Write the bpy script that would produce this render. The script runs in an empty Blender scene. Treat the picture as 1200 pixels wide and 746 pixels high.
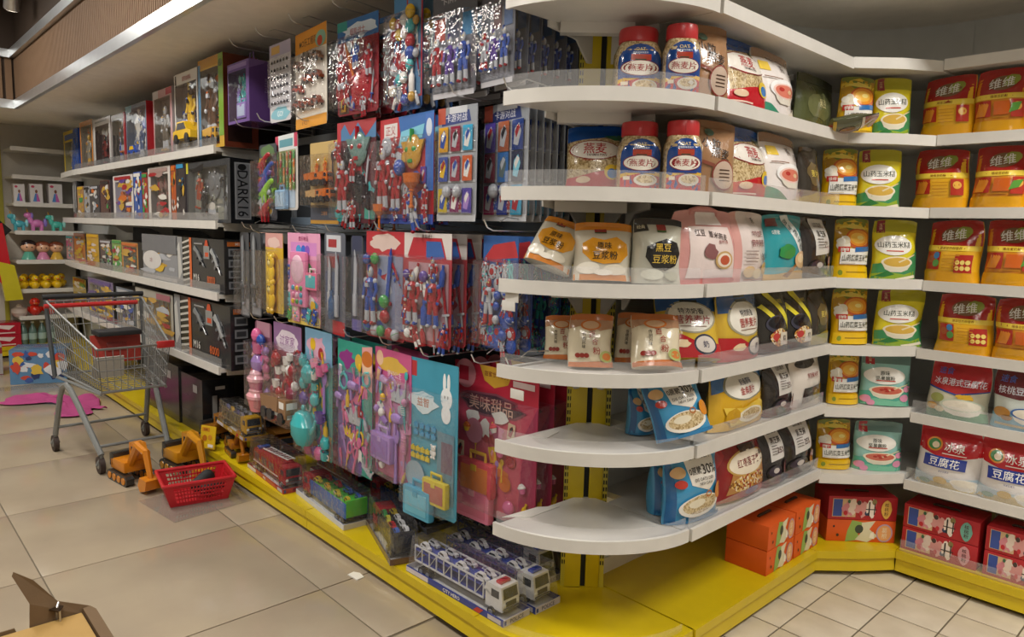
import bpy, bmesh, math, random
import numpy as np
from mathutils import Vector, Matrix, noise
from mathutils.geometry import tessellate_polygon

SC = bpy.context.scene
COL = SC.collection
RND = random.Random(7)
PI = math.pi

# ------------------------------------------------------------------ camera
# World: X runs along the toy wall (towards the viewer's right), Y into the wall, Z up. Metres.
F_PX = 839.53
EYE = Vector((0, 0, 1.43))
R_ = Vector((0.6836248, 0.72933233, 0.02704602))
U_ = Vector((-0.10683961, 0.06334784, 0.99225619))
D_ = Vector((-0.72197122, 0.68122052, -0.12122774))
cam_d = bpy.data.cameras.new('camera')
cam = bpy.data.objects.new('camera', cam_d)
COL.objects.link(cam)
cam_d.sensor_width = 36.0
cam_d.lens = 36.0 * F_PX / 1200.0
cam_d.clip_start = 0.02
m3 = Matrix((R_, U_, -D_)).transposed()
cam.matrix_world = Matrix.Translation(EYE) @ m3.to_4x4()
SC.camera = cam

# ------------------------------------------------------------------ world, light, exposure
SC.view_settings.view_transform = 'Standard'
SC.view_settings.look = 'None'
SC.view_settings.exposure = -0.04
SC.view_settings.gamma = 1.0
SC.view_settings.use_curve_mapping = False
world = bpy.data.worlds.new('world')
SC.world = world
world.use_nodes = True
world.node_tree.nodes['Background'].inputs[0].default_value = (1.0, 0.96, 0.91, 1)
world.node_tree.nodes['Background'].inputs[1].default_value = 0.32
SC.cycles.transparent_max_bounces = 16
SC.cycles.max_bounces = 7
SC.cycles.caustics_reflective = False
SC.cycles.caustics_refractive = False

def ceiling_area(loc, sx, sy, watts, col=(1, 0.955, 0.89), tilt=(0, 0, 0)):
    l = bpy.data.lights.new('ceiling_light', 'AREA')
    l.shape = 'RECTANGLE'; l.size = sx; l.size_y = sy
    l.energy = watts; l.color = col
    o = bpy.data.objects.new('ceiling_light', l)
    COL.objects.link(o); o.location = loc; o.rotation_euler = tilt
    return o
# rows of ceiling luminaires over the aisle (housings are built with the ceiling)
LAMPS = [(-6.6, 0.1, 3.3), (-4.2, 0.1, 3.3), (-1.8, 0.1, 3.3), (0.6, 0.1, 3.3), (0.55, 2.45, 3.3), (1.4, -1.6, 3.3), (-3.0, -1.9, 3.3)]
LAMP_W = [48, 48, 42, 18, 72, 22, 40]
for p, w in zip(LAMPS, LAMP_W):
    ceiling_area((p[0], p[1], p[2] - 0.03), 1.2, 0.3, w)

# ------------------------------------------------------------------ pixel -> place helpers (1200 x 746 frame)
def ray(x, y):
    return D_ + R_ * ((x - 600) / F_PX) - U_ * ((y - 373) / F_PX)
def on_z(x, y, z):
    d = ray(x, y); return EYE + d * ((z - EYE.z) / d.z)
def on_plane(x, y, p, n):
    d = ray(x, y); n = Vector(n); return EYE + d * ((Vector(p) - EYE).dot(n) / d.dot(n))

# ------------------------------------------------------------------ materials
MATS = {}
def lin(c):
    return tuple((x / 12.92 if x <= 0.04045 else ((x + 0.055) / 1.055) ** 2.4) for x in c)
def hexc(h):
    h = h.lstrip('#'); return tuple(int(h[i:i + 2], 16) / 255 for i in (0, 2, 4))
FIN = {  # finish: roughness, metallic, coat, bump strength, bump scale
    'film': (0.22, 0, 0.5, 0.45, 34), 'paper': (0.5, 0, 0, 0.04, 220), 'gloss': (0.22, 0, 0.2, 0.0, 0),
    'plastic': (0.34, 0, 0.1, 0.03, 90), 'matte': (0.75, 0, 0, 0.08, 150), 'metal': (0.3, 0.9, 0, 0.03, 60),
    'chrome': (0.14, 1.0, 0, 0.0, 0), 'cloth': (0.9, 0, 0, 0.5, 60), 'rubber': (0.6, 0, 0, 0.1, 120)}
def mat(color, fin='paper'):
    key = (color, fin)
    if key in MATS: return MATS[key]
    m = bpy.data.materials.new(fin + '_' + color.lstrip('#'))
    m.use_nodes = True
    nt = m.node_tree; b = nt.nodes['Principled BSDF']
    rough, met, coat, bs, bsc = FIN[fin]
    c = lin(hexc(color))
    tc = nt.nodes.new('ShaderNodeTexCoord')
    n = nt.nodes.new('ShaderNodeTexNoise'); n.inputs['Scale'].default_value = 14; n.inputs['Detail'].default_value = 3
    nt.links.new(tc.outputs['Object'], n.inputs['Vector'])
    mix = nt.nodes.new('ShaderNodeMix'); mix.data_type = 'RGBA'
    mix.inputs[6].default_value = (*[x * 0.9 for x in c], 1); mix.inputs[7].default_value = (*[min(1, x * 1.07) for x in c], 1)
    nt.links.new(n.outputs['Fac'], mix.inputs[0]); nt.links.new(mix.outputs[2], b.inputs['Base Color'])
    b.inputs['Roughness'].default_value = rough; b.inputs['Metallic'].default_value = met
    b.inputs['Coat Weight'].default_value = coat; b.inputs['Coat Roughness'].default_value = 0.12
    if bs:
        n2 = nt.nodes.new('ShaderNodeTexNoise'); n2.inputs['Scale'].default_value = bsc; n2.inputs['Detail'].default_value = 2
        nt.links.new(tc.outputs['Object'], n2.inputs['Vector'])
        bp = nt.nodes.new('ShaderNodeBump'); bp.inputs['Strength'].default_value = bs; bp.inputs['Distance'].default_value = 0.004
        nt.links.new(n2.outputs['Fac'], bp.inputs['Height']); nt.links.new(bp.outputs['Normal'], b.inputs['Normal'])
        if fin == 'film': nt.links.new(bp.outputs['Normal'], b.inputs['Coat Normal'])
    MATS[key] = m
    return m
def speckle(name, cols, scale=160, fin='film', kind='voronoi'):
    if name in MATS: return MATS[name]
    m = bpy.data.materials.new(name); m.use_nodes = True
    nt = m.node_tree; b = nt.nodes['Principled BSDF']
    tc = nt.nodes.new('ShaderNodeTexCoord'); v = nt.nodes.new('ShaderNodeTexVoronoi')
    v.inputs['Scale'].default_value = scale
    nt.links.new(tc.outputs['Object'], v.inputs['Vector'])
    r = nt.nodes.new('ShaderNodeValToRGB'); r.color_ramp.interpolation = 'CONSTANT'
    while len(r.color_ramp.elements) < len(cols): r.color_ramp.elements.new(0.5)
    for i, c in enumerate(cols):
        r.color_ramp.elements[i].position = i / len(cols); r.color_ramp.elements[i].color = (*lin(hexc(c)), 1)
    s = nt.nodes.new('ShaderNodeSeparateColor')
    nt.links.new(v.outputs['Color'], s.inputs[0]); nt.links.new(s.outputs[0], r.inputs[0])
    nt.links.new(r.outputs[0], b.inputs['Base Color'])
    rough, met, coat, bs, bsc = FIN[fin]
    b.inputs['Roughness'].default_value = rough; b.inputs['Coat Weight'].default_value = coat
    MATS[name] = m
    return m
def clear(name='clear_film', gloss=0.05, tint=(1, 1, 1), haze=0.03, bump=0.6, scale=22, rough=0.08):
    """thin clear plastic: transparent with a glossy skin and a little haze"""
    if name in MATS: return MATS[name]
    m = bpy.data.materials.new(name); m.use_nodes = True
    nt = m.node_tree; nt.nodes.clear()
    out = nt.nodes.new('ShaderNodeOutputMaterial')
    tr = nt.nodes.new('ShaderNodeBsdfTransparent'); tr.inputs[0].default_value = (*tint, 1)
    gl = nt.nodes.new('ShaderNodeBsdfGlossy'); gl.inputs['Roughness'].default_value = rough
    df = nt.nodes.new('ShaderNodeBsdfDiffuse'); df.inputs[0].default_value = (0.9, 0.9, 0.9, 1)
    lw = nt.nodes.new('ShaderNodeLayerWeight'); lw.inputs[0].default_value = 0.5
    fr = nt.nodes.new('ShaderNodeMath'); fr.operation = 'POWER'; fr.inputs[1].default_value = 4.0; nt.links.new(lw.outputs['Facing'], fr.inputs[0])
    ad = nt.nodes.new('ShaderNodeMath'); ad.operation = 'ADD'; ad.inputs[1].default_value = gloss; ad.use_clamp = True
    m1 = nt.nodes.new('ShaderNodeMixShader'); m2 = nt.nodes.new('ShaderNodeMixShader'); m1.inputs[0].default_value = haze
    nt.links.new(tr.outputs[0], m1.inputs[1]); nt.links.new(df.outputs[0], m1.inputs[2])
    if bump:
        tc = nt.nodes.new('ShaderNodeTexCoord'); n2 = nt.nodes.new('ShaderNodeTexNoise'); n2.inputs['Scale'].default_value = scale
        nt.links.new(tc.outputs['Object'], n2.inputs['Vector'])
        bp = nt.nodes.new('ShaderNodeBump'); bp.inputs['Strength'].default_value = bump; bp.inputs['Distance'].default_value = 0.01
        nt.links.new(n2.outputs['Fac'], bp.inputs['Height'])
        nt.links.new(bp.outputs['Normal'], gl.inputs['Normal']); nt.links.new(bp.outputs['Normal'], lw.inputs['Normal'])
    nt.links.new(fr.outputs[0], ad.inputs[0])
    nt.links.new(ad.outputs[0], m2.inputs[0]); nt.links.new(m1.outputs[0], m2.inputs[1]); nt.links.new(gl.outputs[0], m2.inputs[2])
    nt.links.new(m2.outputs[0], out.inputs[0])
    MATS[name] = m
    return m
def emis(name, color, strength):
    if name in MATS: return MATS[name]
    m = bpy.data.materials.new(name); m.use_nodes = True
    b = m.node_tree.nodes['Principled BSDF']
    b.inputs['Base Color'].default_value = (*lin(hexc(color)), 1)
    b.inputs['Emission Color'].default_value = (*lin(hexc(color)), 1); b.inputs['Emission Strength'].default_value = strength
    MATS[name] = m
    return m

# ------------------------------------------------------------------ mesh builder
def smooth_mesh(me, ang=0.6):
    me.polygons.foreach_set('use_smooth', [True] * len(me.polygons))
    me.set_sharp_from_angle(angle=ang)
class MB:
    def __init__(s):
        s.v = []; s.f = []; s.fm = []; s.m = []
    def mi(s, m):
        if isinstance(m, str): m = mat(m, 'plastic')
        if m not in s.m: s.m.append(m)
        return s.m.index(m)
    def add(s, vs, fs, m):
        k = len(s.v); i = s.mi(m)
        s.v.extend([tuple(p) for p in vs]); s.f.extend([tuple(j + k for j in f) for f in fs]); s.fm.extend([i] * len(fs))
        return s
    def box(s, x0, x1, y0, y1, z0, z1, m):
        vs = [(x0, y0, z0), (x1, y0, z0), (x1, y1, z0), (x0, y1, z0), (x0, y0, z1), (x1, y0, z1), (x1, y1, z1), (x0, y1, z1)]
        return s.add(vs, [(0, 3, 2, 1), (4, 5, 6, 7), (0, 1, 5, 4), (1, 2, 6, 5), (2, 3, 7, 6), (3, 0, 4, 7)], m)
    def rbox(s, x0, x1, y0, y1, z0, z1, m, b=0.004):
        """box with bevelled edges"""
        b = min(b, abs(x1 - x0) * .45, abs(y1 - y0) * .45, abs(z1 - z0) * .45)
        bm = bmesh.new(); bmesh.ops.create_cube(bm, size=1)
        for v in bm.verts:
            v.co = Vector(((x0 + x1) / 2 + v.co.x * (x1 - x0), (y0 + y1) / 2 + v.co.y * (y1 - y0), (z0 + z1) / 2 + v.co.z * (z1 - z0)))
        bmesh.ops.bevel(bm, geom=list(bm.edges), offset=b, segments=2, profile=0.6, affect='EDGES')
        bm.verts.index_update()
        s.add([v.co[:] for v in bm.verts], [[v.index for v in f.verts] for f in bm.faces], m); bm.free()
        return s
    def tube(s, pts, r, m, n=8, closed=False):
        pts = [Vector(p) for p in pts]; N = len(pts)
        rs = r if isinstance(r, (list, tuple)) else [r] * N
        vs = []; up = None
        for i, p in enumerate(pts):
            a = pts[i - 1] if (i or closed) else p; b = pts[(i + 1) % N] if (i < N - 1 or closed) else p
            t = (b - a).normalized() if (b - a).length > 1e-9 else Vector((0, 0, 1))
            if up is None or abs(up.dot(t)) > 0.95: up = Vector((0, 0, 1)) if abs(t.z) < 0.9 else Vector((1, 0, 0))
            x = t.cross(up).normalized(); y = x.cross(t).normalized(); up = y
            for k in range(n):
                an = 2 * PI * k / n; vs.append(p + (x * math.cos(an) + y * math.sin(an)) * rs[i])
        fs = []
        for i in range(N if closed else N - 1):
            for k in range(n):
                a = i * n + k; b = i * n + (k + 1) % n; c = ((i + 1) % N) * n + (k + 1) % n; d = ((i + 1) % N) * n + k
                fs.append((a, d, c, b))
        if not closed: fs += [tuple(range(n)), tuple(reversed(range((N - 1) * n, N * n)))]
        return s.add(vs, fs, m)
    def cyl(s, p0, p1, r, m, n=14, r1=None):
        return s.tube([p0, p1], [r, r if r1 is None else r1], m, n)
    def ball(s, c, r, m, nu=10, nv=7):
        rx, ry, rz = r if isinstance(r, (list, tuple)) else (r, r, r)
        vs = [(c[0], c[1], c[2] - rz)]
        for j in range(1, nv):
            a = -PI / 2 + PI * j / nv
            for i in range(nu):
                t = 2 * PI * i / nu; vs.append((c[0] + rx * math.cos(a) * math.cos(t), c[1] + ry * math.cos(a) * math.sin(t), c[2] + rz * math.sin(a)))
        vs.append((c[0], c[1], c[2] + rz)); L = len(vs) - 1; fs = []
        for i in range(nu):
            fs.append((0, 1 + (i + 1) % nu, 1 + i)); fs.append((L, 1 + (nv - 2) * nu + i, 1 + (nv - 2) * nu + (i + 1) % nu))
        for j in range(nv - 2):
            for i in range(nu):
                a = 1 + j * nu + i; b = 1 + j * nu + (i + 1) % nu; fs.append((a, b, b + nu, a + nu))
        return s.add(vs, fs, m)
    def lathe(s, prof, c, m, n=24, sx=1, sy=1, sq=2.0):
        """profile [(r,z)] round z; sq > 2 squares the section"""
        vs = []
        for r, z in prof:
            for i in range(n):
                t = 2 * PI * i / n; ct, st = math.cos(t), math.sin(t)
                k = (abs(ct) ** sq + abs(st) ** sq) ** (-1 / sq)
                vs.append((c[0] + r * k * ct * sx, c[1] + r * k * st * sy, c[2] + z))
        fs = []
        for j in range(len(prof) - 1):
            for i in range(n):
                a = j * n + i; b = j * n + (i + 1) % n; fs.append((a, b, b + n, a + n))
        fs += [tuple(reversed(range(n))), tuple(range((len(prof) - 1) * n, len(prof) * n))]
        return s.add(vs, fs, m)
    def prism(s, poly, a0, a1, m, axis='y'):
        """extrude a 2D polygon; axis y: poly in (x,z); z: poly in (x,y); x: poly in (y,z)"""
        def P(p, a): return {'y': (p[0], a, p[1]), 'z': (p[0], p[1], a), 'x': (a, p[0], p[1])}[axis]
        n = len(poly)
        vs = [P(p, a0) for p in poly] + [P(p, a1) for p in poly]
        tri = tessellate_polygon([[Vector((p[0], p[1], 0)) for p in poly]])
        ar = sum(poly[i][0] * poly[(i + 1) % n][1] - poly[(i + 1) % n][0] * poly[i][1] for i in range(n))
        fs = []
        for t in tri:
            q = [poly[i] for i in t]
            ta = (q[1][0] - q[0][0]) * (q[2][1] - q[0][1]) - (q[2][0] - q[0][0]) * (q[1][1] - q[0][1])
            t = tuple(t) if ta > 0 else tuple(reversed(t))
            fs.append(t); fs.append(tuple(i + n for i in reversed(t)))
        for i in range(n):
            j = (i + 1) % n; fs.append((i, i + n, j + n, j) if ar > 0 else (i, j, j + n, i + n))
        if axis == 'z': fs = [tuple(reversed(f)) for f in fs]
        return s.add(vs, fs, m)
    def xform(s, M):
        s.v = [tuple(M @ Vector(p)) for p in s.v]; return s
    def merge(s, o):
        k = len(s.v); s.v.extend(o.v); s.f.extend(tuple(j + k for j in f) for f in o.f)
        s.fm.extend(s.mi(o.m[i]) for i in o.fm); return s
    def mesh(s, name, sm=0.6):
        me = bpy.data.meshes.new(name)
        me.from_pydata(s.v, [], s.f)
        for m in s.m: me.materials.append(m)
        me.polygons.foreach_set('material_index', s.fm)
        if sm: smooth_mesh(me, sm)
        me.update()
        return me
    def build(s, name, parent=None, sm=0.6, loc=None, rz=0):
        o = bpy.data.objects.new(name, s.mesh(name, sm)); COL.objects.link(o)
        if parent is not None: o.parent = parent
        if loc is not None: o.location = loc
        if rz: o.rotation_euler.z = rz
        return o
def empty(name, loc=(0, 0, 0), rz=0.0):
    o = bpy.data.objects.new(name, None); COL.objects.link(o); o.empty_display_size = 0.05
    o.location = loc; o.rotation_euler.z = rz
    return o
def tag(o, label, cat, group=None, kind=None):
    if label: o['label'] = label
    if cat: o['category'] = cat
    if group: o['group'] = group
    if kind: o['kind'] = kind
    return o
def struct(o):
    o['kind'] = 'structure'; return o
def inst(me, name, parent=None, loc=(0, 0, 0), rot=(0, 0, 0), sc=None):
    o = bpy.data.objects.new(name, me); COL.objects.link(o); o.parent = parent; o.location = loc; o.rotation_euler = rot
    if sc: o.scale = sc
    return o
def copy_tree(o, parent=None):
    c = o.copy(); COL.objects.link(c); c.parent = parent
    for ch in list(o.children):
        if ch.parent == o: copy_tree(ch, c)
    return c

# ------------------------------------------------------------------ flat print (shapes and lettering laid on a surface)
_TX = {}
def glyphs(txt):
    if txt in _TX: return _TX[txt]
    c = bpy.data.curves.new('lettering', 'FONT'); c.body = txt; c.resolution_u = 2; c.offset = 0.006
    o = bpy.data.objects.new('lettering', c); COL.objects.link(o)
    me = bpy.data.meshes.new_from_object(o.evaluated_get(bpy.context.evaluated_depsgraph_get()))
    vs = [(v.co.x, v.co.y) for v in me.vertices]; fs = [tuple(p.vertices) for p in me.polygons]
    bpy.data.objects.remove(o); bpy.data.curves.remove(c); bpy.data.meshes.remove(me)
    if vs:
        x0 = min(p[0] for p in vs); x1 = max(p[0] for p in vs); y0 = min(p[1] for p in vs); y1 = max(p[1] for p in vs)
        h = max(y1 - y0, 1e-6); vs = [((p[0] - (x0 + x1) / 2) / h, (p[1] - (y0 + y1) / 2) / h) for p in vs]
        w = (x1 - x0) / h
    else: w = 0
    _TX[txt] = (vs, fs, w)
    return _TX[txt]
def draw(ops, W, H, S, fin='film', eps0=0.0007, mb=None, step=0.00022, lift=0.0):
    """ops in unit coordinates (u right, v up); S(x, z, eps) -> 3D point on the surface"""
    mb = mb or MB(); e = eps0
    def cm(c): return mat(c, fin) if isinstance(c, str) else c
    for op in ops:
        k = op[0]; e += step
        P = lambda u, v: S((u - 0.5) * W, v * H, e)
        if k == 'r':
            _, u0, v0, u1, v1, c = op
            nu = max(1, int(abs(u1 - u0) * W / 0.012)); nv = max(1, int(abs(v1 - v0) * H / 0.012))
            vs = [P(u0 + (u1 - u0) * i / nu, v0 + (v1 - v0) * j / nv) for j in range(nv + 1) for i in range(nu + 1)]
            fs = [(j * (nu + 1) + i, j * (nu + 1) + i + 1, (j + 1) * (nu + 1) + i + 1, (j + 1) * (nu + 1) + i) for j in range(nv) for i in range(nu)]
            mb.add(vs, fs, cm(c))
        elif k == 'e':
            _, cu, cv, ru, rv, c = op[:6]; n = 24; rings = max(1, int(max(ru * W, rv * H) / 0.011))
            a0, a1 = op[6] if len(op) > 6 else (0, 360)
            vs = [P(cu, cv)]
            for q in range(1, rings + 1):
                for i in range(n + 1):
                    t = math.radians(a0 + (a1 - a0) * i / n); vs.append(P(cu + ru * q / rings * math.cos(t), cv + rv * q / rings * math.sin(t)))
            fs = [(0, 1 + i, 2 + i) for i in range(n)]
            for q in range(rings - 1):
                for i in range(n):
                    a = 1 + q * (n + 1) + i; fs.append((a, a + n + 1, a + n + 2, a + 1))
            mb.add(vs, fs, cm(c))
        elif k == 'o':   # ring
            _, cu, cv, ru, rv, th, c = op; n = 24; vs = []
            for i in range(n):
                t = 2 * PI * i / n; vs += [P(cu + ru * math.cos(t), cv + rv * math.sin(t)), P(cu + (ru - th) * math.cos(t), cv + (rv - th * W / H) * math.sin(t))]
            mb.add(vs, [(2 * i, (2 * i + 2) % (2 * n), (2 * i + 3) % (2 * n), 2 * i + 1) for i in range(n)], cm(c))
        elif k == 'p':
            _, pts, c = op
            bm = bmesh.new(); bv = [bm.verts.new((p[0] * W, p[1] * H, 0)) for p in pts]
            try: bmesh.ops.triangle_fill(bm, edges=[bm.edges.new((bv[i], bv[(i + 1) % len(bv)])) for i in range(len(bv))], use_beauty=True)
            except Exception: bm.free(); continue
            for _i in range(3):
                le = [x for x in bm.edges if x.calc_length() > 0.022]
                if le: bmesh.ops.subdivide_edges(bm, edges=le, cuts=1); bmesh.ops.triangulate(bm, faces=list(bm.faces))
            bm.verts.index_update()
            vs = [P(v.co.x / W, v.co.y / H) for v in bm.verts]
            fs = []
            for f in bm.faces:
                q = [v.index for v in f.verts]
                if f.normal.z < 0: q.reverse()
                fs.append(q)
            mb.add(vs, fs, cm(c)); bm.free()
        elif k == 't':
            _, txt, cu, cv, hv, c = op[:6]; mw = op[6] if len(op) > 6 else 0.95; ang = math.radians(op[7]) if len(op) > 7 else 0
            vs, fs, w = glyphs(txt)
            if not vs: continue
            h = hv * H; sx = h
            if w * h > mw * W: sx = mw * W / w
            ca, sa = math.cos(ang), math.sin(ang); e += lift
            P = lambda u, v: S((u - 0.5) * W, v * H, e)
            mb.add([P(cu + (x * sx * ca - y * h * sa) / W, cv + (x * sx * sa + y * h * ca) / H) for x, y in vs], fs, cm(c))
    return mb
def flatS(y=0.0, x=0.0, z=0.0):
    return lambda a, b, e: (a + x, y - e, b + z)
def sideS(xs, y0=0.0, z=0.0):
    """surface on the +x side of a box: local u runs along +y"""
    return lambda a, b, e: (xs + e, a + y0, b + z)
def topS(z0, x=0.0, y=0.0):
    return lambda a, b, e: (a + x, b + y, z0 + e)
# ================================================================== SETTING
A_F, A_B = 1.53, 1.99        # toy wall: shelf front, back panel
B_F, B_B = -1.22, -1.68      # short food wing (faces +X)
C_F, C_B = 3.25, 3.70        # long food wing (faces -Y)
W_F, W_B = -8.80, -9.25      # far wall of the aisle (faces +X)
LV_B = [2.14, 1.855, 1.567, 1.28, 1.005, 0.755, 0.472]
LV_C = [2.152, 1.858, 1.570, 1.274, 0.992, 0.720, 0.428]
LV_K = [(a + b) / 2 for a, b in zip(LV_B, LV_C)]
LV_A = [1.852, 1.442, 1.043, 0.622]
BASE_Z = 0.112
WHITE = mat('#d6d3cd', 'plastic'); YELLOW = mat('#cfb512', 'plastic'); PANEL = mat('#d0d3d3', 'plastic'); DARKP = mat('#2c3036', 'matte')
ACRYL = clear('acrylic_lip', 0.015, (0.99, 0.99, 1.0), 0.10, 0.0, 1, 0.06)
GREYP = mat('#8f959c', 'plastic')

def wb(mb, name, parent, sm=0.6):
    """build world-coordinate geometry as a part of an unrotated thing"""
    o = mb.build(name, parent, sm)
    p = parent
    if p is not None and p.parent is None: o.location = -p.location
    return o

# ---- floor: tiles laid singly on a grout bed
def tile_mat(name, c1, c2, rough, sc):
    m = bpy.data.materials.new(name); m.use_nodes = True
    nt = m.node_tree; b = nt.nodes['Principled BSDF']
    tc = nt.nodes.new('ShaderNodeNewGeometry')
    n = nt.nodes.new('ShaderNodeTexNoise'); n.inputs['Scale'].default_value = sc; n.inputs['Detail'].default_value = 6
    n2 = nt.nodes.new('ShaderNodeTexNoise'); n2.inputs['Scale'].default_value = sc * 0.35; n2.inputs['Detail'].default_value = 8
    nt.links.new(tc.outputs['Position'], n.inputs['Vector']); nt.links.new(tc.outputs['Position'], n2.inputs['Vector'])
    r = nt.nodes.new('ShaderNodeValToRGB')
    r.color_ramp.elements[0].position = 0.3; r.color_ramp.elements[0].color = (*lin(hexc(c1)), 1)
    r.color_ramp.elements[1].position = 0.72; r.color_ramp.elements[1].color = (*lin(hexc(c2)), 1)
    nt.links.new(n.outputs['Fac'], r.inputs[0]); nt.links.new(r.outputs[0], b.inputs['Base Color'])
    mr = nt.nodes.new('ShaderNodeMapRange'); mr.inputs[1].default_value = 0.35; mr.inputs[2].default_value = 0.7
    mr.inputs[3].default_value = rough; mr.inputs[4].default_value = rough + 0.16
    nt.links.new(n2.outputs['Fac'], mr.inputs[0]); nt.links.new(mr.outputs[0], b.inputs['Roughness'])
    return m
T_BIG = tile_mat('polished_floor_tile', '#9c8e7b', '#ad9f88', 0.10, 2.2)
T_SMALL = tile_mat('small_floor_tile', '#c6baa4', '#d6cbb6', 0.3, 9)
GROUT = mat('#6e6250', 'matte')
floor = struct(MB().box(-9.6, 3.0, -4.0, 4.2, -0.06, -0.004, GROUT).build('floor', sm=0))
big = MB().rbox(-0.3985, 0.3985, -0.3955, 0.3955, -0.004, 0, T_BIG, 0.0012).mesh('floor_tile')
XB = -2.0
for i in range(-9, 1):
    for j in range(-5, 2):
        x0 = -3.257 + 0.802 * i; y0 = 0.517 + 0.796 * j
        if x0 + 0.802 < XB: inst(big, 'floor_tile', floor, (x0 + 0.401, y0 + 0.398, 0))
cut = MB().rbox(-0.2235, 0.2235, -0.3955, 0.3955, -0.004, 0, T_BIG, 0.0012).mesh('floor_tile')
for j in range(-5, 2): inst(cut, 'floor_tile', floor, (-2.455 + 0.2275, 0.517 + 0.796 * j + 0.398, 0))
small = MB().rbox(-0.0985, 0.0985, -0.1015, 0.1015, -0.004, 0, T_SMALL, 0.0015).mesh('floor_tile')
strip_t = MB().rbox(-0.365, 0.365, -0.1, 0.1, -0.004, 0, T_BIG, 0.0015).mesh('floor_tile')
NS = 0
for i in range(-2, 11):
    for j in range(-8, 4):
        inst(small, 'floor_tile', floor, (-1.115 + 0.2025 * i + 0.101, 2.876 + 0.2095 * (j - 2) + 0.1047, 0))
for j in range(-24, -3):
    inst(strip_t, 'floor_tile', floor, (XB + 0.375, 2.038 + 0.204 * (j + 1), 0))

# ---- black ceiling, soffit with slatted fascia
BLACKC = mat('#14171c', 'matte'); SOFF = mat('#f3eee4', 'matte'); WOOD = mat('#7a5f47', 'matte'); WOODB = mat('#3b2d22', 'matte'); ALU = mat('#dfe3e6', 'metal')
struct(MB().box(-9.6, 3.0, -4.0, 4.2, 3.36, 3.42, BLACKC).build('ceiling', sm=0))
SZ = 2.40
sf = struct(empty('ceiling_soffit', (0, 0, SZ)))
SFY, SFX, FX = 1.266, -1.0, -7.90
m = MB()
m.prism([(FX, SFY), (SFX, SFY), (SFX, 3.02), (3.0, 3.02), (3.0, 4.2), (-9.6, 4.2), (-9.6, -4.0), (FX, -4.0)], SZ, SZ + 0.03, SOFF, 'z')
wb(m, 'soffit_board', sf, 0)
m = MB()
m.box(FX, SFX - 0.03, SFY + 0.004, SFY + 0.03, SZ + 0.03, 3.36, WOODB); m.box(FX - 0.03, FX - 0.004, -4.0, SFY + 0.03, SZ + 0.03, 3.36, WOODB)
m.box(SFX - 0.03, SFX - 0.004, SFY + 0.004, 3.02, SZ + 0.03, 3.36, WOODB); m.box(SFX - 0.03, 3.0, 3.024, 3.15, SZ + 0.03, 3.36, WOODB)
wb(m, 'fascia_board', sf, 0)
m = MB(); x = FX + 0.02
while x < SFX - 0.05:
    m.box(x, x + 0.022, SFY - 0.014, SFY + 0.004, SZ + 0.07, 2.86, WOOD); x += 0.034
y = SFY - 0.03
while y > -4.0:
    m.box(FX - 0.004, FX + 0.014, y - 0.05, y, SZ + 0.07, 2.86, WOOD); y -= 0.075
y = SFY
while y < 3.1:
    m.box(SFX - 0.004, SFX + 0.014, y, y + 0.05, SZ + 0.07, 2.86, WOOD); y += 0.075
o = wb(m, 'fascia_slats', sf, 0); o['kind'] = 'stuff'
m = MB()
for z0, z1, t in ((SZ - 0.005, SZ + 0.07, 0.03), (2.83, 2.90, 0.05)):
    m.box(FX, SFX + t, SFY - t, SFY + 0.002, z0, z1, ALU); m.box(FX - 0.002, FX + t, -4.0, SFY, z0, z1, ALU)
    m.box(SFX - 0.002, SFX + t, SFY, 3.02, z0, z1, ALU); m.box(SFX, 3.0, 3.02 - t, 3.022, z0, z1, ALU)
wb(m, 'soffit_trim', sf, 0)

# store walls closing the shop
WALLM = mat('#d2cdc3', 'matte')
for nm, bx in (('wall_back', (-9.6, 3.0, 4.2, 4.3)), ('wall_left', (-9.7, -9.6, -4.0, 4.2)), ('wall_right', (3.0, 3.1, -4.0, 4.2)), ('wall_front', (-9.6, 3.0, -4.1, -4.0))):
    struct(MB().box(*bx, -0.06, 3.42, WALLM).build(nm, sm=0))

# ceiling luminaires
LEDM = emis('lamp_diffuser', '#fff2dc', 6)
for i, p in enumerate(LAMPS):
    t = tag(empty('ceiling_luminaire', p), 'long white ceiling luminaire hanging under the black ceiling', 'lamp', 'ceiling luminaires')
    MB().box(-0.62, 0.62, -0.17, 0.17, 0, 0.06, mat('#d8d8d4', 'plastic')).build('housing', t, 0)
    MB().box(-0.6, 0.6, -0.15, 0.15, -0.006, 0, LEDM).build('diffuser', t, 0)

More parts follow.
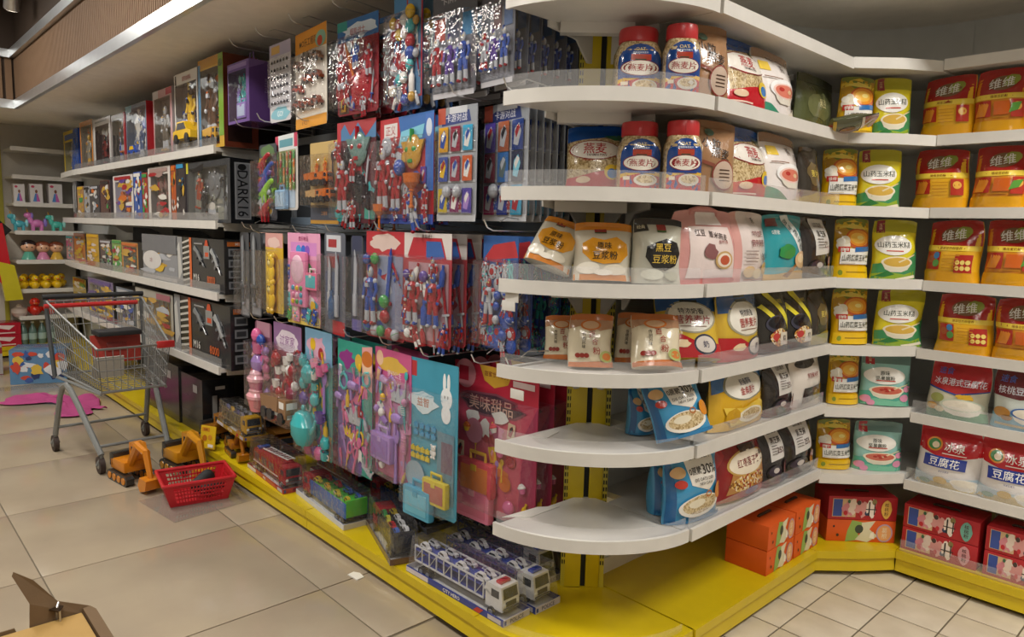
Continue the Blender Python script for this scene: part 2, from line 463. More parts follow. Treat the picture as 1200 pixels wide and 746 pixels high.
# ================================================================== SHELVING
def board_strip(parent, name, poly, fronts, z, strip_h=0.042, lip=0.05, sides=True):
    """shelf board (poly in plan) with a white price strip and a clear lip along the front polyline"""
    m = MB(); m.prism(poly, z - 0.034, z - 0.012, WHITE, 'z')
    sh = wb(m, name, parent, 0.5)
    def ribbon(z0, z1, t, mt, off):
        n = len(fronts); a = []
        for i, p in enumerate(fronts):
            q0 = Vector(fronts[max(i - 1, 0)]); q1 = Vector(fronts[min(i + 1, n - 1)])
            d = (q1 - q0).normalized(); nn = Vector((d.y, -d.x))
            p = Vector(p); a.append((p + nn * off, p + nn * (off + t)))
        vs = []; fs = []
        for i, (c0, c1) in enumerate(a):
            vs += [(c0.x, c0.y, z0), (c1.x, c1.y, z0), (c1.x, c1.y, z1), (c0.x, c0.y, z1)]
        for i in range(n - 1):
            k = 4 * i
            for e in range(4):
                f = (k + e, k + (e + 1) % 4, k + 4 + (e + 1) % 4, k + 4 + e); fs.append(tuple(reversed(f)))
        fs += [(0, 1, 2, 3), tuple(reversed(range(4 * n - 4, 4 * n)))]
        return MB().add(vs, fs, mt)
    wb(ribbon(z - strip_h, z, 0.012, WHITE, 0.0), 'price_strip', sh, 0.5)
    if lip: wb(ribbon(z - 0.004, z + lip, 0.0025, ACRYL, -0.006), 'clear_lip', sh, 0.5)
    return sh
def bracket(parent, x0, y0, x1, y1, z, h=0.11, t=0.004):
    """gusset plate from the back (x0,y0) to near the front (x1,y1), under the shelf at z"""
    d = Vector((x1 - x0, y1 - y0)); n = Vector((-d.y, d.x)).normalized() * t
    pts = [(0, 0), (0, -h), (0.12, -h), (0.38, -0.035), (1, -0.02), (1, 0)]
    vs = []
    for s in (-1, 1):
        for u, dz in pts: vs.append((x0 + d.x * u + n.x * s, y0 + d.y * u + n.y * s, z + dz))
    k = len(pts); fs = [tuple(range(k)), tuple(reversed(range(k, 2 * k)))] + [(i, i + k, (i + 1) % k + k, (i + 1) % k) for i in range(k)]
    return MB().add(vs, fs, WHITE)
SLOT = mat('#1a1a1a', 'matte')
def slots(x, y, dx, dy, nx, ny, z0, z1):
    """punched slots: dark dashes on the face at (x,y), width dir (dx,dy), normal (nx,ny)"""
    m = MB(); z = z0
    while z < z1:
        a = (x - dx * 0.0025 + nx * 0.0006, y - dy * 0.0025 + ny * 0.0006); b = (x + dx * 0.0025 + nx * 0.0006, y + dy * 0.0025 + ny * 0.0006)
        m.add([(a[0], a[1], z), (b[0], b[1], z), (b[0], b[1], z + 0.016), (a[0], a[1], z + 0.016)], [(0, 1, 2, 3)], SLOT); z += 0.026
    return m
def base_profile(parent, name, fronts, poly):
    """yellow plinth: deck plate, stepped front panel following the plan polyline, dark kick gap"""
    m = MB(); m.prism(poly, BASE_Z - 0.012, BASE_Z, YELLOW, 'z')
    b = wb(m, name, parent, 0.5)
    prof = [(0.012, BASE_Z - 0.0004), (0.012, BASE_Z - 0.034), (0.002, BASE_Z - 0.04), (0.008, 0.022), (-0.02, 0.02), (-0.02, BASE_Z - 0.0004)]
    n = len(fronts); vs = []; fs = []; K = len(prof)
    for i, p in enumerate(fronts):
        q0 = Vector(fronts[max(i - 1, 0)]); q1 = Vector(fronts[min(i + 1, n - 1)])
        d = (q1 - q0).normalized(); nn = Vector((d.y, -d.x))
        for off, z in prof: vs.append((p[0] + nn.x * off, p[1] + nn.y * off, z))
    for i in range(n - 1):
        for e in range(K): fs.append((i * K + e, (i + 1) * K + e, (i + 1) * K + (e + 1) % K, i * K + (e + 1) % K))
    fs += [tuple(reversed(range(K))), tuple(range((n - 1) * K, n * K))]
    wb(MB().add(vs, fs, YELLOW), 'front_panel', b, 0.4)
    return b

# ---- end cap with quarter-round shelves
CX, CY, RQ = -1.685, 1.985, 0.458
def arc(r, n=18, e=1.07):
    out = []
    for i in range(n + 1):
        t = PI / 2 * i / n; c, s = max(math.cos(t), 0) ** e, max(math.sin(t), 0) ** e
        out.append((CX + r * s, CY - r * c))
    return out      # from the toy-wall side (-Y) round to the food side (+X)
endcap = tag(empty('end_cap_shelving', (CX, CY, 0)), 'corner shelving with quarter-round white shelves around a yellow and black post', 'shelving')
for i, z in enumerate(LV_B):
    a = arc(RQ - 0.012)
    sh = board_strip(endcap, 'quarter_shelf', [(CX, CY)] + a, a, z, lip=0.05 if i in (1, 2, 3) else 0.035)
    wb(bracket(endcap, CX, CY - 0.05, CX, CY - 0.27, z - 0.034, .10), 'bracket', sh)
    wb(bracket(endcap, CX + 0.05, CY - .006, CX + 0.24, CY - .006, z - 0.034, .10), 'bracket', sh)
    mbb = MB().box(-0.13, 0.11, -0.02, 0.02, -0.035, 0, WHITE).xform(Matrix.Translation((CX + 0.10, CY - 0.13, z - 0.034)) @ Matrix.Rotation(PI / 4, 4, 'Z'))
    wb(mbb, 'cross_beam', sh)
# post at 45 degrees
pm = Matrix.Translation((-1.66, 1.963, 0)) @ Matrix.Rotation(PI / 4, 4, 'Z')
for s in (-1, 1):
    wb(MB().rbox(s * 0.0115, s * 0.062, -0.008, 0.05, BASE_Z, 2.40, YELLOW, 0.004).xform(pm), 'yellow_cover', endcap)
    wb(MB().box(s * 0.0625, s * 0.080, -0.004, 0.045, BASE_Z, 2.40, mat('#c9b93a', 'plastic')).xform(pm), 'slotted_upright', endcap)
    for k in (0.067, 0.0755):
        p = pm @ Vector((s * k, -0.004, 0)); o = wb(slots(p.x, p.y, 0.707, 0.707, 0.707, -0.707, 0.2, 2.38), 'slots', endcap, 0); o['kind'] = 'stuff'
wb(MB().box(-0.0112, 0.0112, 0.004, 0.05, BASE_Z, 2.40, mat('#20232a', 'matte')).xform(pm), 'black_channel', endcap)
ab = arc(RQ, 22)
base_profile(endcap, 'plinth', [(CX - 0.07, CY - RQ)] + ab + [(CX + RQ, CY + 0.04)], [(CX - 0.07, CY), (CX - 0.07, CY - RQ)] + ab + [(CX + RQ, CY + 0.04), (CX, CY + 0.04)])
al = arc(RQ - 0.006, 22)
vs = []
for p in al[1:]: vs += [(p[0], p[1], BASE_Z + 0.002), (p[0], p[1], BASE_Z + 0.03)]
wb(MB().add(vs, [(2 * i, 2 * i + 2, 2 * i + 3, 2 * i + 1) for i in range(len(al) - 2)], ACRYL), 'clear_lip', endcap)

# ---- short food wing (B)
BY0, BY1 = 1.99, 2.965
bayB = tag(empty('food_shelving', (B_B, 2.45, 0)), 'white food shelving bay between the end post and the inner corner', 'shelving')
wb(MB().box(B_B - 0.03, B_B, BY0 + 0.07, 3.06, 0, 2.40, PANEL), 'back_panel', bayB, 0)
for i, z in enumerate(LV_B):
    sh = board_strip(bayB, 'shelf', [(B_B + .001, BY0 + .085), (-1.575, BY0 + .085), (-1.575, BY0), (B_F - 0.012, BY0), (B_F - 0.012, BY1 - .002), (B_B + .001, BY1 - .002)], [(B_F - 0.012, BY0 + 0.003), (B_F - 0.012, BY1 - 0.003)], z, lip=0.045 if i > 1 else 0)
    for yy, bx0 in ((BY0 + 0.012, -1.56), (BY1 - 0.012, B_B + .001)): wb(bracket(bayB, bx0, yy, B_F - 0.24, yy, z - 0.034, 0.08), 'bracket', sh)
base_profile(bayB, 'plinth', [(B_F, BY0 + 0.042), (B_F, BY1)], [(B_B, BY0 + 0.042), (B_F, BY0 + 0.042), (B_F, BY1), (B_B, BY1)])
# the sloped white panel at the foot of the back
wb(MB().prism([(B_B, BASE_Z), (B_B + 0.012, BASE_Z), (B_B + 0.012, BASE_Z + 0.06), (B_B, BASE_Z + 0.06)], BY0 + 0.075, BY1, WHITE, 'y').xform(Matrix.Identity(4)), 'skirting', bayB, 0)

# ---- inner corner (K)
KX, KY = -0.99, C_F
corner = tag(empty('corner_shelving', (-1.3, 3.35, 0)), 'angled white inner corner shelving joining the two food wings', 'shelving')
kf = [(B_F - 0.014, BY1 + 0.010), (-1.098, 3.112), (KX - 0.009, KY + 0.011)]
for i, z in enumerate(LV_K):
    board_strip(corner, 'shelf', [(B_B + .012, BY1 + .002)] + kf + [(KX - .002, C_B - .012), (B_B + 0.45, C_B - 0.07), (B_B + .2, C_B - 0.2), (B_B + 0.07, C_B - 0.45)], kf, z, lip=0.0)
base_profile(corner, 'plinth', [(B_F - .002, BY1 + 0.009), (-1.095, 3.115), (KX - 0.007, KY + .001)], [(B_B + .012, BY1 + .003), (B_F, BY1 + .003), (-1.095, 3.115), (KX - .003, KY + .002), (KX - .003, C_B - .012), (B_B + .03, C_B - .012)])
m = MB(); vs = []; n = 14; cc = (B_B + 0.665, C_B - 0.665)
for i in range(n + 1):
    t = PI / 2 * i / n; x, y = cc[0] - 0.66 * math.cos(t), cc[1] + 0.66 * math.sin(t)
    vs += [(x, y, 0.0), (x, y, 2.40)]
wb(m.add(vs, [(2 * i, 2 * i + 1, 2 * i + 3, 2 * i + 2) for i in range(n)], PANEL), 'curved_back_panel', corner)

# ---- long food wing (C)
for x0, x1 in ((KX, 0.2), (0.2, 1.4)):
    bayC = tag(empty('food_shelving', ((x0 + x1) / 2, C_B, 0)), 'white food shelving bay holding red and yellow soy milk bags' if x0 < 0 else 'white food shelving bay at the open end of the long wing', 'shelving')
    wb(MB().box(x0 - (0.04 if x0 < 0 else 0), x1, C_B, C_B + 0.03, 0, 2.40, PANEL), 'back_panel', bayC, 0)
    for i, z in enumerate(LV_C):
        sh = board_strip(bayC, 'shelf', [(x0, C_F + 0.012), (x1, C_F + 0.012), (x1, C_B), (x0, C_B)], [(x0 + 0.003, C_F + 0.012), (x1 - 0.003, C_F + 0.012)], z, lip=0.05 if i > 4 else 0)
        for xx in (x0 + 0.012, x1 - 0.012): wb(bracket(bayC, xx, C_B - .001, xx, C_F + 0.24, z - 0.034, 0.08), 'bracket', sh)
    wb(MB().rbox(x0 + 0.22, x0 + 0.25, C_B - 0.006, C_B + 0.01, 0.1, 2.40, mat('#cfc9a0', 'plastic'), 0.002), 'upright', bayC)
    o = wb(slots(x0 + 0.235, C_B - 0.006, 1, 0, 0, -1, 1.9, 2.38), 'slots', bayC, 0); o['kind'] = 'stuff'
    b = base_profile(bayC, 'plinth', [(x0 + 0.002, C_F), (x1, C_F)], [(x0, C_F), (x1, C_F), (x1, C_B), (x0, C_B)])
    wb(MB().box(x0 + 0.01, x1 - 0.01, C_F + 0.004, C_F + 0.006, BASE_Z, BASE_Z + 0.05, ACRYL), 'clear_lip', b, 0)

# ---- toy wall: three shelf bays, then the peg wall
XS = [-7.21, -6.147, -5.084, -4.02]
for k in range(3):
    x0, x1 = XS[k], XS[k + 1]
    bay = tag(empty('toy_shelving', ((x0 + x1) / 2, A_B, 0)), ['white toy shelving bay next to the far corner of the aisle', 'white toy shelving bay between two other toy bays', 'white toy shelving bay beside the hanging packs, with the toy gun boxes'][k], 'shelving')
    wb(MB().box(x0, x1, A_B, A_B + 0.03, 0, 2.40, DARKP), 'back_panel', bay, 0)
    for i, z in enumerate(LV_A):
        sh = board_strip(bay, 'shelf', [(x0, A_F + 0.012), (x1, A_F + 0.012), (x1, A_B), (x0, A_B)], [(x0 + 0.003, A_F + 0.012), (x1 - 0.003, A_F + 0.012)], z, strip_h=0.046, lip=0.045)
        for xx in (x0 + 0.012, x1 - 0.012): wb(bracket(bay, xx, A_B, xx, A_F + 0.05, z - 0.034, 0.09), 'bracket', sh)
    base_profile(bay, 'plinth', [(x0 + 0.002, A_F), (x1, A_F)], [(x0, A_F), (x1, A_F), (x1, A_B), (x0, A_B)])
pegwall = tag(empty('hook_panel', (-2.87, A_B, 0)), 'dark hook wall with yellow plinth carrying the hanging toy packs', 'shelving')
wb(MB().box(XS[3] + .002, CX - 0.11, A_B, A_B + 0.03, 0, 2.40, DARKP), 'back_panel', pegwall, 0)
for z in (1.405, 0.955, 1.9, 2.35):
    wb(MB().rbox(XS[3] + 0.02, CX - 0.11, A_B - 0.035, A_B - 0.015, z - 0.02, z + 0.02, GREYP, 0.004), 'hook_rail', pegwall)
wb(MB().rbox(XS[3] + 0.02, CX - 0.11, A_B - 0.03, A_B - 0.001, 1.395, 1.475, mat('#8496aa', 'plastic'), 0.004), 'grey_rail_cover', pegwall)
for xx in (XS[3] + 0.02, -2.978, CX - 0.135):
    wb(MB().box(xx - 0.02, xx + 0.02, A_B - 0.014, A_B, 0.1, 2.40, GREYP), 'upright', pegwall, 0)
for x0, x1 in ((XS[3] + 0.003, -2.98), (-2.976, CX - 0.073)):
    base_profile(pegwall, 'plinth', [(x0, A_F), (x1, A_F)], [(x0, A_F), (x1, A_F), (x1, A_B), (x0, A_B)])

# ---- far wall of the aisle
LV_W = [2.30, 2.14, 1.86, 1.585, 1.3, 1.0, 0.70, 0.42]
far = tag(empty('end_shelving', (W_B, 0.6, 0)), 'narrow white shelving at the far end of the aisle with ducks and dolls', 'shelving')
wb(MB().box(W_B - 0.03, W_B, -3.0, 1.95, 0, 2.40, mat('#c3bdb2', 'plastic')), 'back_panel', far, 0)
for i, z in enumerate(LV_W[1:]):
    board_strip(far, 'shelf', [(W_B, 1.33), (W_F - 0.012, 1.33), (W_F - 0.012, 1.95), (W_B, 1.95)], [(W_F - 0.012, 1.333), (W_F - 0.012, 1.947)], z, lip=0.0)
wb(MB().box(W_B + 0.003, W_B + 0.02, 1.27, 1.31, 0.1, 2.40, mat('#a8a13a', 'plastic')), 'upright', far, 0)
base_profile(far, 'plinth', [(W_F, -3.0), (W_F, 1.95)], [(W_B, -3.0), (W_F, -3.0), (W_F, 1.95), (W_B, 1.95)])
# angled corner shelf between the far wall and the toy wall
kc = tag(empty('corner_shelving', (-8.0, 1.8, 0)), 'white corner shelf pieces where the toy wall meets the far shelves', 'shelving')
wb(MB().box(W_B, XS[0], A_B, A_B + 0.03, 0, 2.40, PANEL), 'back_panel', kc, 0)
for z in LV_A:
    kk = [(-7.95, 1.60), (-7.6, 1.565), (XS[0] - 0.008, A_F + 0.012)]
    board_strip(kc, 'shelf', kk + [(XS[0] - 0.003, A_B), (-7.95, A_B)], kk, z, strip_h=0.046, lip=0.0)
base_profile(kc, 'plinth', [(W_F + 0.03, 1.60), (XS[0] - 0.006, A_F)], [(W_F + 0.03, 1.60), (XS[0] - 0.006, A_F), (XS[0] - 0.006, A_B), (W_F + 0.03, A_B)])
# ================================================================== FOOD: helpers
def proj(p):
    q = Vector(p) - EYE; w = q.dot(D_); return 600 + F_PX * q.dot(R_) / w, 373 - F_PX * q.dot(U_) / w
DG = math.sqrt(0.5)
PLANES = {'B': (Vector((B_F - 0.03, 0, 0)), Vector((1, 0, 0)), PI / 2), 'C': (Vector((0, C_F + 0.035, 0)), Vector((0, -1, 0)), 0.0),
          'K': (Vector((-1.098 - 0.055, 3.112 + 0.055, 0)), Vector((DG, -DG, 0)), PI / 4), 'A': (Vector((0, A_F + 0.03, 0)), Vector((0, -1, 0)), 0.0)}
for dd in (20, 24, 28, 30, 34, 38): PLANES['E%d' % dd] = (Vector((CX + dd / 100 * DG, CY - dd / 100 * DG, 0)), Vector((DG, -DG, 0)), PI / 4)
for dd in (4, 8, 12, 16, 20): PLANES['B%d' % dd] = (Vector((B_F - dd / 100, 0, 0)), Vector((1, 0, 0)), PI / 2)
def fit(plane, x0, x1, ytop, zs):
    """front rectangle in the photo -> (base centre on the plane, width, height)"""
    p, n, rz = PLANES[plane] if isinstance(plane, str) else plane
    xm = (x0 + x1) / 2
    T = on_plane(xm, ytop, p, n); bpt = Vector((T.x, T.y, zs)); yb = proj(bpt)[1]
    ym = (ytop + yb) / 2
    L = on_plane(x0, ym, p, n); Rr = on_plane(x1, ym, p, n)
    c = (L + Rr) / 2
    return Vector((c.x, c.y, zs)), (Rr - L).length, T.z - zs, n, rz

def pouch(W, H, D, body, ops, seed=0, top=None, seal=0.07, ops_fin='film', fill=0.42, foot=0.85, sag=0.0, topw=1.0):
    """stand-up bag: bulged front and back meeting at side seams and a flat top seal"""
    rs = seed * 7.31; tilt = random.Random(seed).uniform(-.018, .018)
    def half(u, v):
        vv = min(v / (1 - seal), 1.0)
        t = (foot + (1 - foot) * math.sin(PI * min(vv / fill, 1) / 2)) if vv < fill else math.cos(PI / 2 * ((vv - fill) / (1 - fill)) ** 1.25)
        s = max(0.0, 1 - abs(2 * u - 1) ** 2.6) ** 0.62
        return D / 2 * max(t, 0.03) * s + 0.0012
    def pt(x, z, side, e=0.0):
        u = min(max(x / W + 0.5, 0), 1); v = min(max(z / H, 0), 1)
        wr = noise.noise(Vector((x * 13 + rs, z * 10, side + rs))) * 0.006 + noise.noise(Vector((x * 40, z * 30 + rs, side * 3 + rs))) * 0.0008
        rim = min(1.0, 6 * min(u, 1 - u)) * min(1, 8 * (1 - v) + 0.15)
        k = 1 - 0.05 * math.sin(PI * min(v / 0.9, 1)) - (1 - topw) * max(0, (v - 0.55) / 0.45) ** 1.5
        h = half(u, v) + wr * rim
        uu = 2 * u - 1; tv = max(0.0, (v - .62) / .38)
        z = z - tv * H * (.035 * uu * uu * uu * uu + tilt * uu) - .012 * H * max(0, (.15 - v) / .15) * 0
        lean = 0.004 * noise.noise(Vector((z * 9, rs, 0))) - sag * v * v
        return (x * k + 0.009 * noise.noise(Vector((z * 8, rs + 3, 1))) * min(1, 6 * v), (-(h + e) if side < 0 else (h + e)) + lean, z)
    nu, nv = 20, 26; vs = []; fs = []
    for side in (-1, 1):
        for j in range(nv + 1):
            for i in range(nu + 1): vs.append(pt((i / nu - 0.5) * W, j / nv * H, side))
    N = (nu + 1) * (nv + 1)
    for s in (0, 1):
        for j in range(nv):
            for i in range(nu):
                a = s * N + j * (nu + 1) + i; f = (a, a + 1, a + nu + 2, a + nu + 1); fs.append(f if s == 0 else tuple(reversed(f)))
    for j in range(nv):
        a = j * (nu + 1); b = a + nu + 1; fs.append((a, b, b + N, a + N)); a += nu; b += nu; fs.append((b, a, a + N, b + N))
    for i in range(nu):
        a = i; fs.append((a + 1, a, a + N, a + 1 + N)); a = nv * (nu + 1) + i; fs.append((a, a + 1, a + 1 + N, a + N))
    mb = MB().add(vs, fs, body)
    S = lambda x, z, e: pt(x, z, -1, e)
    pr = draw(ops, W * 0.985, H, S, ops_fin, 0.0012, None, 0.0003, 0.0007)
    return mb, pr
def wavy(v0, amp, lo=0.0, n=9, ph=0.0):
    return [(0.0, lo), (1.0, lo)] + [(1 - i / n, v0 + amp * math.sin(ph + 5 * i / n)) for i in range(n + 1)]
def rough_blob(cu, cv, ru, rv, seed=0, n=14, k=0.16):
    r = random.Random(seed); return [(cu + ru * (1 + r.uniform(-k, k)) * math.cos(2 * PI * i / n), cv + rv * (1 + r.uniform(-k, k)) * math.sin(2 * PI * i / n)) for i in range(n)]
OATS = speckle('oat_flakes', ['#c9b184', '#b39a6b', '#dcc9a0', '#9d8358', '#d3bd92'], 190)
NUTS = speckle('nut_mix', ['#7a4a22', '#c98f43', '#e6d9b8', '#a33b22', '#d8b46a'], 130)
def bowl(cu, cv, ru, rv, soup, rimc='#f4efe4', body='#e9e3d6'):
    return [('p', [(cu - ru, cv), (cu + ru, cv), (cu + ru * .72, cv - rv * 1.25), (cu + ru * .35, cv - rv * 1.7), (cu - ru * .35, cv - rv * 1.7), (cu - ru * .72, cv - rv * 1.25)], body),
            ('e', cu, cv, ru, rv, rimc), ('e', cu, cv, ru * .86, rv * .8, soup)]
def lines(cu, v0, w, n, dv, c, h=0.012):
    return [('r', cu - w / 2, v0 - i * dv, cu + w / 2 - 0.06 * w * (i % 2), v0 - i * dv + h, c) for i in range(n)]

def d_yanmai():
    o = [('p', [(0, .74), (0, 1), (1, 1), (1, .86), (.6, .8)], '#1f55a5'), ('p', [(.62, .83), (1, .87), (1, .78), (.8, .76)], '#2d6b44'),
         ('p', wavy(.24, .05), '#c01d2a'), ('e', .47, .60, .44, .155, '#8b1f22'), ('e', .47, .60, .42, .142, '#f0ebe2'), ('t', '燕麦', .47, .62, .17, '#b3202a', .66), ('t', 'YANMAI PIAN', .5, .515, .035, '#4a2a20', .5),
         ('e', .76, .27, .13, .11, '#e8c53a'), ('e', .76, .25, .08, .07, '#2f77c0'), ('t', '即食燕麦片', .35, .44, .03, '#b3202a'), ('e', .28, .15, .12, .05, '#e6c9a8'), ('r', .06, .03, .5, .05, '#f3d9c9')]
    return OATS, o
def d_pinkwhite():
    return '#ece5e2', [('r', 0, .86, 1, 1, '#8f6d55'), ('r', .08, .66, .3, .80, '#e9c84a'), ('t', '燕', .60, .74, .13, '#4a3a32'), ('t', '麦', .78, .66, .12, '#4a3a32'), ('e', .55, .4, .36, .15, '#ffffff'), *bowl(.56, .38, .32, .11, '#e2806c', '#f6d5cb'),
                       ('e', .45, .40, .07, .03, '#c23a34'), ('e', .66, .38, .06, .03, '#f0c9a0'), ('p', [(0, 0), (.5, 0), (.2, .16), (0, .22)], '#3b8f72'), ('p', [(.5, 0), (1, 0), (1, .22), (.75, .1)], '#d8cfc0'), ('r', .1, .55, .5, .565, '#8b6a5a')]
def d_olive():
    return '#545a36', [('r', 0, .86, 1, 1, '#3d4228'), ('p', rough_blob(.5, .5, .34, .22, 3), '#6c7048'), ('t', '黑豆', .5, .55, .13, '#d9cf9a'), ('p', wavy(.16, .03), '#8b2424')]
def d_soupA():
    return '#e7b40e', [('r', 0, .62, 1, 1, '#b98b1c'), ('p', [(0, .95), (0, 1), (.95, 1), (1, .96), (.75, .80), (.4, .78)], '#76812a'), ('p', [(.0, .90), (.55, .98), (1, .86), (.95, .80), (.45, .86), (0, .82)], '#e6c53c'), ('p', [(.1, .86), (.5, .93), (.9, .83), (.6, .82)], '#f0da62'),
        ('e', .6, .66, .40, .17, '#c4571c'), ('e', .6, .675, .34, .135, '#e8962a'), ('e', .57, .67, .24, .09, '#f1bb4a'), ('e', .64, .68, .10, .035, '#fbe38b'), ('e', .16, .55, .15, .1, '#f1ead8'), ('e', .2, .64, .11, .07, '#e9dfc6'), ('e', .1, .62, .09, .055, '#f6f0e2'),
        ('r', .10, .24, .96, .50, '#f3f1ea'), ('r', .04, .44, .30, .53, '#c33226'), ('t', '维维', .17, .485, .055, '#f6e6da'), ('p', [(.45, .44), (.98, .46), (.98, .54), (.45, .52)], '#2f6fb0'), ('t', '山药蔬菜玉米羹', .53, .345, .11, '#43463a', .8), ('r', .12, .255, .5, .262, '#c9b48a'),
        ('r', 0, .0, 1, .2, '#efc317'), ('e', .12, .1, .05, .045, '#8a9a2a'), ('r', .25, .1, .9, .12, '#a98310')]
def d_soupB(c1='#e5d62c', c2='#b3ad22', soup='#d9b04a', hill='#3f8f5a', title='山药玉米糊', tagc='#8b2331', flower=None):
    o = [('r', 0, .80, 1, 1, c2), ('p', [(0, .80), (1, .80), (1, .77), (.6, .70), (.3, .78), (0, .74)], c1), ('r', .06, .78, .24, .99, tagc), ('t', '玉\n米', .15, .88, .11, '#e9c9a0'), ('e', .44, .575, .42, .165, '#f5f3ec'), ('t', title if len(title) < 6 else title[:2], .44, .585 if len(title) < 6 else .625, .10 if len(title) < 6 else .085, '#3d4437', .72)]
    if len(title) >= 6: o.append(('t', title[2:], .44, .53, .085, '#3d4437', .7))
    o += [('r', .25, .475, .65, .492, '#c8402f'), ('p', [(0, 0), (1, 0), (1, .50), (.85, .42), (.6, .22), (.3, .30), (0, .26)], hill), ('p', [(0, 0), (1, 0), (1, .18), (.7, .1), (.3, .14), (0, .1)], '#8fae35' if not flower else '#7cc4a4')]
    o += bowl(.5, .30, .36, .095, soup, '#f3e9cf', '#e6dfc9')
    o += [('p', [(.52, .31), (.92, .44), (.93, .425), (.55, .29)], '#e9d9b0')]
    if flower:
        for u, v, r in ((.1, .12, .1), (.88, .16, .1), (.92, .34, .09), (.2, .05, .08)): o.append(('e', u, v, r, r * .7, flower))
        for u, v in ((.38, .31), (.5, .29), (.6, .32), (.46, .33)): o.append(('e', u, v, .045, .02, '#b5342c'))
    else:
        o += [('p', [(.05, .06), (.3, .16), (.48, .1), (.25, .05)], '#2f7a3c'), ('p', [(.5, .03), (.95, .10), (.97, .05), (.55, .0)], '#efe6d0')]
    return c1, o
def d_soupTeal(): return d_soupB('#9fd6cf', '#6e8f8c', '#cf6a55', '#57b09a', '原味坚果藕粉', '#b3303a', '#e79ab8')
def d_weiwei(v=0):
    o = [('p', [(0, .55), (1, .55), (1, 1), (0, 1)], '#a5211b'), ('r', 0, .52, 1, .60, '#efd24a'), ('t', '速溶豆奶粉营养' if v else '维维豆奶粉', .5, .56, .045, '#8b5a1a', .7), ('e', .52, .77, .27, .12, '#7a5a3a'), ('p', rough_blob(.66, .80, .16, .1, 5), '#8e9a3a'),
         ('t', '维维', .5, .77, .17, '#e9e6de', .46, 8), ('r', 0, 0, 1, .2, '#e0a318')]
    if v == 0:
        o += [('r', .02, .26, .36, .5, '#b02a1c')] + [('p', [(.05 + .05 * k, .27), (.12 + .05 * k, .47), (.2 + .04 * k, .44), (.1 + .05 * k, .27)], '#e08b2c') for k in range(4)] + [('r', .74, .24, .95, .5, '#b8321f'), ('e', .85, .4, .07, .06, '#e9b54a')]
    else:
        o += [('r', .06, .22, .34, .5, '#b3281c'), ('e', .15, .38, .065, .06, '#b0563a'), ('e', .26, .44, .06, .055, '#3f7fb5'), ('e', .27, .32, .065, .06, '#5a9a4a'), ('r', .62, .18, .92, .46, '#b3281c')] + [('e', .68 + .09 * (k % 3), .25 + .09 * (k // 3), .04, .036, '#f0d774') for k in range(6)]
    o += lines(.55, .44, .3, 5, .05, '#c98a16')
    return '#e8b325', o
def d_weiB():
    b, o = d_weiwei(0)
    return '#d98c22', o + [('r', .42, .28, .72, .48, '#d0641f'), ('p', [(.7, .30), (.86, .34), (.92, .46), (.76, .44)], '#5a9a3a')]
def d_tofu():
    return '#ece8e6', [('p', [(0, .60), (.35, .52), (.7, .53), (1, .60), (1, 1), (0, 1)], '#c2222b'), ('e', .27, .70, .13, .11, '#e6922c'), ('e', .27, .70, .1, .085, '#3f8f4a'), ('e', .29, .69, .06, .05, '#f0dfc0'), ('t', '冰泉', .60, .69, .15, '#f6f2ec', .42), ('r', .42, .575, .8, .59, '#f0dcd6'),
        ('r', .14, .34, .82, .53, '#28409a'), ('t', '豆腐花', .48, .435, .15, '#ffffff', .6), ('t', '速溶豆腐花', .5, .285, .03, '#5a5a8a'), ('p', wavy(.2, .04, ph=2), '#b9cdd8'), ('p', wavy(.1, .03, ph=0), '#d6c08a'), *bowl(.82, .14, .22, .07, '#efe6cf'), ('e', .45, .13, .11, .06, '#d8b45a'), ('e', .2, .08, .1, .04, '#8fae9a')]
def d_tofu2():
    return '#d9d6bf', [('p', [(0, .56), (.5, .46), (1, .56), (1, 1), (0, 1)], '#b8242c'), ('p', [(0, .56), (.5, .46), (1, .56), (1, .54), (.5, .43), (0, .53)], '#2c4a9a'), ('t', '速食', .26, .84, .12, '#4a68c0', .35), ('t', '冰泉港式豆腐花', .52, .66, .13, '#e9e6f4', .86), ('p', rough_blob(.66, .42, .14, .055, 4, 18, .3), '#e8b83a'),
        ('p', wavy(.16, .03), '#6e9a78'), *bowl(.62, .27, .36, .11, '#efe8d8', '#cfd8c4'), ('e', .2, .36, .12, .08, '#9aa25a'), ('e', .13, .2, .1, .06, '#e0a84a'), ('e', .26, .16, .08, .05, '#f0e4c0')]
def d_tofu3():
    return '#d6e0dc', [('p', [(0, .56), (.5, .52), (1, .6), (1, 1), (0, 1)], '#6e1f28'), ('t', '速食', .26, .84, .12, '#5a78d0', .35), ('t', '核桃豆腐花', .5, .66, .13, '#e9e6f4', .86), ('p', wavy(.3, .05), '#7ab0c8'), *bowl(.66, .3, .3, .1, '#efe8d8', '#3a6ab0'), ('e', .2, .28, .16, .09, '#c98f43'), ('e', .3, .2, .1, .05, '#9a6a2a'), ('r', .1, .06, .8, .1, '#c9b48a')]
def d_soy():
    return '#d3ccba', [('r', 0, .86, 1, 1, '#d98a22'), ('p', [(0, 0), (1, 0), (1, .10), (0, .10)], '#cf8238'), ('r', .34, .80, .55, .90, '#9a2a24'), ('r', .34, .80, .55, .82, '#3a5a2a'), ('p', [(.12, .62), (.3, .72), (.5, .68), (.72, .74), (.9, .62), (.93, .44), (.8, .30), (.5, .27), (.28, .32), (.12, .46)], '#e09a1a'), ('t', '原味', .5, .58, .12, '#2e2208'), ('t', '豆浆粉', .52, .415, .14, '#2e2208', .64),
        ('e', .24, .2, .2, .1, '#efe9da'), ('e', .7, .18, .2, .09, '#e6decb'), ('e', .5, .13, .16, .05, '#f4efe2')]
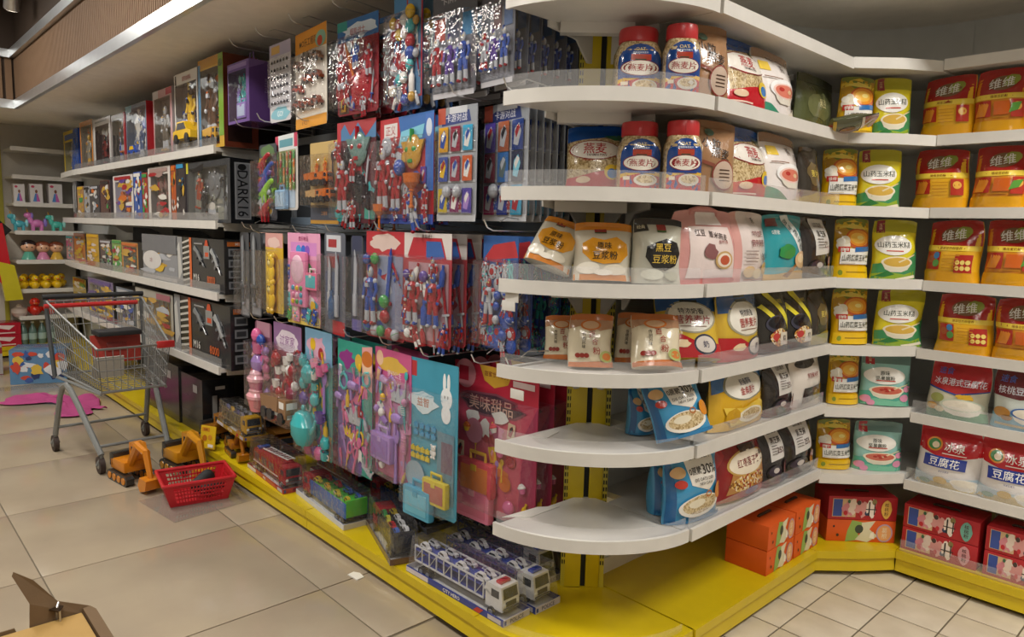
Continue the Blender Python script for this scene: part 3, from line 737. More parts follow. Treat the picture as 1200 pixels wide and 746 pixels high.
def d_soyblack():
    return '#c4c3b4', [('r', 0, .9, 1, 1, '#2c2a28'), ('p', [(0, .78), (.28, .8), (.25, .92), (0, .92)], '#26231f'), ('t', '经典', .13, .86, .06, '#e8e0c0'), ('r', .45, .78, .64, .90, '#9a2a24'), ('r', .45, .78, .64, .81, '#3a5a2a'), ('p', [(.22, .56), (.4, .62), (.62, .68), (.85, .62), (.94, .46), (.85, .28), (.62, .2), (.36, .24), (.2, .4)], '#1f1d1b'), ('t', '黑豆', .55, .54, .12, '#e0bb4a'), ('t', '豆浆粉', .6, .37, .13, '#e0bb4a', .56), ('e', .35, .14, .22, .08, '#dcdccb'), ('e', .75, .12, .14, .07, '#b9b8a4')]
def d_pink():
    return '#d69a96', [('p', [(.16, .10), (.92, .10), (.86, .78), (.2, .78)], '#e9d9d5'), ('p', [(.3, .80), (.75, .80), (.7, .97), (.35, .97)], '#efe6e4'), ('t', '红豆', .34, .70, .09, '#3a2622'), ('t', '薏米燕麦', .62, .66, .085, '#3a2622', .5, -8), ('t', '营养代餐', .68, .58, .045, '#8b2a24', .42), ('p', rough_blob(.46, .45, .1, .11, 2), '#8b5a5a'), ('e', .68, .34, .15, .12, '#c9a56a'), ('e', .68, .34, .12, .095, '#efe0d0'), ('e', .68, .34, .08, .065, '#c0583a'), ('p', wavy(.09, .015), '#d8827e')]
def d_milkoats():
    return '#e2d5d1', [('r', 0, 0, .16, 1, '#d9a39d'), ('r', .82, 0, 1, .35, '#d9b5a8'), ('t', '禾', .62, .88, .09, '#3a3030'), ('e', .63, .88, .0, .0, '#000000'), ('t', '牛奶加钙', .58, .69, .09, '#7a1f2a', .58), ('t', '营养燕麦片', .58, .56, .10, '#7a1f2a', .7), ('t', '30%', .72, .37, .09, '#4a3a3a', .3), ('t', '0蔗糖', .88, .37, .07, '#4a3a3a', .2), *lines(.34, .44, .28, 4, .05, '#8b7a74'), ('e', .3, .16, .13, .08, '#d8b98a'), ('e', .5, .13, .12, .07, '#ead7b0'), ('e', .72, .2, .12, .09, '#c9a25a'), ('r', .18, .04, .8, .055, '#b58a7a')]
def d_teal():
    return '#2f9aa5', [('p', [(.42, .98), (.62, 1), (.98, .46), (.74, .40)], '#e6ecea'), ('t', '灵芝', .56, .84, .1, '#2a4a52', .3, -60), ('t', '孢子粉', .74, .62, .12, '#2a4a52', .34, -60), ('r', .04, .82, .3, .94, '#7a2a24'), ('t', '0蔗糖', .2, .73, .07, '#e6f2f0', .3), ('p', rough_blob(.4, .44, .2, .12, 7), '#2f8f4a'), ('e', .78, .32, .2, .13, '#d9b48a'), ('e', .74, .34, .1, .07, '#e9cfa8'), ('p', wavy(.13, .03), '#c9a25a'), ('p', [(.3, .08), (.6, .26), (.64, .22), (.4, .05)], '#8b5a2a')]
def d_black25(txt='黑芝麻', big='25%'):
    return '#2b2727', [('p', [(.24, .97), (.80, .97), (.84, .42), (.28, .38)], '#d9d6d2'), ('t', '黑麦' if txt != '黑芝麻' else '山药葛根', .53, .87, .08, '#4a4444', .5), ('t', txt, .53, .73, .11, '#2a2424', .5), ('t', big, .64, .56, .1, '#4a2424', .3), *lines(.42, .64, .2, 4, .045, '#6a6462'), ('e', .38, .2, .26, .12, '#1a1718'), ('e', .36, .22, .2, .085, '#3a3240'), ('e', .4, .23, .1, .045, '#c9bfb8'), ('p', rough_blob(.82, .25, .14, .13, 8), '#7a2a34'), ('e', .85, .3, .06, .05, '#e6d2d2'), ('p', wavy(.05, .01), '#57504a')]
def d_lotus():
    return '#dcd0b4', [('r', 0, .88, 1, 1, '#b5652a'), ('p', [(0, .72), (.4, .80), (.7, .68), (1, .74), (1, .9), (0, .9)], '#b58a6a'), ('e', .48, .79, .24, .1, '#c96f2a'), ('e', .48, .79, .19, .075, '#d8b08a'), ('p', wavy(.10, .01), '#c46f35'), ('t', '百', .52, .62, .12, '#9a2a20'), ('t', '合', .60, .48, .12, '#9a2a20'), ('t', '粉', .64, .31, .14, '#9a2a20'), ('t', '传\n统\n风\n味', .34, .50, .30, '#2e2620', .1), ('e', .2, .22, .06, .045, '#8b2a20'), ('e', .3, .22, .06, .045, '#8b2a20'), ('e', .4, .22, .06, .045, '#8b2a20'), ('e', .85, .2, .15, .11, '#a9b06a'), ('e', .86, .2, .1, .07, '#c9783a')]
def d_nutri():
    return '#d6b33a', [('r', 0, .72, 1, 1, '#2a568f'), ('e', .52, .62, .42, .27, '#a8a48c'), ('e', .52, .62, .38, .245, '#ece9de'), ('r', .4, .86, .7, .97, '#1f2a22'), ('t', '特浓奶香', .52, .70, .10, '#2a2a3a', .5), ('t', '营养麦片', .52, .56, .14, '#a3222a', .62), ('r', .3, .45, .74, .46, '#7a4a3a'), ('p', [(0, 0), (1, 0), (1, .22), (.6, .2), (.3, .34), (0, .36)], '#b81f28'), ('e', .68, .19, .2, .15, '#3a3a4a'), ('e', .68, .19, .17, .12, '#d8d0c8'), ('t', '奶', .68, .19, .1, '#3a3a5a'), ('p', rough_blob(.3, .2, .12, .06, 2), '#f0d9b0')]
def d_darkyellow():
    return '#23201c', [('p', [(.2, 1), (.42, 1), (.95, .42), (.9, .32)], '#e0d43a'), ('p', [(0, .74), (.1, .78), (.55, .44), (.5, .36)], '#e0d43a'), ('t', '黑芝麻糊', .6, .80, .07, '#d8c94a', .5), ('e', .42, .44, .3, .14, '#3a3a4a'), ('e', .42, .46, .25, .1, '#15151c'), ('p', rough_blob(.5, .22, .3, .14, 6), NUTS), ('e', .36, .24, .1, .06, '#c23a3a'), ('r', .5, .1, .8, .3, '#e2d8cb'), ('t', '糊', .66, .2, .1, '#2a2a2a')]
def d_blueoats():
    return '#3f95c4', [('p', [(0, 0), (.12, 0), (.08, 1), (0, 1)], '#1f5f95'), ('p', [(.30, .98), (.86, .98), (.84, .52), (.66, .40), (.5, .46), (.34, .52)], '#e9e4da'), ('t', '营养燕麦片', .6, .88, .09, '#2a2420', .46), ('t', '0蔗糖', .46, .70, .10, '#2a2420', .24), ('t', '30%', .72, .70, .13, '#2a2420', .26), ('t', 'DIE OATS DER', .58, .58, .045, '#3a322a', .42), ('t', 'NEW DAW', .6, .52, .04, '#3a322a', .3), ('e', .5, .22, .38, .16, '#f1ece0'), ('e', .5, .235, .33, .13, OATS), ('e', .42, .26, .16, .06, '#e9dfc6'), ('o', .64, .36, .06, .05, .02, '#b5652a'), ('e', .15, .72, .12, .08, '#d9b07a'), ('e', .16, .56, .09, .06, '#c0392b'), ('e', .88, .36, .1, .12, '#d98a2a'), ('p', wavy(.05, .01), '#2a77a8')]
def d_gold():
    return '#d9aa22', [('p', [(0, .62), (.2, .7), (.75, .62), (1, .74), (1, 1), (0, 1)], '#3a6aa0'), ('e', .52, .70, .40, .245, '#8a8a72'), ('e', .52, .70, .365, .22, '#efece2'), ('r', .38, .90, .68, .99, '#1f3a2a'), ('t', '奶香原味', .52, .76, .10, '#2a3a6a', .5), ('t', '金典麦片', .52, .62, .13, '#a3222a', .6), ('p', [(.1, .4), (.4, .34), (.75, .42), (.95, .3), (.9, .1), (.2, .06)], '#e9c84a'), ('e', .58, .2, .26, .13, '#f2ead0'), ('e', .58, .21, .2, .09, OATS), ('p', rough_blob(.24, .24, .12, .12, 4), '#c99a1a')]
def d_whiteblack():
    return '#ddd5cc', [('e', .4, .84, .28, .08, '#2a2624'), ('e', .62, .88, .16, .07, '#1f1c1a'), ('t', '黑豆紫米粥', .54, .62, .09, '#8b1f24', .66), ('r', .3, .56, .76, .565, '#b5a79a'), ('p', [(.2, .10), (.86, .14), (.84, .42), (.24, .40)], '#2e2a28'), ('t', '谷物', .6, .30, .07, '#d9cfc4'), ('e', .4, .2, .1, .05, '#57504a'), ('p', wavy(.06, .01), '#c9bfb2')]
def d_redlotus():
    return '#8f1c20', [('p', [(.12, .10), (.9, .12), (.86, .45), (.55, .50), (.2, .42)], '#b8824a'), ('p', rough_blob(.5, .22, .36, .13, 5), NUTS), ('e', .52, .52, .40, .2, '#c9a25a'), ('e', .52, .52, .37, .175, '#efe4cf'), ('r', .4, .68, .74, .78, '#3a2a24'), ('t', '红枣莲子羹', .52, .53, .13, '#7a1a1a', .62), ('t', '羹', .82, .56, .16, '#3a1a14'), ('r', .36, .84, .7, .9, '#d9b070'), ('e', .55, .08, .14, .05, '#4a4a7a'), ('p', [(0, .5), (.12, .7), (.06, .95), (0, .95)], '#b02a2c')]
def d_kraft():
    return '#a37b58', [('r', 0, .9, 1, 1, '#8f6a4a'), ('t', '小粒', .38, .70, .14, '#2e2018', .5, -10), ('t', '燕麦', .55, .56, .14, '#2e2018', .5, -10), ('e', .36, .84, .1, .05, '#4a6a5a'), ('e', .62, .28, .26, .2, '#8b3a34'), ('e', .62, .28, .235, .18, '#c9b2a0'), ('p', [(.14, .48), (.4, .42), (.42, .37), (.16, .43)], '#8b4a3a'), *[('r', .5, .2 + .045 * k, .74, .215 + .045 * k, '#4a342a') for k in range(4)]]
def d_dark():
    return '#38322b', [('p', rough_blob(.5, .55, .3, .2, 9), '#6a5a3a'), ('p', wavy(.2, .04), '#8b7a2a'), ('t', '麦片', .5, .55, .12, '#e0c95a')]
FOOD = {  # design: (builder, label, depth, kind of label variants)
    'yanmai': (d_yanmai, 'oat flake bag with blue top', .09), 'pinkwhite': (d_pinkwhite, 'white oatmeal bag with a pink bowl picture', .08), 'olive': (d_olive, 'dark olive cereal bag', .07),
    'soupA': (d_soupA, 'yellow corn soup bag with orange bowl', .07), 'soupB': (d_soupB, 'lime yellow corn paste bag with white oval', .07), 'soupT': (d_soupTeal, 'mint green lotus powder bag', .07),
    'weiA': (lambda: d_weiwei(0), 'red and yellow soy milk bag with leaf print', .09), 'weiA2': (lambda: d_weiwei(1), 'red and yellow soy milk bag with coloured dots', .09), 'weiB': (d_weiB, 'red and orange soy milk bag with green leaf', .09),
    'tofu': (d_tofu, 'white tofu pudding bag with blue title', .09), 'tofu2': (d_tofu2, 'red topped tofu pudding bag with beige bowl', .09), 'tofu3': (d_tofu3, 'maroon topped walnut tofu pudding bag', .09),
    'soy': (d_soy, 'soy milk powder bag with orange blob', .10), 'soyblack': (d_soyblack, 'black bean soy milk bag with black blob', .10), 'pink': (d_pink, 'pink carrier bag of oatmeal with carrying handle', .09),
    'milkoats': (d_milkoats, 'pale pink milk oatmeal bag with maroon title', .08), 'teal': (d_teal, 'teal cereal powder bag with slanted white label', .08), 'black25': (d_black25, 'black sesame powder bag', .08),
    'lotus': (d_lotus, 'small cream lily powder bag', .06), 'nutri': (d_nutri, 'blue and red cereal bag with oval', .09), 'darkyellow': (d_darkyellow, 'black sesame paste bag with yellow stripes', .07),
    'blue': (d_blueoats, 'blue oatmeal bag with oat bowl', .08), 'gold': (d_gold, 'gold and blue cereal bag with white oval', .09), 'whiteblack': (d_whiteblack, 'white and black congee mix bag', .08),
    'redlotus': (d_redlotus, 'dark red lotus seed soup bag with cream oval', .09), 'kraft': (d_kraft, 'brown kraft paper oat bag with white oval', .08), 'dark': (d_dark, 'dark brown cereal bag', .06)}
SHELFWORD = {0: 'top', 1: 'second', 2: 'third', 3: 'fourth', 4: 'fifth', 5: 'sixth', 6: 'lowest'}
_seed = [0]
def food(design, plane, x0, x1, ytop, lv, where, lean=0.0, yaw=0.0, D=None, dz=0.0, group=None, sag=0.0, roll=0.0, topw=.94):
    base = {'B': LV_B, 'C': LV_C, 'K': LV_K, 'E': LV_B}[plane[0]][lv]
    zs = base - 0.012 + dz
    c, W, H, n, rz = fit(plane, x0, x1, ytop, zs)
    up = {'B': LV_B, 'C': LV_C, 'K': LV_K, 'E': LV_B}[plane[0]][lv - 1]; H = min(H, up - .05 - zs); W *= .97
    jr = random.Random(int(x0 * 7 + ytop)); lean += jr.uniform(.0, .05); yaw += jr.uniform(-.07, .07)
    fn, lab, d0 = FOOD[design]; D = (D or d0) * 1.15; _seed[0] += 1
    body, ops = fn()
    bmat = mat(body, 'film') if isinstance(body, str) else body
    mb, pr = pouch(W, H, D, bmat, ops, _seed[0], sag=sag, topw=topw)
    c = c - n * (D / 2 + 0.002)
    c.z += 0.001 + D / 2 * abs(math.sin(lean)) + W / 2 * abs(math.sin(roll))
    o = mb.build('food_bag', loc=c)
    o.rotation_euler = (-lean, roll, rz + yaw)
    pr.build('front_label', o, 0.6)
    tag(o, lab + (', ' if not where.startswith(('on','in','b','up','st','sl','l','h','t','s')) else ' ') + where, 'bag', group)
    return o
# ---- end cap
J_R = mat('#c23438', 'plastic')
def jar(x0, x1, ytop, lv, plane, where):
    zs = LV_B[lv] - 0.012
    c, W, H, n, rz = fit(plane, x0, x1, ytop, zs)
    r = W / 2 * 0.97; H = min(H, LV_B[lv - 1] - .074 - zs)
    t = tag(empty('oat_jar', c - n * r + Vector((0, 0, .001)), rz), 'oat flake jar with red lid ' + where, 'jar', 'oat jars')
    hb = H * 0.80
    prof = [(r * .86, 0), (r * .97, .008), (r, .02), (r, hb * .72), (r * .97, hb * .84), (r * .86, hb * .95), (r * .78, hb)]
    MB().lathe(prof, (0, 0, 0), OATS, 28, sq=3.2).build('jar_body', t)
    hl = H - hb; lp = [(r * .80, 0), (r * .84, .004), (r * .84, hl * .8), (r * .80, hl), (r * .2, hl)]
    lid = MB().lathe(lp, (0, 0, hb), J_R, 40)
    for k in range(40):
        a = 2 * PI * k / 40; lid.box(-.0015, .0015, -r * .853, -r * .835, hb + .006, hb + hl * .76, J_R) if k == 0 else None
    lid.build('lid', t)
    def S(x, z, e):
        a = x / r; cs, sn = math.sin(a), math.cos(a); k = (abs(cs) ** 3.2 + abs(sn) ** 3.2) ** (-1 / 3.2)
        zz = z / hb
        rr = r if zz < .72 else r * (1 - .14 * ((zz - .72) / .23) ** 1.6)
        return ((rr * k + e) * cs, -(rr * k + e) * sn, z)
    Wl = r * 1.9
    arch = [(.04, .05), (.96, .05), (.98, .62)] + [(.5 + .48 * math.cos(PI * i / 10), .62 + .33 * math.sin(PI * i / 10)) for i in range(1, 10)] + [(.02, .62)]
    ops = [('p', arch, '#1f4a94'), ('p', [(.03, .05), (.97, .05), (.975, .34), (.7, .3), (.4, .36), (.03, .3)], '#c0262c'), ('p', [(.03, .34), (.4, .40), (.97, .37), (.97, .30), (.5, .36), (.03, .27)], '#e6b62a'),
           ('r', .3, .66, .72, .76, '#b3402a'), ('r', .38, .60, .62, .68, '#2a4a34'), ('t', 'OAT', .5, .85, .06, '#e9d9a0', .3), ('t', '即食原味燕麦片', .5, .79, .035, '#dfe6f2', .6), ('e', .5, .53, .40, .135, '#8b2a2a'), ('e', .5, .53, .38, .122, '#efe9dc'), ('t', '燕麦片', .5, .535, .125, '#a3222a', .64), ('r', .2, .36, .8, .40, '#24408a'),
           ('e', .6, .24, .26, .1, '#d8d2c4'), ('e', .6, .255, .2, .07, OATS), ('r', .12, .24, .26, .30, '#efe0c8')]
    draw(ops, Wl, hb, S, 'gloss', 0.001).build('label', t)
    MB().lathe([(p[0] * 1.012 + .0008, p[1]) for p in prof[1:-1]], (0, 0, 0), clear('jar_wall', 0.03, (1, 1, 1), 0.0, 0.0, 1, 0.05), 28, sq=3.2).build('clear_wall', t)
    return t
W1, W2 = 'on the second shelf', 'on the third shelf'
jar(722, 780, 17, 1, 'E30', 'beside the bare post, on the second shelf'); jar(779, 825, 24, 1, 'E34', 'against the brown kraft bag, on the second shelf')
jar(725, 779, 137, 2, 'E30', 'in front of the oat bag, third shelf'); jar(780, 827, 140, 2, 'E34', 'against the brown kraft bag, on the third shelf')
food('kraft', 'B4', 824, 862, 26, 1, 'behind the oat jar, ' + W1, yaw=-.35); food('kraft', 'B4', 829, 866, 140, 2, 'behind the oat jar, ' + W2, yaw=-.35)
food('yanmai', 'E20', 662, 738, 146, 2, 'behind the oat jars, ' + W2, lean=.1, yaw=-.1)
food('soy', 'E30', 610, 672, 268, 3, 'slumped over to one side', lean=.35, yaw=-.35, topw=.8, roll=.32)
food('soy', 'E34', 672, 746, 263, 3, 'upright next to the black bean bag', lean=.12, topw=.95)
food('soyblack', 'E34', 742, 806, 257, 3, 'on the round fourth shelf', lean=.05, yaw=.1)
pk = food('pink', 'B4', 806, 868, 246, 3, 'on the fourth shelf', yaw=-.25, topw=.8)
hh = pk.dimensions.z; ww = pk.dimensions.x
MB().tube([(-ww * .2, 0, hh * .93), (-ww * .19, 0, hh * .985), (-ww * .08, 0, hh * 1.02), (ww * .08, 0, hh * 1.02), (ww * .19, 0, hh * .985), (ww * .2, 0, hh * .93)], .007, mat('#d28f8c', 'plastic')).build('handle', pk)
LG = 'lily powder bags on the round fifth shelf'
food('lotus', 'E24', 636, 682, 374, 4, 'leaning behind another on the round fifth shelf', lean=.2, yaw=-.2)
food('lotus', 'E34', 666, 722, 372, 4, 'standing in front of its neighbour on the round fifth shelf', lean=.12)
food('lotus', 'E24', 722, 764, 370, 4, 'half hidden between two others on the round fifth shelf', lean=.15, yaw=-.2)
food('lotus', 'E38', 742, 806, 372, 4, 'lying back against the red cereal bag', lean=.42, yaw=.15)
food('nutri', 'E24', 772, 856, 350, 4, 'behind the lily powder bags, on the fifth shelf', lean=.35, yaw=.2)
food('nutri', 'B16', 822, 864, 344, 4, 'squeezed behind a twin, on the fifth shelf', lean=.1)
food('blue', 'E20', 734, 772, 458, 5, 'standing against the back panel, on the sixth shelf', yaw=.5, lean=.05)
food('blue', 'E34', 768, 846, 452, 5, 'slumped forward on the sixth shelf', lean=.3, yaw=.3, roll=-.2)
food('blue', 'E20', 762, 792, 536, 6, 'turned sideways on the lowest shelf', yaw=.8)
food('blue', 'B4', 797, 848, 527, 6, 'facing out on the lowest shelf', yaw=-.1)
# ---- short wing
food('yanmai', 'B', 858, 914, 36, 1, 'beside a kraft bag, ' + W1, lean=.16); food('pinkwhite', 'B', 897, 944, 58, 1, W1, lean=.1)
food('olive', 'B12', 942, 986, 84, 1, 'behind the fallen bag, ' + W1)
food('yanmai', 'B', 860, 912, 148, 2, 'beside a kraft bag, ' + W2, lean=.1); food('pinkwhite', 'B', 906, 950, 153, 2, W2, lean=.06)
food('dark', 'B4', 946, 968, 172, 2, 'by the inner corner, ' + W2)
food('milkoats', 'B', 864, 911, 240, 3, 'on the fourth shelf'); food('teal', 'B', 907, 950, 243, 3, 'on the fourth shelf'); food('black25', 'B', 948, 982, 247, 3, 'beside the teal bag, on the fourth shelf')
food('nutri', 'B', 852, 905, 343, 4, 'in the front row, on the fifth shelf', lean=.05); food('darkyellow', 'B', 902, 934, 340, 4, 'next to a red cereal bag, fifth shelf', lean=.1); food('darkyellow', 'B', 930, 960, 338, 4, 'next to a brown bag, on the fifth shelf', lean=.06); food('dark', 'B4', 956, 978, 340, 4, 'by the inner corner, on the fifth shelf')
food('gold', 'B', 846, 908, 427, 5, 'on the sixth shelf', lean=.06); food('black25', 'B', 906, 937, 420, 5, 'between gold and white bags, on the sixth shelf'); food('whiteblack', 'B', 935, 971, 411, 5, 'on the sixth shelf')
food('redlotus', 'B', 852, 908, 508, 6, 'on the lowest shelf', lean=.12, topw=.86); food('black25', 'B', 902, 929, 503, 6, 'next to the dark red bag, on the lowest shelf', lean=.08); food('black25', 'B', 924, 961, 492, 6, 'next to the yellow soup bag, on the lowest shelf')
# a bag lying over the shelf edge
lb, lp = pouch(.2, .16, .05, mat('#4d5133', 'film'), [('r', 0, .7, 1, 1, '#8b2430'), ('r', 0, .64, 1, .7, '#d8cfc0'), ('p', rough_blob(.5, .35, .3, .22, 3), '#7a4a3a'), ('r', 0, 0, 1, .08, '#c9a52a')], 77)
fb = lb.build('food_bag', loc=Vector((-1.25, 2.86, LV_B[1] + .012)))
fb.rotation_euler = (PI / 2 - .15, .1, PI / 2 + .5); lp.build('front_label', fb)
tag(fb, 'dark olive bag with a red band lying over the edge of the second shelf', 'bag')
# ---- inner corner and long wing
KA = [(985, 1030, 82), (966, 1012, 168), (979, 1026, 250), (976, 1025, 334), (973, 1013, 414), (959, 1003, 494)]
KB = [(1028, 1073, 87), (1011, 1062, 170), (1027, 1080, 252), (1031, 1088, 336), (1013, 1072, 416), (1004, 1062, 496)]
for i in range(6):
    wh = 'in the inner corner, %s shelf' % SHELFWORD[i + 1]
    food('soupA', 'K', *KA[i], i + 1, wh, yaw=.12, group='yellow corn soup bags'); food('soupB' if i < 4 else 'soupT', 'K', *KB[i], i + 1, wh, yaw=-.12)
CA = [(1074, 1140, 88, 'weiA'), (1066, 1134, 167, 'weiA'), (1080, 1150, 256, 'weiA2'), (1092, 1163, 345, 'weiA2'), (1083, 1160, 420, 'tofu2'), (1070, 1150, 494, 'tofu')]
CB = [(1138, 1206, 74, 'weiB'), (1134, 1206, 164, 'weiB'), (1148, 1218, 254, 'weiB'), (1161, 1230, 344, 'weiB'), (1158, 1236, 427, 'tofu3'), (1143, 1226, 508, 'tofu')]
for i in range(6):
    w = '%s shelf, long wing' % SHELFWORD[i + 1]
    food(CA[i][3], 'C', *CA[i][:3], i + 1, w + (' beside the corner' if i == 5 else ''), topw=.9)
    food(CB[i][3], 'C', *CB[i][:3], i + 1, w + (' beside its twin' if i == 5 else ''), topw=.92)
    if i < 4:
        x0, x1, yt, ds = CB[i]; food('weiA2' if i < 2 else 'weiA', 'C', x1 + 2, x1 + 74, yt - 4, i + 1, 'past orange bags, ' + w, topw=.9)
    # back row
# ---- gift boxes on the plinth
OR = mat('#d8591c', 'paper'); RE = mat('#b3232b', 'paper')
def giftbox(c, rz, W, D, H, kind, label, group=None):
    body = OR if kind == 'o' else RE
    t = tag(empty('gift_box', c, rz), label, 'box', group)
    MB().rbox(-W / 2, W / 2, -D / 2, D / 2, 0, H, body, .002).build('carton', t)
    if kind == 'o':
        ops = [('p', [(.28, 0), (.5, .1), (.44, .5), (.55, .9), (.36, 1), (.3, .5)], '#8fae5a'), ('p', [(.42, .1), (.6, 0), (.75, .3), (.62, .6), (.7, 1), (.5, .9), (.52, .5)], '#d8d2b4'), ('e', .47, .6, .06, .2, '#3a4438'), ('e', .84, .45, .12, .42, '#b59ab0'), ('e', .84, .45, .1, .36, '#e0a066'), ('t', '葛\n根', .84, .45, .5, '#e6d2b0', .1), ('e', .1, .7, .015, .05, '#2a2a2a'), ('e', .16, .3, .02, .07, '#3a2a1a'), ('p', [(.62, .2), (.7, .16), (.68, .5), (.64, .44)], '#efe9d8')]
    else:
        lc = '#d8a84a' if kind == 'r' else ('#6fa898' if kind == 'g' else '#d89aa0')
        ops = [('r', .06, .12, .40, .90, '#d8b48a'), ('r', .07, .14, .2, .88, '#3a52a0'), ('p', rough_blob(.3, .5, .09, .36, 4, 16, .35), '#d88a94'), ('p', rough_blob(.36, .56, .07, .3, 6, 16, .35), '#e6d2c4'), ('p', rough_blob(.5, .5, .1, .34, 7, 18, .4), '#d99a96'), ('e', .44, .75, .03, .1, '#4a3a34'), ('e', .56, .3, .03, .1, '#2a3a5a'), ('p', rough_blob(.62, .55, .07, .36, 3, 18, .4), '#efe0d4'), ('e', .66, .8, .035, .12, '#8b7a4a'), ('r', .58, .2, .6, .8, '#26221f'), ('r', .66, .25, .675, .75, '#26221f'), ('r', .54, .46, .7, .5, '#2a2422'), ('e', .25, .3, .03, .1, '#c02a34'), ('e', .47, .3, .025, .1, '#c8323a'), ('p', rough_blob(.84, .5, .075, .40, 2, 16, .06), lc), ('t', '核\n桃\n粉', .84, .5, .56, '#3a1a14', .06), ('e', .29, .8, .02, .08, '#3a6a4a')]
    draw(ops, W, H, flatS(-D / 2), 'paper').build('front_label', t)
    if 'upper' not in label and 'on top' not in label: return t
    h = MB()
    h.tube([(-.05, -.01, H), (-.045, -.01, H + .004), (.045, -.01, H + .004), (.05, -.01, H)], .006, mat('#3a2412', 'rubber'), 6); h.build('handle', t)
    return t
zb = BASE_Z + .0005
OB = 'orange gift boxes'
for k, (y0, y1) in enumerate(((2.575, 2.80), (2.81, 3.035))):
    for s in (0, 1):
        giftbox(Vector((-1.33, (y0 + y1) / 2, zb + s * .102)), PI / 2, y1 - y0, .18, .1, 'o', 'orange gift carton with fruit print, %s of the stack %s' % (('upper', 'lower')[1 - s], ('nearer the end post', 'nearer the inner corner')[k]))
kq = PLANES['K']; c, W, H, n, rz = fit('K', 971, 1052, 578, zb)
cc0 = c - n * .09
giftbox(cc0, rz, W, .16, .098, 'o', 'orange gift carton under a red one in the inner corner'); giftbox(cc0 + Vector((0, 0, .1)), rz, W, .16, .105, 'r', 'red gift carton with yellow badge on top of an orange one')
for k, (xa, xb, kd) in enumerate(((1056, 1146, ('p', 'g')), (1152, 1240, ('p', 'r')))):
    L = on_z(xa, 640 + 30 * k, .12); a = on_plane(xa, 630 + 25 * k, Vector((0, C_F + .03, 0)), (0, -1, 0)).x; b = on_plane(xb, 640 + 30 * k, Vector((0, C_F + .03, 0)), (0, -1, 0)).x
    for s in (0, 1):
        giftbox(Vector(((a + b) / 2, C_F + .12, zb + s * .102)), 0, b - a, .17, .1, kd[s], 'red gift carton with %s badge, %s of the stack %s' % ({'p': 'pink', 'g': 'green', 'r': 'yellow'}[kd[s]], ('lower', 'upper')[s], ('beside the inner corner', 'further along the long wing')[k]))

# paper left on the empty round shelves
for k, (pts, lv, w) in enumerate((([(622, 512), (648, 503), (655, 506), (640, 514)], 5, 'sixth'), ([(588, 606), (630, 594), (656, 593), (622, 606)], 6, 'lowest'))):
    pp = [on_z(x, y, LV_B[lv] - .0115) for x, y in pts]; c = sum(pp, Vector()) / 4
    o = MB().prism([(p.x - c.x, p.y - c.y) for p in pp], 0, .0015, mat('#dedbd4', 'paper'), 'z').build('paper_slip', None, 0, loc=c); tag(o, 'white paper slip lying on the empty round %s shelf' % w, 'paper')
# ================================================================== TOYS: small pieces (x right, z up, front -y), centred at the origin
SILV = '#b4b8c0'; RED = '#a51f2a'; BLU = '#2a4ea6'; GOLD = '#c79a3a'; PUR = '#5b3f95'; PINKC = '#d8679a'; TEAL = '#3fb0b4'; YEL = '#e2b81e'; ORA = '#cf6a1e'; LILAC = '#a884cc'; BLK = '#23242a'; WHT = '#e8e6e2'; GRN = '#3f9a4a'; MINT = '#8fd0c0'
def pl(c): return mat(c, 'gloss') if isinstance(c, str) else c
def t_figure(s, cs):
    a, b, c = (pl(x) for x in cs); m = MB()
    m.ball((0, 0, .40 * s), (.075 * s, .075 * s, .10 * s), b); m.box(-.008 * s, .008 * s, -.085 * s, 0, .40 * s, .53 * s, a)
    m.ball((-.03 * s, -.06 * s, .41 * s), .02 * s, pl('#e8d98a'), 6, 5); m.ball((.03 * s, -.06 * s, .41 * s), .02 * s, pl('#e8d98a'), 6, 5)
    m.tube([(0, 0, -.02 * s), (0, 0, .1 * s), (0, 0, .24 * s), (0, 0, .31 * s)], [.085 * s, .075 * s, .13 * s, .05 * s], a, 10)
    m.box(-.05 * s, .05 * s, -.135 * s, -.05 * s, .15 * s, .22 * s, b); m.ball((0, -.12 * s, .23 * s), .025 * s, c, 6, 5)
    for q in (-1, 1):
        m.ball((q * .15 * s, 0, .25 * s), .055 * s, b, 8, 6)
        m.tube([(q * .15 * s, 0, .25 * s), (q * .19 * s, 0, .1 * s), (q * .17 * s, -.06 * s, -.02 * s)], [.045 * s, .04 * s, .032 * s], a, 7); m.ball((q * .17 * s, -.06 * s, -.04 * s), .04 * s, b, 7, 5)
        m.tube([(q * .06 * s, 0, -.03 * s), (q * .09 * s, -.01 * s, -.22 * s), (q * .10 * s, 0, -.44 * s)], [.075 * s, .055 * s, .05 * s], a, 8)
        m.tube([(q * .09 * s, -.01 * s, -.26 * s), (q * .10 * s, 0, -.45 * s)], [.06 * s, .062 * s], b, 8); m.ball((q * .105 * s, -.04 * s, -.47 * s), (.05 * s, .09 * s, .04 * s), c, 7, 5)
    return m
def t_sword(s, cs):
    a, b = pl(cs[0]), pl(cs[1]); m = MB()
    m.prism([(-.03 * s, -.2 * s), (.03 * s, -.2 * s), (.035 * s, .38 * s), (0, .5 * s), (-.035 * s, .38 * s)], -.012 * s, .012 * s, a)
    m.rbox(-.10 * s, .10 * s, -.025 * s, .025 * s, -.24 * s, -.19 * s, b, .004); m.tube([(0, 0, -.24 * s), (0, 0, -.45 * s)], .024 * s, b, 8); m.ball((0, 0, -.47 * s), .035 * s, a, 8, 6)
    return m
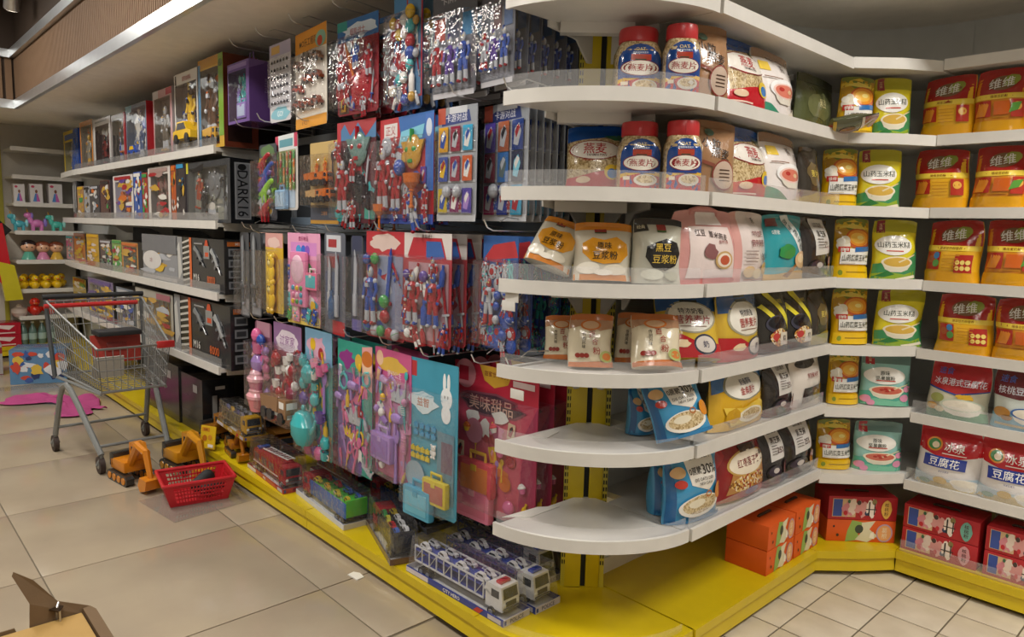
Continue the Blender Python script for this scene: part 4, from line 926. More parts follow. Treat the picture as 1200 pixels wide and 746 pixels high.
def t_gun(s, cs):
    a, b = pl(cs[0]), pl(cs[1]); m = MB()
    m.rbox(-.25 * s, .2 * s, -.04 * s, .04 * s, 0, .11 * s, a, .004); m.tube([(.2 * s, 0, .06 * s), (.5 * s, 0, .06 * s)], .022 * s, b, 8); m.tube([(.34 * s, 0, .06 * s), (.42 * s, 0, .06 * s)], .034 * s, a, 8)
    m.prism([(-.25 * s, .09 * s), (-.5 * s, .06 * s), (-.5 * s, -.08 * s), (-.42 * s, -.08 * s), (-.25 * s, .01 * s)], -.025 * s, .025 * s, a)
    m.prism([(-.16 * s, 0), (-.08 * s, 0), (-.12 * s, -.16 * s), (-.2 * s, -.16 * s)], -.025 * s, .025 * s, b); m.prism([(.02 * s, 0), (.1 * s, 0), (.14 * s, -.18 * s), (.06 * s, -.18 * s)], -.022 * s, .022 * s, b)
    m.rbox(-.1 * s, .1 * s, -.02 * s, .02 * s, .12 * s, .16 * s, b, .003)
    return m
def t_ball(s, cs):
    m = MB(); m.ball((0, 0, 0), .5 * s, pl(cs[0]), 12, 9); m.tube([(.505 * s * math.cos(2 * PI * i / 14), .505 * s * math.sin(2 * PI * i / 14), 0) for i in range(14)], .03 * s, pl(cs[-1]), 5, True)
    return m
def t_car(s, cs):
    a, b = pl(cs[0]), pl(cs[1]); m = MB()
    m.prism([(-.5 * s, .10 * s), (.5 * s, .10 * s), (.5 * s, .24 * s), (.28 * s, .28 * s), (.16 * s, .44 * s), (-.26 * s, .44 * s), (-.36 * s, .28 * s), (-.5 * s, .26 * s)], -.2 * s, .2 * s, a)
    m.prism([(.24 * s, .28 * s), (.14 * s, .41 * s), (-.23 * s, .41 * s), (-.31 * s, .28 * s)], -.206 * s, .206 * s, b)
    for x in (-.3, .3):
        for y in (-.2, .2): m.cyl((x * s, (y - .04) * s, .1 * s), (x * s, (y + .04) * s, .1 * s), .1 * s, pl(BLK), 10)
    return m
def t_truck(s, cs):
    a, b = pl(cs[0]), pl(cs[1]); m = MB()
    m.rbox(.2 * s, .5 * s, -.2 * s, .2 * s, .1 * s, .45 * s, a, .006); m.box(.5 * s, .506 * s, -.16 * s, .16 * s, .28 * s, .4 * s, b); m.box(.26 * s, .44 * s, -.206 * s, -.2 * s, .28 * s, .4 * s, b)
    m.prism([(-.5 * s, .18 * s), (.16 * s, .18 * s), (.2 * s, .46 * s), (-.55 * s, .40 * s)], -.2 * s, .2 * s, a); m.box(-.48 * s, .5 * s, -.14 * s, .14 * s, .1 * s, .18 * s, b)
    for x in (-.36, -.1, .34):
        for y in (-.2, .2): m.cyl((x * s, (y - .05) * s, .1 * s), (x * s, (y + .05) * s, .1 * s), .11 * s, pl(BLK), 10)
    return m
def t_cup(s, cs):
    m = MB(); m.lathe([(.2 * s, -.3 * s), (.3 * s, -.25 * s), (.36 * s, .2 * s), (.38 * s, .25 * s), (.3 * s, .25 * s), (.28 * s, .1 * s)], (0, 0, 0), pl(cs[0]), 14)
    m.tube([(.33 * s, 0, .15 * s), (.5 * s, 0, .12 * s), (.5 * s, 0, -.08 * s), (.32 * s, 0, -.14 * s)], .04 * s, pl(cs[-1]), 6); return m
def t_pot(s, cs):
    m = MB(); m.lathe([(.25 * s, -.4 * s), (.4 * s, -.2 * s), (.42 * s, .05 * s), (.25 * s, .3 * s), (.12 * s, .36 * s)], (0, 0, 0), pl(cs[0]), 14); m.ball((0, 0, .42 * s), .08 * s, pl(cs[-1]), 8, 6)
    m.tube([(.38 * s, 0, -.05 * s), (.55 * s, 0, .1 * s), (.6 * s, 0, .25 * s)], [.07 * s, .05 * s, .04 * s], pl(cs[0]), 7); m.tube([(-.32 * s, 0, .2 * s), (-.56 * s, 0, .1 * s), (-.5 * s, 0, -.15 * s), (-.38 * s, 0, -.18 * s)], .04 * s, pl(cs[-1]), 6); return m
def t_cupcake(s, cs):
    m = MB(); m.lathe([(.24 * s, -.4 * s), (.36 * s, -.02 * s), (.34 * s, 0)], (0, 0, 0), pl(cs[0]), 12); m.lathe([(.4 * s, 0), (.42 * s, .1 * s), (.3 * s, .2 * s), (.3 * s, .26 * s), (.14 * s, .38 * s), (.03 * s, .42 * s)], (0, 0, 0), pl(cs[1]), 12); m.ball((0, 0, .45 * s), .08 * s, pl(cs[-1]), 7, 5); return m
def t_spoon(s, cs):
    m = MB(); m.ball((0, 0, .36 * s), (.11 * s, .03 * s, .15 * s), pl(cs[0]), 10, 7); m.tube([(0, 0, .24 * s), (0, 0, -.5 * s)], [.03 * s, .045 * s], pl(cs[-1]), 7); return m
def t_comb(s, cs):
    m = MB(); m.rbox(-.12 * s, .12 * s, -.03 * s, .03 * s, .0, .5 * s, pl(cs[0]), .01); m.tube([(0, 0, 0), (0, 0, -.45 * s)], [.05 * s, .035 * s], pl(cs[0]), 8)
    for k in range(6): m.box(-.1 * s, .1 * s, -.06 * s, -.03 * s, (.05 + .07 * k) * s, (.075 + .07 * k) * s, pl(cs[-1]))
    return m
def t_scissors(s, cs):
    m = MB()
    for q in (-1, 1):
        m.tube([(q * .17 * s + .13 * s * math.cos(2 * PI * i / 12), 0, -.3 * s + .17 * s * math.sin(2 * PI * i / 12)) for i in range(12)], .035 * s, pl(cs[0]), 6, True)
        m.tube([(q * .1 * s, 0, -.14 * s), (-q * .09 * s, 0, .45 * s)], [.045 * s, .02 * s], pl(cs[-1]), 6)
    return m
def t_crown(s, cs):
    m = MB(); z = [(-.5, -.2), (.5, -.2), (.56, .25), (.3, .02), (.2, .4), (0, .08), (-.2, .4), (-.3, .02), (-.56, .25)]
    m.prism([(x * s, y * s) for x, y in z], -.03 * s, .03 * s, pl(cs[0]))
    for x, y in ((-.56, .27), (.56, .27), (-.2, .42), (.2, .42), (0, -.05)): m.ball((x * s, -.02 * s, y * s), .07 * s, pl(cs[-1]), 7, 5)
    return m
def t_case(s, cs):
    a, b = pl(cs[0]), pl(cs[1]); m = MB(); m.rbox(-.45 * s, .45 * s, -.16 * s, .1 * s, -.35 * s, .3 * s, a, .05 * s); m.rbox(-.36 * s, .36 * s, -.18 * s, -.15 * s, -.26 * s, .2 * s, b, .03 * s)
    m.tube([(-.2 * s, 0, .3 * s), (-.2 * s, 0, .44 * s), (.2 * s, 0, .44 * s), (.2 * s, 0, .3 * s)], .04 * s, pl(cs[-1]), 7); m.rbox(-.08 * s, .08 * s, -.2 * s, -.17 * s, .12 * s, .24 * s, pl(cs[-1]), .01); return m
def t_phone(s, cs):
    a, b = pl(cs[0]), pl(cs[1]); m = MB(); m.rbox(-.26 * s, .26 * s, -.07 * s, .05 * s, -.45 * s, .45 * s, a, .06 * s); m.ball((0, -.06 * s, .16 * s), (.22 * s, .06 * s, .24 * s), b, 14, 8)
    for i in range(9): m.ball(((-.13 + .13 * (i % 3)) * s, -.08 * s, (-.14 - .11 * (i // 3)) * s), .045 * s, pl(cs[2 + i % (len(cs) - 2)]), 7, 5)
    return m
def t_bear(s, cs):
    a, b = pl(cs[0]), pl(cs[1]); m = MB(); m.ball((0, 0, .2 * s), (.24 * s, .12 * s, .22 * s), a, 12, 8); m.ball((0, 0, -.18 * s), (.2 * s, .12 * s, .25 * s), a, 12, 8); m.ball((0, -.1 * s, .16 * s), (.1 * s, .05 * s, .07 * s), b, 8, 6)
    for q in (-1, 1):
        m.ball((q * .2 * s, 0, .38 * s), .08 * s, a, 8, 6); m.ball((q * .22 * s, -.02 * s, -.1 * s), (.07 * s, .07 * s, .16 * s), a, 8, 6); m.ball((q * .13 * s, -.05 * s, -.42 * s), (.1 * s, .1 * s, .09 * s), a, 8, 6); m.ball((q * .08 * s, -.11 * s, .24 * s), .025 * s, pl(BLK), 6, 5)
    return m
def t_dino(s, cs):
    a, b = pl(cs[0]), pl(cs[1]); m = MB(); m.tube([(-.5 * s, 0, -.1 * s), (-.2 * s, 0, -.05 * s), (.05 * s, 0, .02 * s), (.22 * s, 0, .22 * s), (.4 * s, 0, .3 * s)], [.03 * s, .12 * s, .17 * s, .1 * s, .09 * s], a, 8); m.ball((.45 * s, 0, .3 * s), (.14 * s, .08 * s, .09 * s), a, 8, 6)
    for x in (-.12, .1):
        for q in (-.08, .08): m.tube([(x * s, q * s, -.05 * s), ((x + .03) * s, q * s, -.35 * s)], [.07 * s, .045 * s], a, 6)
    for k in range(5): m.prism([((-.3 + .12 * k) * s, .05 * s), ((-.2 + .12 * k) * s, .07 * s), ((-.26 + .12 * k) * s, .22 * s)], -.015 * s, .015 * s, b)
    return m
def t_shield(s, cs):
    m = MB(); m.lathe([(.5 * s, -.05 * s), (.48 * s, .02 * s), (.3 * s, .07 * s), (.05 * s, .1 * s)], (0, 0, 0), pl(cs[0]), 18).xform(Matrix.Rotation(PI / 2, 4, 'X')); q = MB().lathe([(.3 * s, 0), (.2 * s, .12 * s), (.05 * s, .15 * s)], (0, 0, 0), pl(cs[-1]), 14).xform(Matrix.Rotation(PI / 2, 4, 'X')); m.merge(q)
    for k in range(5):
        a = 2 * PI * k / 5 + .3; m.ball((.38 * s * math.cos(a), -.08 * s, .38 * s * math.sin(a)), .05 * s, pl(cs[-1]), 6, 5)
    return m
def t_mask(s, cs):
    a, b = pl(cs[0]), pl(cs[1]); m = MB(); m.ball((0, 0, 0), (.42 * s, .2 * s, .48 * s), a, 14, 9); m.prism([(-.05 * s, .1 * s), (.05 * s, .1 * s), (.03 * s, .62 * s), (-.03 * s, .62 * s)], -.16 * s, .0, b)
    for q in (-1, 1): m.ball((q * .18 * s, -.15 * s, .06 * s), (.12 * s, .06 * s, .08 * s), b, 8, 6); m.prism([(q * .38 * s, -.1 * s), (q * .62 * s, .3 * s), (q * .3 * s, .3 * s)], -.06 * s, .02 * s, a)
    m.rbox(-.12 * s, .12 * s, -.2 * s, -.1 * s, -.32 * s, -.2 * s, b, .01); return m
def t_trophy(s, cs):
    m = MB(); m.lathe([(.06 * s, -.1 * s), (.3 * s, .1 * s), (.34 * s, .35 * s), (.28 * s, .36 * s)], (0, 0, 0), pl(cs[0]), 14); m.lathe([(.09 * s, -.6 * s), (.12 * s, -.56 * s), (.06 * s, -.5 * s), (.06 * s, -.15 * s), (.12 * s, -.12 * s), (.06 * s, -.08 * s)], (0, 0, 0), pl(cs[-1]), 10); return m
def t_sachet(s, cs):
    a, b = pl(cs[0]), pl(cs[1]); m = MB(); m.rbox(-.3 * s, .3 * s, -.06 * s, .0, -.5 * s, .5 * s, a, .02 * s); c = pl(cs[-1])
    m.prism([(-.2 * s, -.3 * s), (.05 * s, -.36 * s), (.2 * s, .1 * s), (.08 * s, .38 * s), (-.14 * s, .2 * s)], -.068 * s, -.06 * s, b); m.prism([(-.05 * s, -.1 * s), (.16 * s, .25 * s), (.02 * s, .34 * s), (-.12 * s, .1 * s)], -.074 * s, -.068 * s, c); return m
def t_block(s, cs):
    m = MB(); m.rbox(-.35 * s, .35 * s, -.2 * s, 0, -.25 * s, .25 * s, pl(cs[0]), .02 * s); m.ball((0, -.12 * s, .3 * s), .14 * s, pl(cs[-1]), 7, 5); return m
def t_ring(s, cs):
    m = MB(); m.tube([(.4 * s * math.cos(2 * PI * i / 16), 0, .4 * s * math.sin(2 * PI * i / 16)) for i in range(16)], .09 * s, pl(cs[0]), 7, True); m.ball((0, 0, .45 * s), .12 * s, pl(cs[-1]), 8, 6); return m
def t_bottle(s, cs):
    m = MB(); m.lathe([(.15 * s, -.5 * s), (.17 * s, -.46 * s), (.17 * s, .15 * s), (.07 * s, .3 * s), (.07 * s, .36 * s)], (0, 0, 0), pl(cs[0]), 12); m.cyl((0, 0, .36 * s), (0, 0, .5 * s), .085 * s, pl(cs[-1]), 10); return m
def t_knife(s, cs):
    m = MB(); m.prism([(-.05 * s, -.15 * s), (.05 * s, -.15 * s), (.06 * s, .3 * s), (-.02 * s, .5 * s)], -.01 * s, .01 * s, pl(cs[0])); m.rbox(-.05 * s, .05 * s, -.03 * s, .03 * s, -.48 * s, -.15 * s, pl(cs[-1]), .01 * s); return m
def t_plate(s, cs):
    return MB().lathe([(.3 * s, 0), (.48 * s, .05 * s), (.5 * s, .07 * s), (.44 * s, .06 * s), (.28 * s, .03 * s), (.02 * s, .03 * s)], (0, 0, 0), pl(cs[0]), 18).xform(Matrix.Rotation(PI / 2, 4, 'X'))
def t_dryer(s, cs):
    m = MB(); m.lathe([(.12 * s, -.32 * s), (.2 * s, -.2 * s), (.2 * s, .1 * s), (.14 * s, .35 * s), (.16 * s, .4 * s)], (0, 0, 0), pl(cs[0]), 12).xform(Matrix.Translation((0, 0, .2 * s)) @ Matrix.Rotation(PI / 2, 4, 'Y')); m.rbox(-.16 * s, -.02 * s, -.06 * s, .06 * s, -.45 * s, .1 * s, pl(cs[-1]), .03 * s); return m
TOY = {k[2:]: v for k, v in list(globals().items()) if k.startswith('t_')}
DEPTH = {'ball': .5, 'cup': .38, 'pot': .42, 'cupcake': .42, 'car': .24, 'truck': .26, 'figure': .14, 'case': .12, 'phone': .06, 'bear': .13, 'dino': .16, 'mask': .04, 'trophy': .34, 'bottle': .17, 'dryer': .2, 'comb': .05, 'spoon': .05}
_TC = {}
def toy(kind, s, cs, parent, x, z, rot=0.0, y0=0.0):
    """place one toy piece on a card as a part of the pack"""
    cs = tuple(cs) + tuple(cs)
    cs = cs[:3] if kind != 'phone' else cs
    key = (kind, round(s, 4), tuple(str(c) for c in cs))
    if key not in _TC: _TC[key] = TOY[kind](s, cs).mesh('toy_' + kind)
    return inst(_TC[key], 'toy_' + kind, parent, (x, y0 - .62 * DEPTH.get(kind, .03) * s - .002, z), (0, math.radians(rot), 0), (1, .62, 1))
FILM = clear('clear_wrap', 0.03, (1, 1, 1), 0.015, 0.35, 9, 0.06)
BLIS = clear('clear_blister', 0.085, (0.99, 0.99, 1), 0.025, 0.9, 34, 0.05)
def blister(parent, x0, x1, z0, z1, d, y0=0.0, inset=.008, name='clear_blister', m=None):
    a = [(x0, z0), (x1, z0), (x1, z1), (x0, z1)]; i = inset
    b = [(x0 + i, z0 + i), (x1 - i, z0 + i), (x1 - i, z1 - i), (x0 + i, z1 - i)]
    vs = [(p[0], y0 - .001, p[1]) for p in a] + [(p[0], y0 - d * .9, p[1]) for p in b]
    n = 5; fs = [(k, (k + 1) % 4, 4 + (k + 1) % 4, 4 + k) for k in range(4)]
    k0 = len(vs)
    for j in range(n + 1):
        for q in range(n + 1):
            u, v = q / n, j / n
            vs.append((b[0][0] + (b[1][0] - b[0][0]) * u, y0 - d * (.9 + .1 * math.sin(PI * u) * math.sin(PI * v)) - (.003 * noise.noise(Vector((u * 5 + x0 * 9, v * 7 + z0 * 3, d * 50))) if 0 < u < 1 and 0 < v < 1 else 0), b[0][1] + (b[2][1] - b[0][1]) * v))
    for j in range(n):
        for q in range(n):
            e = k0 + j * (n + 1) + q; fs.append((e, e + 1, e + n + 2, e + n + 1))
    return MB().add(vs, fs, m or BLIS).build(name, parent, 0.5)
PK_Y = 1.60
class _B(dict):
    def __missing__(s, k): return ' '.join(k.replace(',', '').split()[:8])
BEH = _B({'red and blue action toy set in a clear pack with blue header': 'action toy set with blue header', 'red sword and coloured ball set in a tall blue pack': 'red sword and coloured ball set',
 'tall red hero and dragon toy set with blue zigzag header': 'red hero set with zigzag header', 'large red hero set with golden mask and orange trophy': 'hero set with golden mask', 'narrow clear pack with one silver blade beside the hero figures': 'narrow pack with one silver blade',
 'clear pack with two red heroes under a red and blue header': 'pack with two red heroes', 'clear pack with a silver and red hero beside the end post': 'pack with a silver and red hero', 'dark blue pack with a teal robot behind the lily powder shelf': 'dark blue pack with teal robot',
 'teal and pink toy tea set with yellow foot card': 'teal and pink toy tea set', 'pink and teal princess hair toy set with crown and scissors': 'princess hair set with crown', 'pink hanging pack with lilac vanity case and combs': 'pink pack with lilac vanity case', 'sky blue hanging pack with white rabbit print and yellow tray': 'sky blue pack with rabbit print', 'red and pink hanging sweet shop set with red suitcase': 'sweet shop set with red suitcase',
 'clear pack with a long grey sword, beside the toy gun boxes': 'grey sword pack beside the gun boxes', 'clear pack with a long grey sword, beside the yellow bear pack': 'grey sword pack beside the yellow bear',
 'grey figure card next to the red sword set, three heroes with card inserts': 'grey figure card next to the red sword', 'grey figure card next to the end post, three heroes with card inserts': 'grey figure card next to the end post', 'silver sachet card with one yellow sachet': 'sachet card with one yellow sachet', 'silver sachet card with blue and purple sachets, beside the end post': 'sachet card with blue and purple sachets'})
PKP = (Vector((0, PK_Y, 0)), Vector((0, -1, 0)))
NODENSE = {'toy_figure_chart', 'sachet_display_card', 'bear_toy_card', 'garden_toy_set', 'doctor_toy_set', 'toy_vehicle_card', 'digger_toy_card', 'tool_toy_pack', 'toy_sword_pack'}
def pack(name, label, cat, x0, x1, y0, y1, card, ops, items, d=.05, blis=None, group=None, behind=0, gap=.055, front_y=PK_Y, round_top=False, film=None, hookx=0.0, dense=True):
    """hanging pack: printed card, toy pieces, clear shell; photo rectangle gives place and size on the front plane"""
    dense = dense and name not in NODENSE and not label.startswith('grey figure card')
    P = (Vector((0, front_y - d * .5, 0)), Vector((0, -1, 0)))
    xm, ym = (x0 + x1) / 2, (y0 + y1) / 2
    L = on_plane(x0, ym, *P).x; R = on_plane(x1, ym, *P).x; T = on_plane(xm, y0, *P).z; B = on_plane(xm, y1, *P).z
    if R > -1.715 and front_y < 1.9:
        k = 1.715 / -R; front_y *= k; L *= k; R *= k; T, B = EYE.z + (T - EYE.z) * k, EYE.z + (B - EYE.z) * k
    gap = d + .010; behind = min(behind, int((1.925 - front_y) / gap))
    W, H = (R - L) * .94, T - B
    t = empty(name, Vector(((L + R) / 2, front_y, B)), random.Random(int(x0)).uniform(-.10, .05))
    tag(t, label, cat, group)
    cm = mat(card, 'paper'); r = min(.012, W * .1)
    if round_top: poly = [(-W / 2, 0), (W / 2, 0), (W / 2, H * .9)] + [(W / 2 * math.cos(PI * i / 8), H * .9 + H * .1 * math.sin(PI * i / 8)) for i in range(1, 8)] + [(-W / 2, H * .9)]
    else: poly = [(-W / 2 + r, 0), (W / 2 - r, 0), (W / 2, r), (W / 2, H - r), (W / 2 - r, H), (-W / 2 + r, H), (-W / 2, H - r), (-W / 2, r)]
    MB().prism(poly, -.0012, .0012, cm).build('backing_card', t, 0)
    if dense:
        rb = random.Random(int(x0 * 3 + y0)); pal = [c for i in items for c in i[4] if isinstance(c, str)]; b0 = (blis or [(.03, .03, .97, .80, d)])[0]
        ops = list(ops) + [('p', rough_blob(rb.uniform(b0[0] + .12, b0[2] - .12), rb.uniform(b0[1] + .08, b0[3] - .08), rb.uniform(.05, .12), rb.uniform(.03, .07), k, 9, .4), rb.choice(pal)) for k in range(12)]
    if ops: draw(ops, W, H, flatS(-.0012), 'paper', .0002).build('card_print', t, 0)
    items = list(items)
    if dense:
        rr = random.Random(len(label) * 31 + int(x0)); kinds = [i for i in items if i[0] not in ('case', 'phone', 'mask', 'truck')] or items
        pal = [c for i in items for c in i[4] if isinstance(c, str)]
        for bl in (blis if blis is not None else [(.03, .03, .97, .80, d)]):
            for gy in range(40):
                for gx in range(12):
                    u, v = bl[0] + .09 + gx * .19 + rr.uniform(-.03, .03), bl[1] + (.08 + gy * .21) * W / H + rr.uniform(-.02, .02)
                    if u > bl[2] - .07 or v > bl[3] - .07 * W / H: continue
                    if any(abs(u - i[1]) < max(.10, .30 * i[3] * (.6 if i[0] in ('sword', 'spoon', 'knife', 'comb', 'figure') else 1)) and abs(v - i[2]) * H / W < max(.11, .42 * i[3]) for i in items if len(i) < 7): continue
                    k = rr.choice(kinds); sz = min(k[3] * .85, .28) if k[0] not in ('sword', 'figure', 'spoon', 'knife', 'comb', 'scissors') else min(k[3] * .8, .42)
                    items.append((k[0], u, v, sz, (rr.choice(pal), rr.choice(pal), rr.choice(pal)) if rr.random() < .6 else k[4], rr.uniform(-30, 30), 1))
    for it in items:
        kind, u, v, s, cs = it[:5]; rot = it[5] if len(it) > 5 else 0
        toy(kind, s * W, cs, t, (u - .5) * W, v * H, rot, -.002)
    for bl in (blis if blis is not None else [(.03, .03, .97, .80, d)]):
        blister(t, (bl[0] - .5) * W, (bl[2] - .5) * W, bl[1] * H, bl[3] * H, bl[4], -.002, m=film)
    out = [t]
    for k in range(behind):
        c = copy_tree(t); c.location.y = front_y + gap * (k + 1); out.append(c)
        c['label'] = 'spare of the ' + ' '.join(BEH[label].split()) + ', hanging behind it'; c['group'] = 'spares of the ' + BEH[label]
    return t, W, H
def figs(n, u0, u1, v, s, cols, rot=0): return [('figure', u0 + (u1 - u0) * (i / max(n - 1, 1)), v, s, cols[i % len(cols)], rot * (-1) ** i) for i in range(n)]
HR, HB, HP, HS = (RED, SILV, RED), (BLU, SILV, RED), (PUR, SILV, BLU), (SILV, RED, BLU)
# ---- peg wall, top row
pack('toy_figure_chart', 'silver grey hanging card covered in rows of tiny dark figures', 'toy', 313, 340, 49, 142, '#c9c6cb',
     [('r', 0, .84, 1, 1, '#a9a2b8'), ('r', .1, .87, .5, .97, '#c8a05a'), ('p', rough_blob(.5, .1, .42, .09, 2), '#7fb8c8'), ('t', 'GO!', .5, .1, .07, '#e9f2f4', .5)],
     [('block', .14 + .145 * i, .24 + .105 * j, .10, ('#2f3340', '#d8b48a')) for i in range(6) for j in range(6)], .02, [(.04, .18, .96, .83, .02)])
pack('toy_vehicle_card', 'orange and white hanging card of small brown off-road vehicles', 'toy', 338, 384, 32, 148, '#e5dfd2',
     [('r', 0, .78, 1, 1, '#d8912a'), ('t', 'MO乐工程队', .42, .88, .08, '#3a2a1a', .56), ('e', .82, .86, .16, .08, '#7fae98'), ('e', .8, .84, .08, .05, '#c0492f'), ('r', 0, 0, 1, .11, '#d9962a'), ('t', '6 PCS', .3, .055, .04, '#7a3a1a', .3), ('r', .04, .5, .96, .52, '#cfc6b4')],
     [('car', u, v, .26, (c, BLK), 8) for u, v, c in ((.22, .6, '#8f4a32'), (.5, .66, '#5a4a3a'), (.8, .64, '#8a5a34'), (.5, .44, '#a5502f'), (.82, .45, '#7a3f2a'), (.2, .36, '#b5402f'), (.2, .2, '#8f3f2a'), (.5, .2, '#9a4a2f'), (.8, .2, '#8a4530'))] + [('gun', .45, .54, .5, ('#3a3a3a', '#5a5248'), -30)], .035, [(.05, .13, .95, .76, .04)])
pack('hero_toy_set', 'red and blue action toy set in a clear pack with blue header', 'toy', 388, 437, 18, 132, '#8b1f2a',
     [('r', 0, .78, 1, 1, '#2f6aa8'), ('p', rough_blob(.5, .87, .4, .08, 5, 16, .3), '#c9d8e6'), ('t', '超能战士', .5, .87, .07, '#a3202a', .7), ('r', 0, .9, .25, 1, '#2f8f8a'), ('r', .05, .02, .3, .22, '#5a4a3a')],
     [('figure', .17, .45, .5, HR), ('sword', .38, .5, .75, (ORA, RED), -25), ('figure', .52, .62, .42, HB), ('figure', .84, .52, .42, HR), ('shield', .62, .26, .5, (RED, SILV)), ('gun', .75, .36, .4, (SILV, RED), 70), ('sachet', .18, .12, .2, ('#c9a03a', BLK, RED)), ('sachet', .4, .12, .2, (BLU, SILV, RED))], .06, behind=3)
pack('hero_sword_set', 'red sword and coloured ball set in a tall blue pack', 'toy', 452, 490, -14, 128, '#3a5f9a',
     [('r', 0, .8, .45, 1, '#4a86b8'), ('r', .45, .1, 1, 1, '#a5343a'), ('r', .5, .12, .95, .98, '#5a88b0')],
     [('figure', .24, .42, .62, HR), ('sword', .26, .5, .7, (RED, SILV), 6)] + [('ball', .72, v, .26, (c, WHT)) for v, c in ((.80, YEL), (.68, TEAL), (.56, RED), (.46, BLU))] + [('bottle', .74, .24, .45, (WHT, GOLD)), ('ball', .76, .1, .2, (GOLD, WHT))], .06, behind=2)
for k, (a, b, l) in enumerate(((500, 553, 'next to the red sword set'), (555, 600, 'next to the end post'))):
    pack('hero_figure_pack', 'grey figure card %s, three heroes with card inserts' % l, 'toy', a, b, -22 - 10 * k, 112 - 14 * k, '#6d6f78',
         [('r', 0, .74, 1, 1, '#57585f'), ('t', '卡牌人偶', .5, .88, .09, '#b9bac0', .8), ('r', .03, .0, .97, .05, '#c9c9cf')] + [('r', .06 + .32 * i, .52, .30 + .32 * i, .72, c) for i, c in enumerate((('#b5402a', '#3a3f5a', '#2f7fb0') if k == 0 else ('#5a5f6a', '#6a4a4a', '#3a5a8a')))],
         [('figure', .2, .32, .70, (HR, HS)[k]), ('figure', .5, .31, .70, (HP, HP)[k]), ('figure', .8, .32, .70, (HB, HB)[k])], .05, [(.02, .06, .98, .73, .055)], behind=3 if k == 0 else 6, gap=.05)
# second row
pack('dinosaur_toy_set', 'clear bag of bright little dinosaurs hanging at the row end', 'toy', 297, 319, 168, 258, '#3a3f46', [('p', rough_blob(.5, .9, .4, .09, 3), '#5a7a4a')],
     [('dino', .4, .74, .7, (RED, YEL)), ('dino', .6, .62, .7, (BLU, GRN)), ('dino', .45, .5, .75, (PUR, ORA)), ('dino', .55, .38, .8, ('#8fc43a', GRN)), ('dino', .4, .26, .7, (SILV, GRN)), ('dino', .5, .13, .8, (RED, YEL))], .06)
pack('garden_toy_set', 'white and pink framed card of little green garden figures', 'toy', 316, 350, 157, 246, '#d9d6d2', [('r', 0, .8, 1, 1, '#d8dfe0'), ('r', 0, .8, .14, 1, '#c23a58'), ('r', .86, .82, 1, 1, '#c23a58'), ('r', .2, .84, .8, .94, '#5f9aa8'), ('r', .02, .28, .92, .79, '#8a9a5a'), ('r', .02, .03, .9, .26, '#b9cde0')],
     [('bear', .14 + .15 * i, .72 - .1 * j, .14, ((GRN, ORA, '#c8a05a', RED, '#5f8a3a')[(i * 2 + j) % 5], WHT)) for i in range(6) for j in range(5)] + [('case', .42, .15, .5, ('#9fc4e6', '#b9d6ee', '#8ab0d8'))], .03, [(.02, .27, .94, .79, .035), (.05, .02, .9, .26, .05)])
pack('digger_toy_card', 'tan hanging card of orange construction vehicles', 'toy', 356, 391, 165, 262, '#b99a5a', [('r', 0, .84, 1, 1, '#c2a66a'), ('r', 0, 0, 1, .2, '#4a4f5c'), ('t', '工程车', .5, .13, .05, '#c08a5a', .6), ('r', 0, 0, 1, .045, '#b98a3a')],
     [('truck', .3, .47, .5, (ORA, BLK)), ('truck', .62, .47, .5, (ORA, BLK)), ('figure', .3, .68, .3, (ORA, YEL, BLU)), ('figure', .6, .70, .3, (ORA, YEL, BLU)), ('truck', .36, .26, .5, ('#c9a06a', BLK)), ('truck', .72, .27, .5, (ORA, BLK)), ('spoon', .85, .66, .6, (BLK, BLK))], .06, [(.04, .2, .96, .85, .07)])
pack('hero_toy_set', 'tall red hero and dragon toy set with blue zigzag header', 'toy', 388, 434, 140, 261, '#5a2a34', [('r', 0, .82, 1, 1, '#4a7aa8'), ('p', [(0, .86), (.2, .98), (.35, .86), (.55, .98), (.75, .84), (1, .97), (1, 1), (0, 1)], '#a5343a'), ('r', 0, .5, .1, 1, '#b5303a'), ('r', .72, .04, .98, .2, '#3f9a8a')],
     [('figure', .25, .36, .75, HR), ('mask', .6, .72, .5, ('#6f8f8a', RED)), ('shield', .62, .34, .42, (BLK, SILV)), ('sword', .8, .45, .6, (SILV, BLK), 10), ('sword', .62, .14, .4, (BLK, TEAL), 0)], .06, behind=2)
pack('hero_mask_set', 'large red hero set with golden mask and orange trophy', 'toy', 433, 507, 134, 262, '#a3262e',
     [('p', [(0, .75), (.5, .7), (1, .8), (1, 1), (0, 1)], '#2f66ae'), ('p', [(0, .7), (.42, .74), (.36, 1), (0, 1)], '#b5282f'), ('r', .08, .82, .34, .95, '#d8d2d2'), ('t', '正义', .21, .885, .09, '#a3202a', .22), ('p', [(.36, .72), (.8, .78), (.84, .9), (.42, .86)], '#7ac0d8'), ('r', 0, 0, 1, .09, '#3a52a8'), ('t', '奥能战士', .68, .05, .05, '#e8e0d0', .4), ('r', .86, .3, 1, .98, '#3a6ab8'), ('e', .92, .86, .05, .08, '#c9d2e0')],
     [('figure', .16, .42, .62, HR), ('figure', .40, .36, .5, (RED, SILV, BLU)), ('mask', .66, .66, .34, (GOLD, GRN)), ('shield', .14, .74, .2, (SILV, BLU)), ('ball', .48, .52, .16, (BLU, SILV)), ('trophy', .74, .34, .34, (ORA, ORA)), ('figure', .56, .2, .26, HR), ('sachet', .84, .44, .16, (PUR, RED, SILV)), ('figure', .9, .24, .25, HR)], .06, behind=1)
SA = [('#d8a02a', BLU, WHT), ('#8f2440', SILV, BLK), ('#3aa0c8', WHT, BLU), ('#3a52a0', YEL, RED), ('#8f2440', SILV, BLU), ('#c85a2a', WHT, BLU), ('#c8b02a', BLU, WHT), ('#7a1f5a', WHT, RED), ('#4a3a9a', LILAC, WHT)]
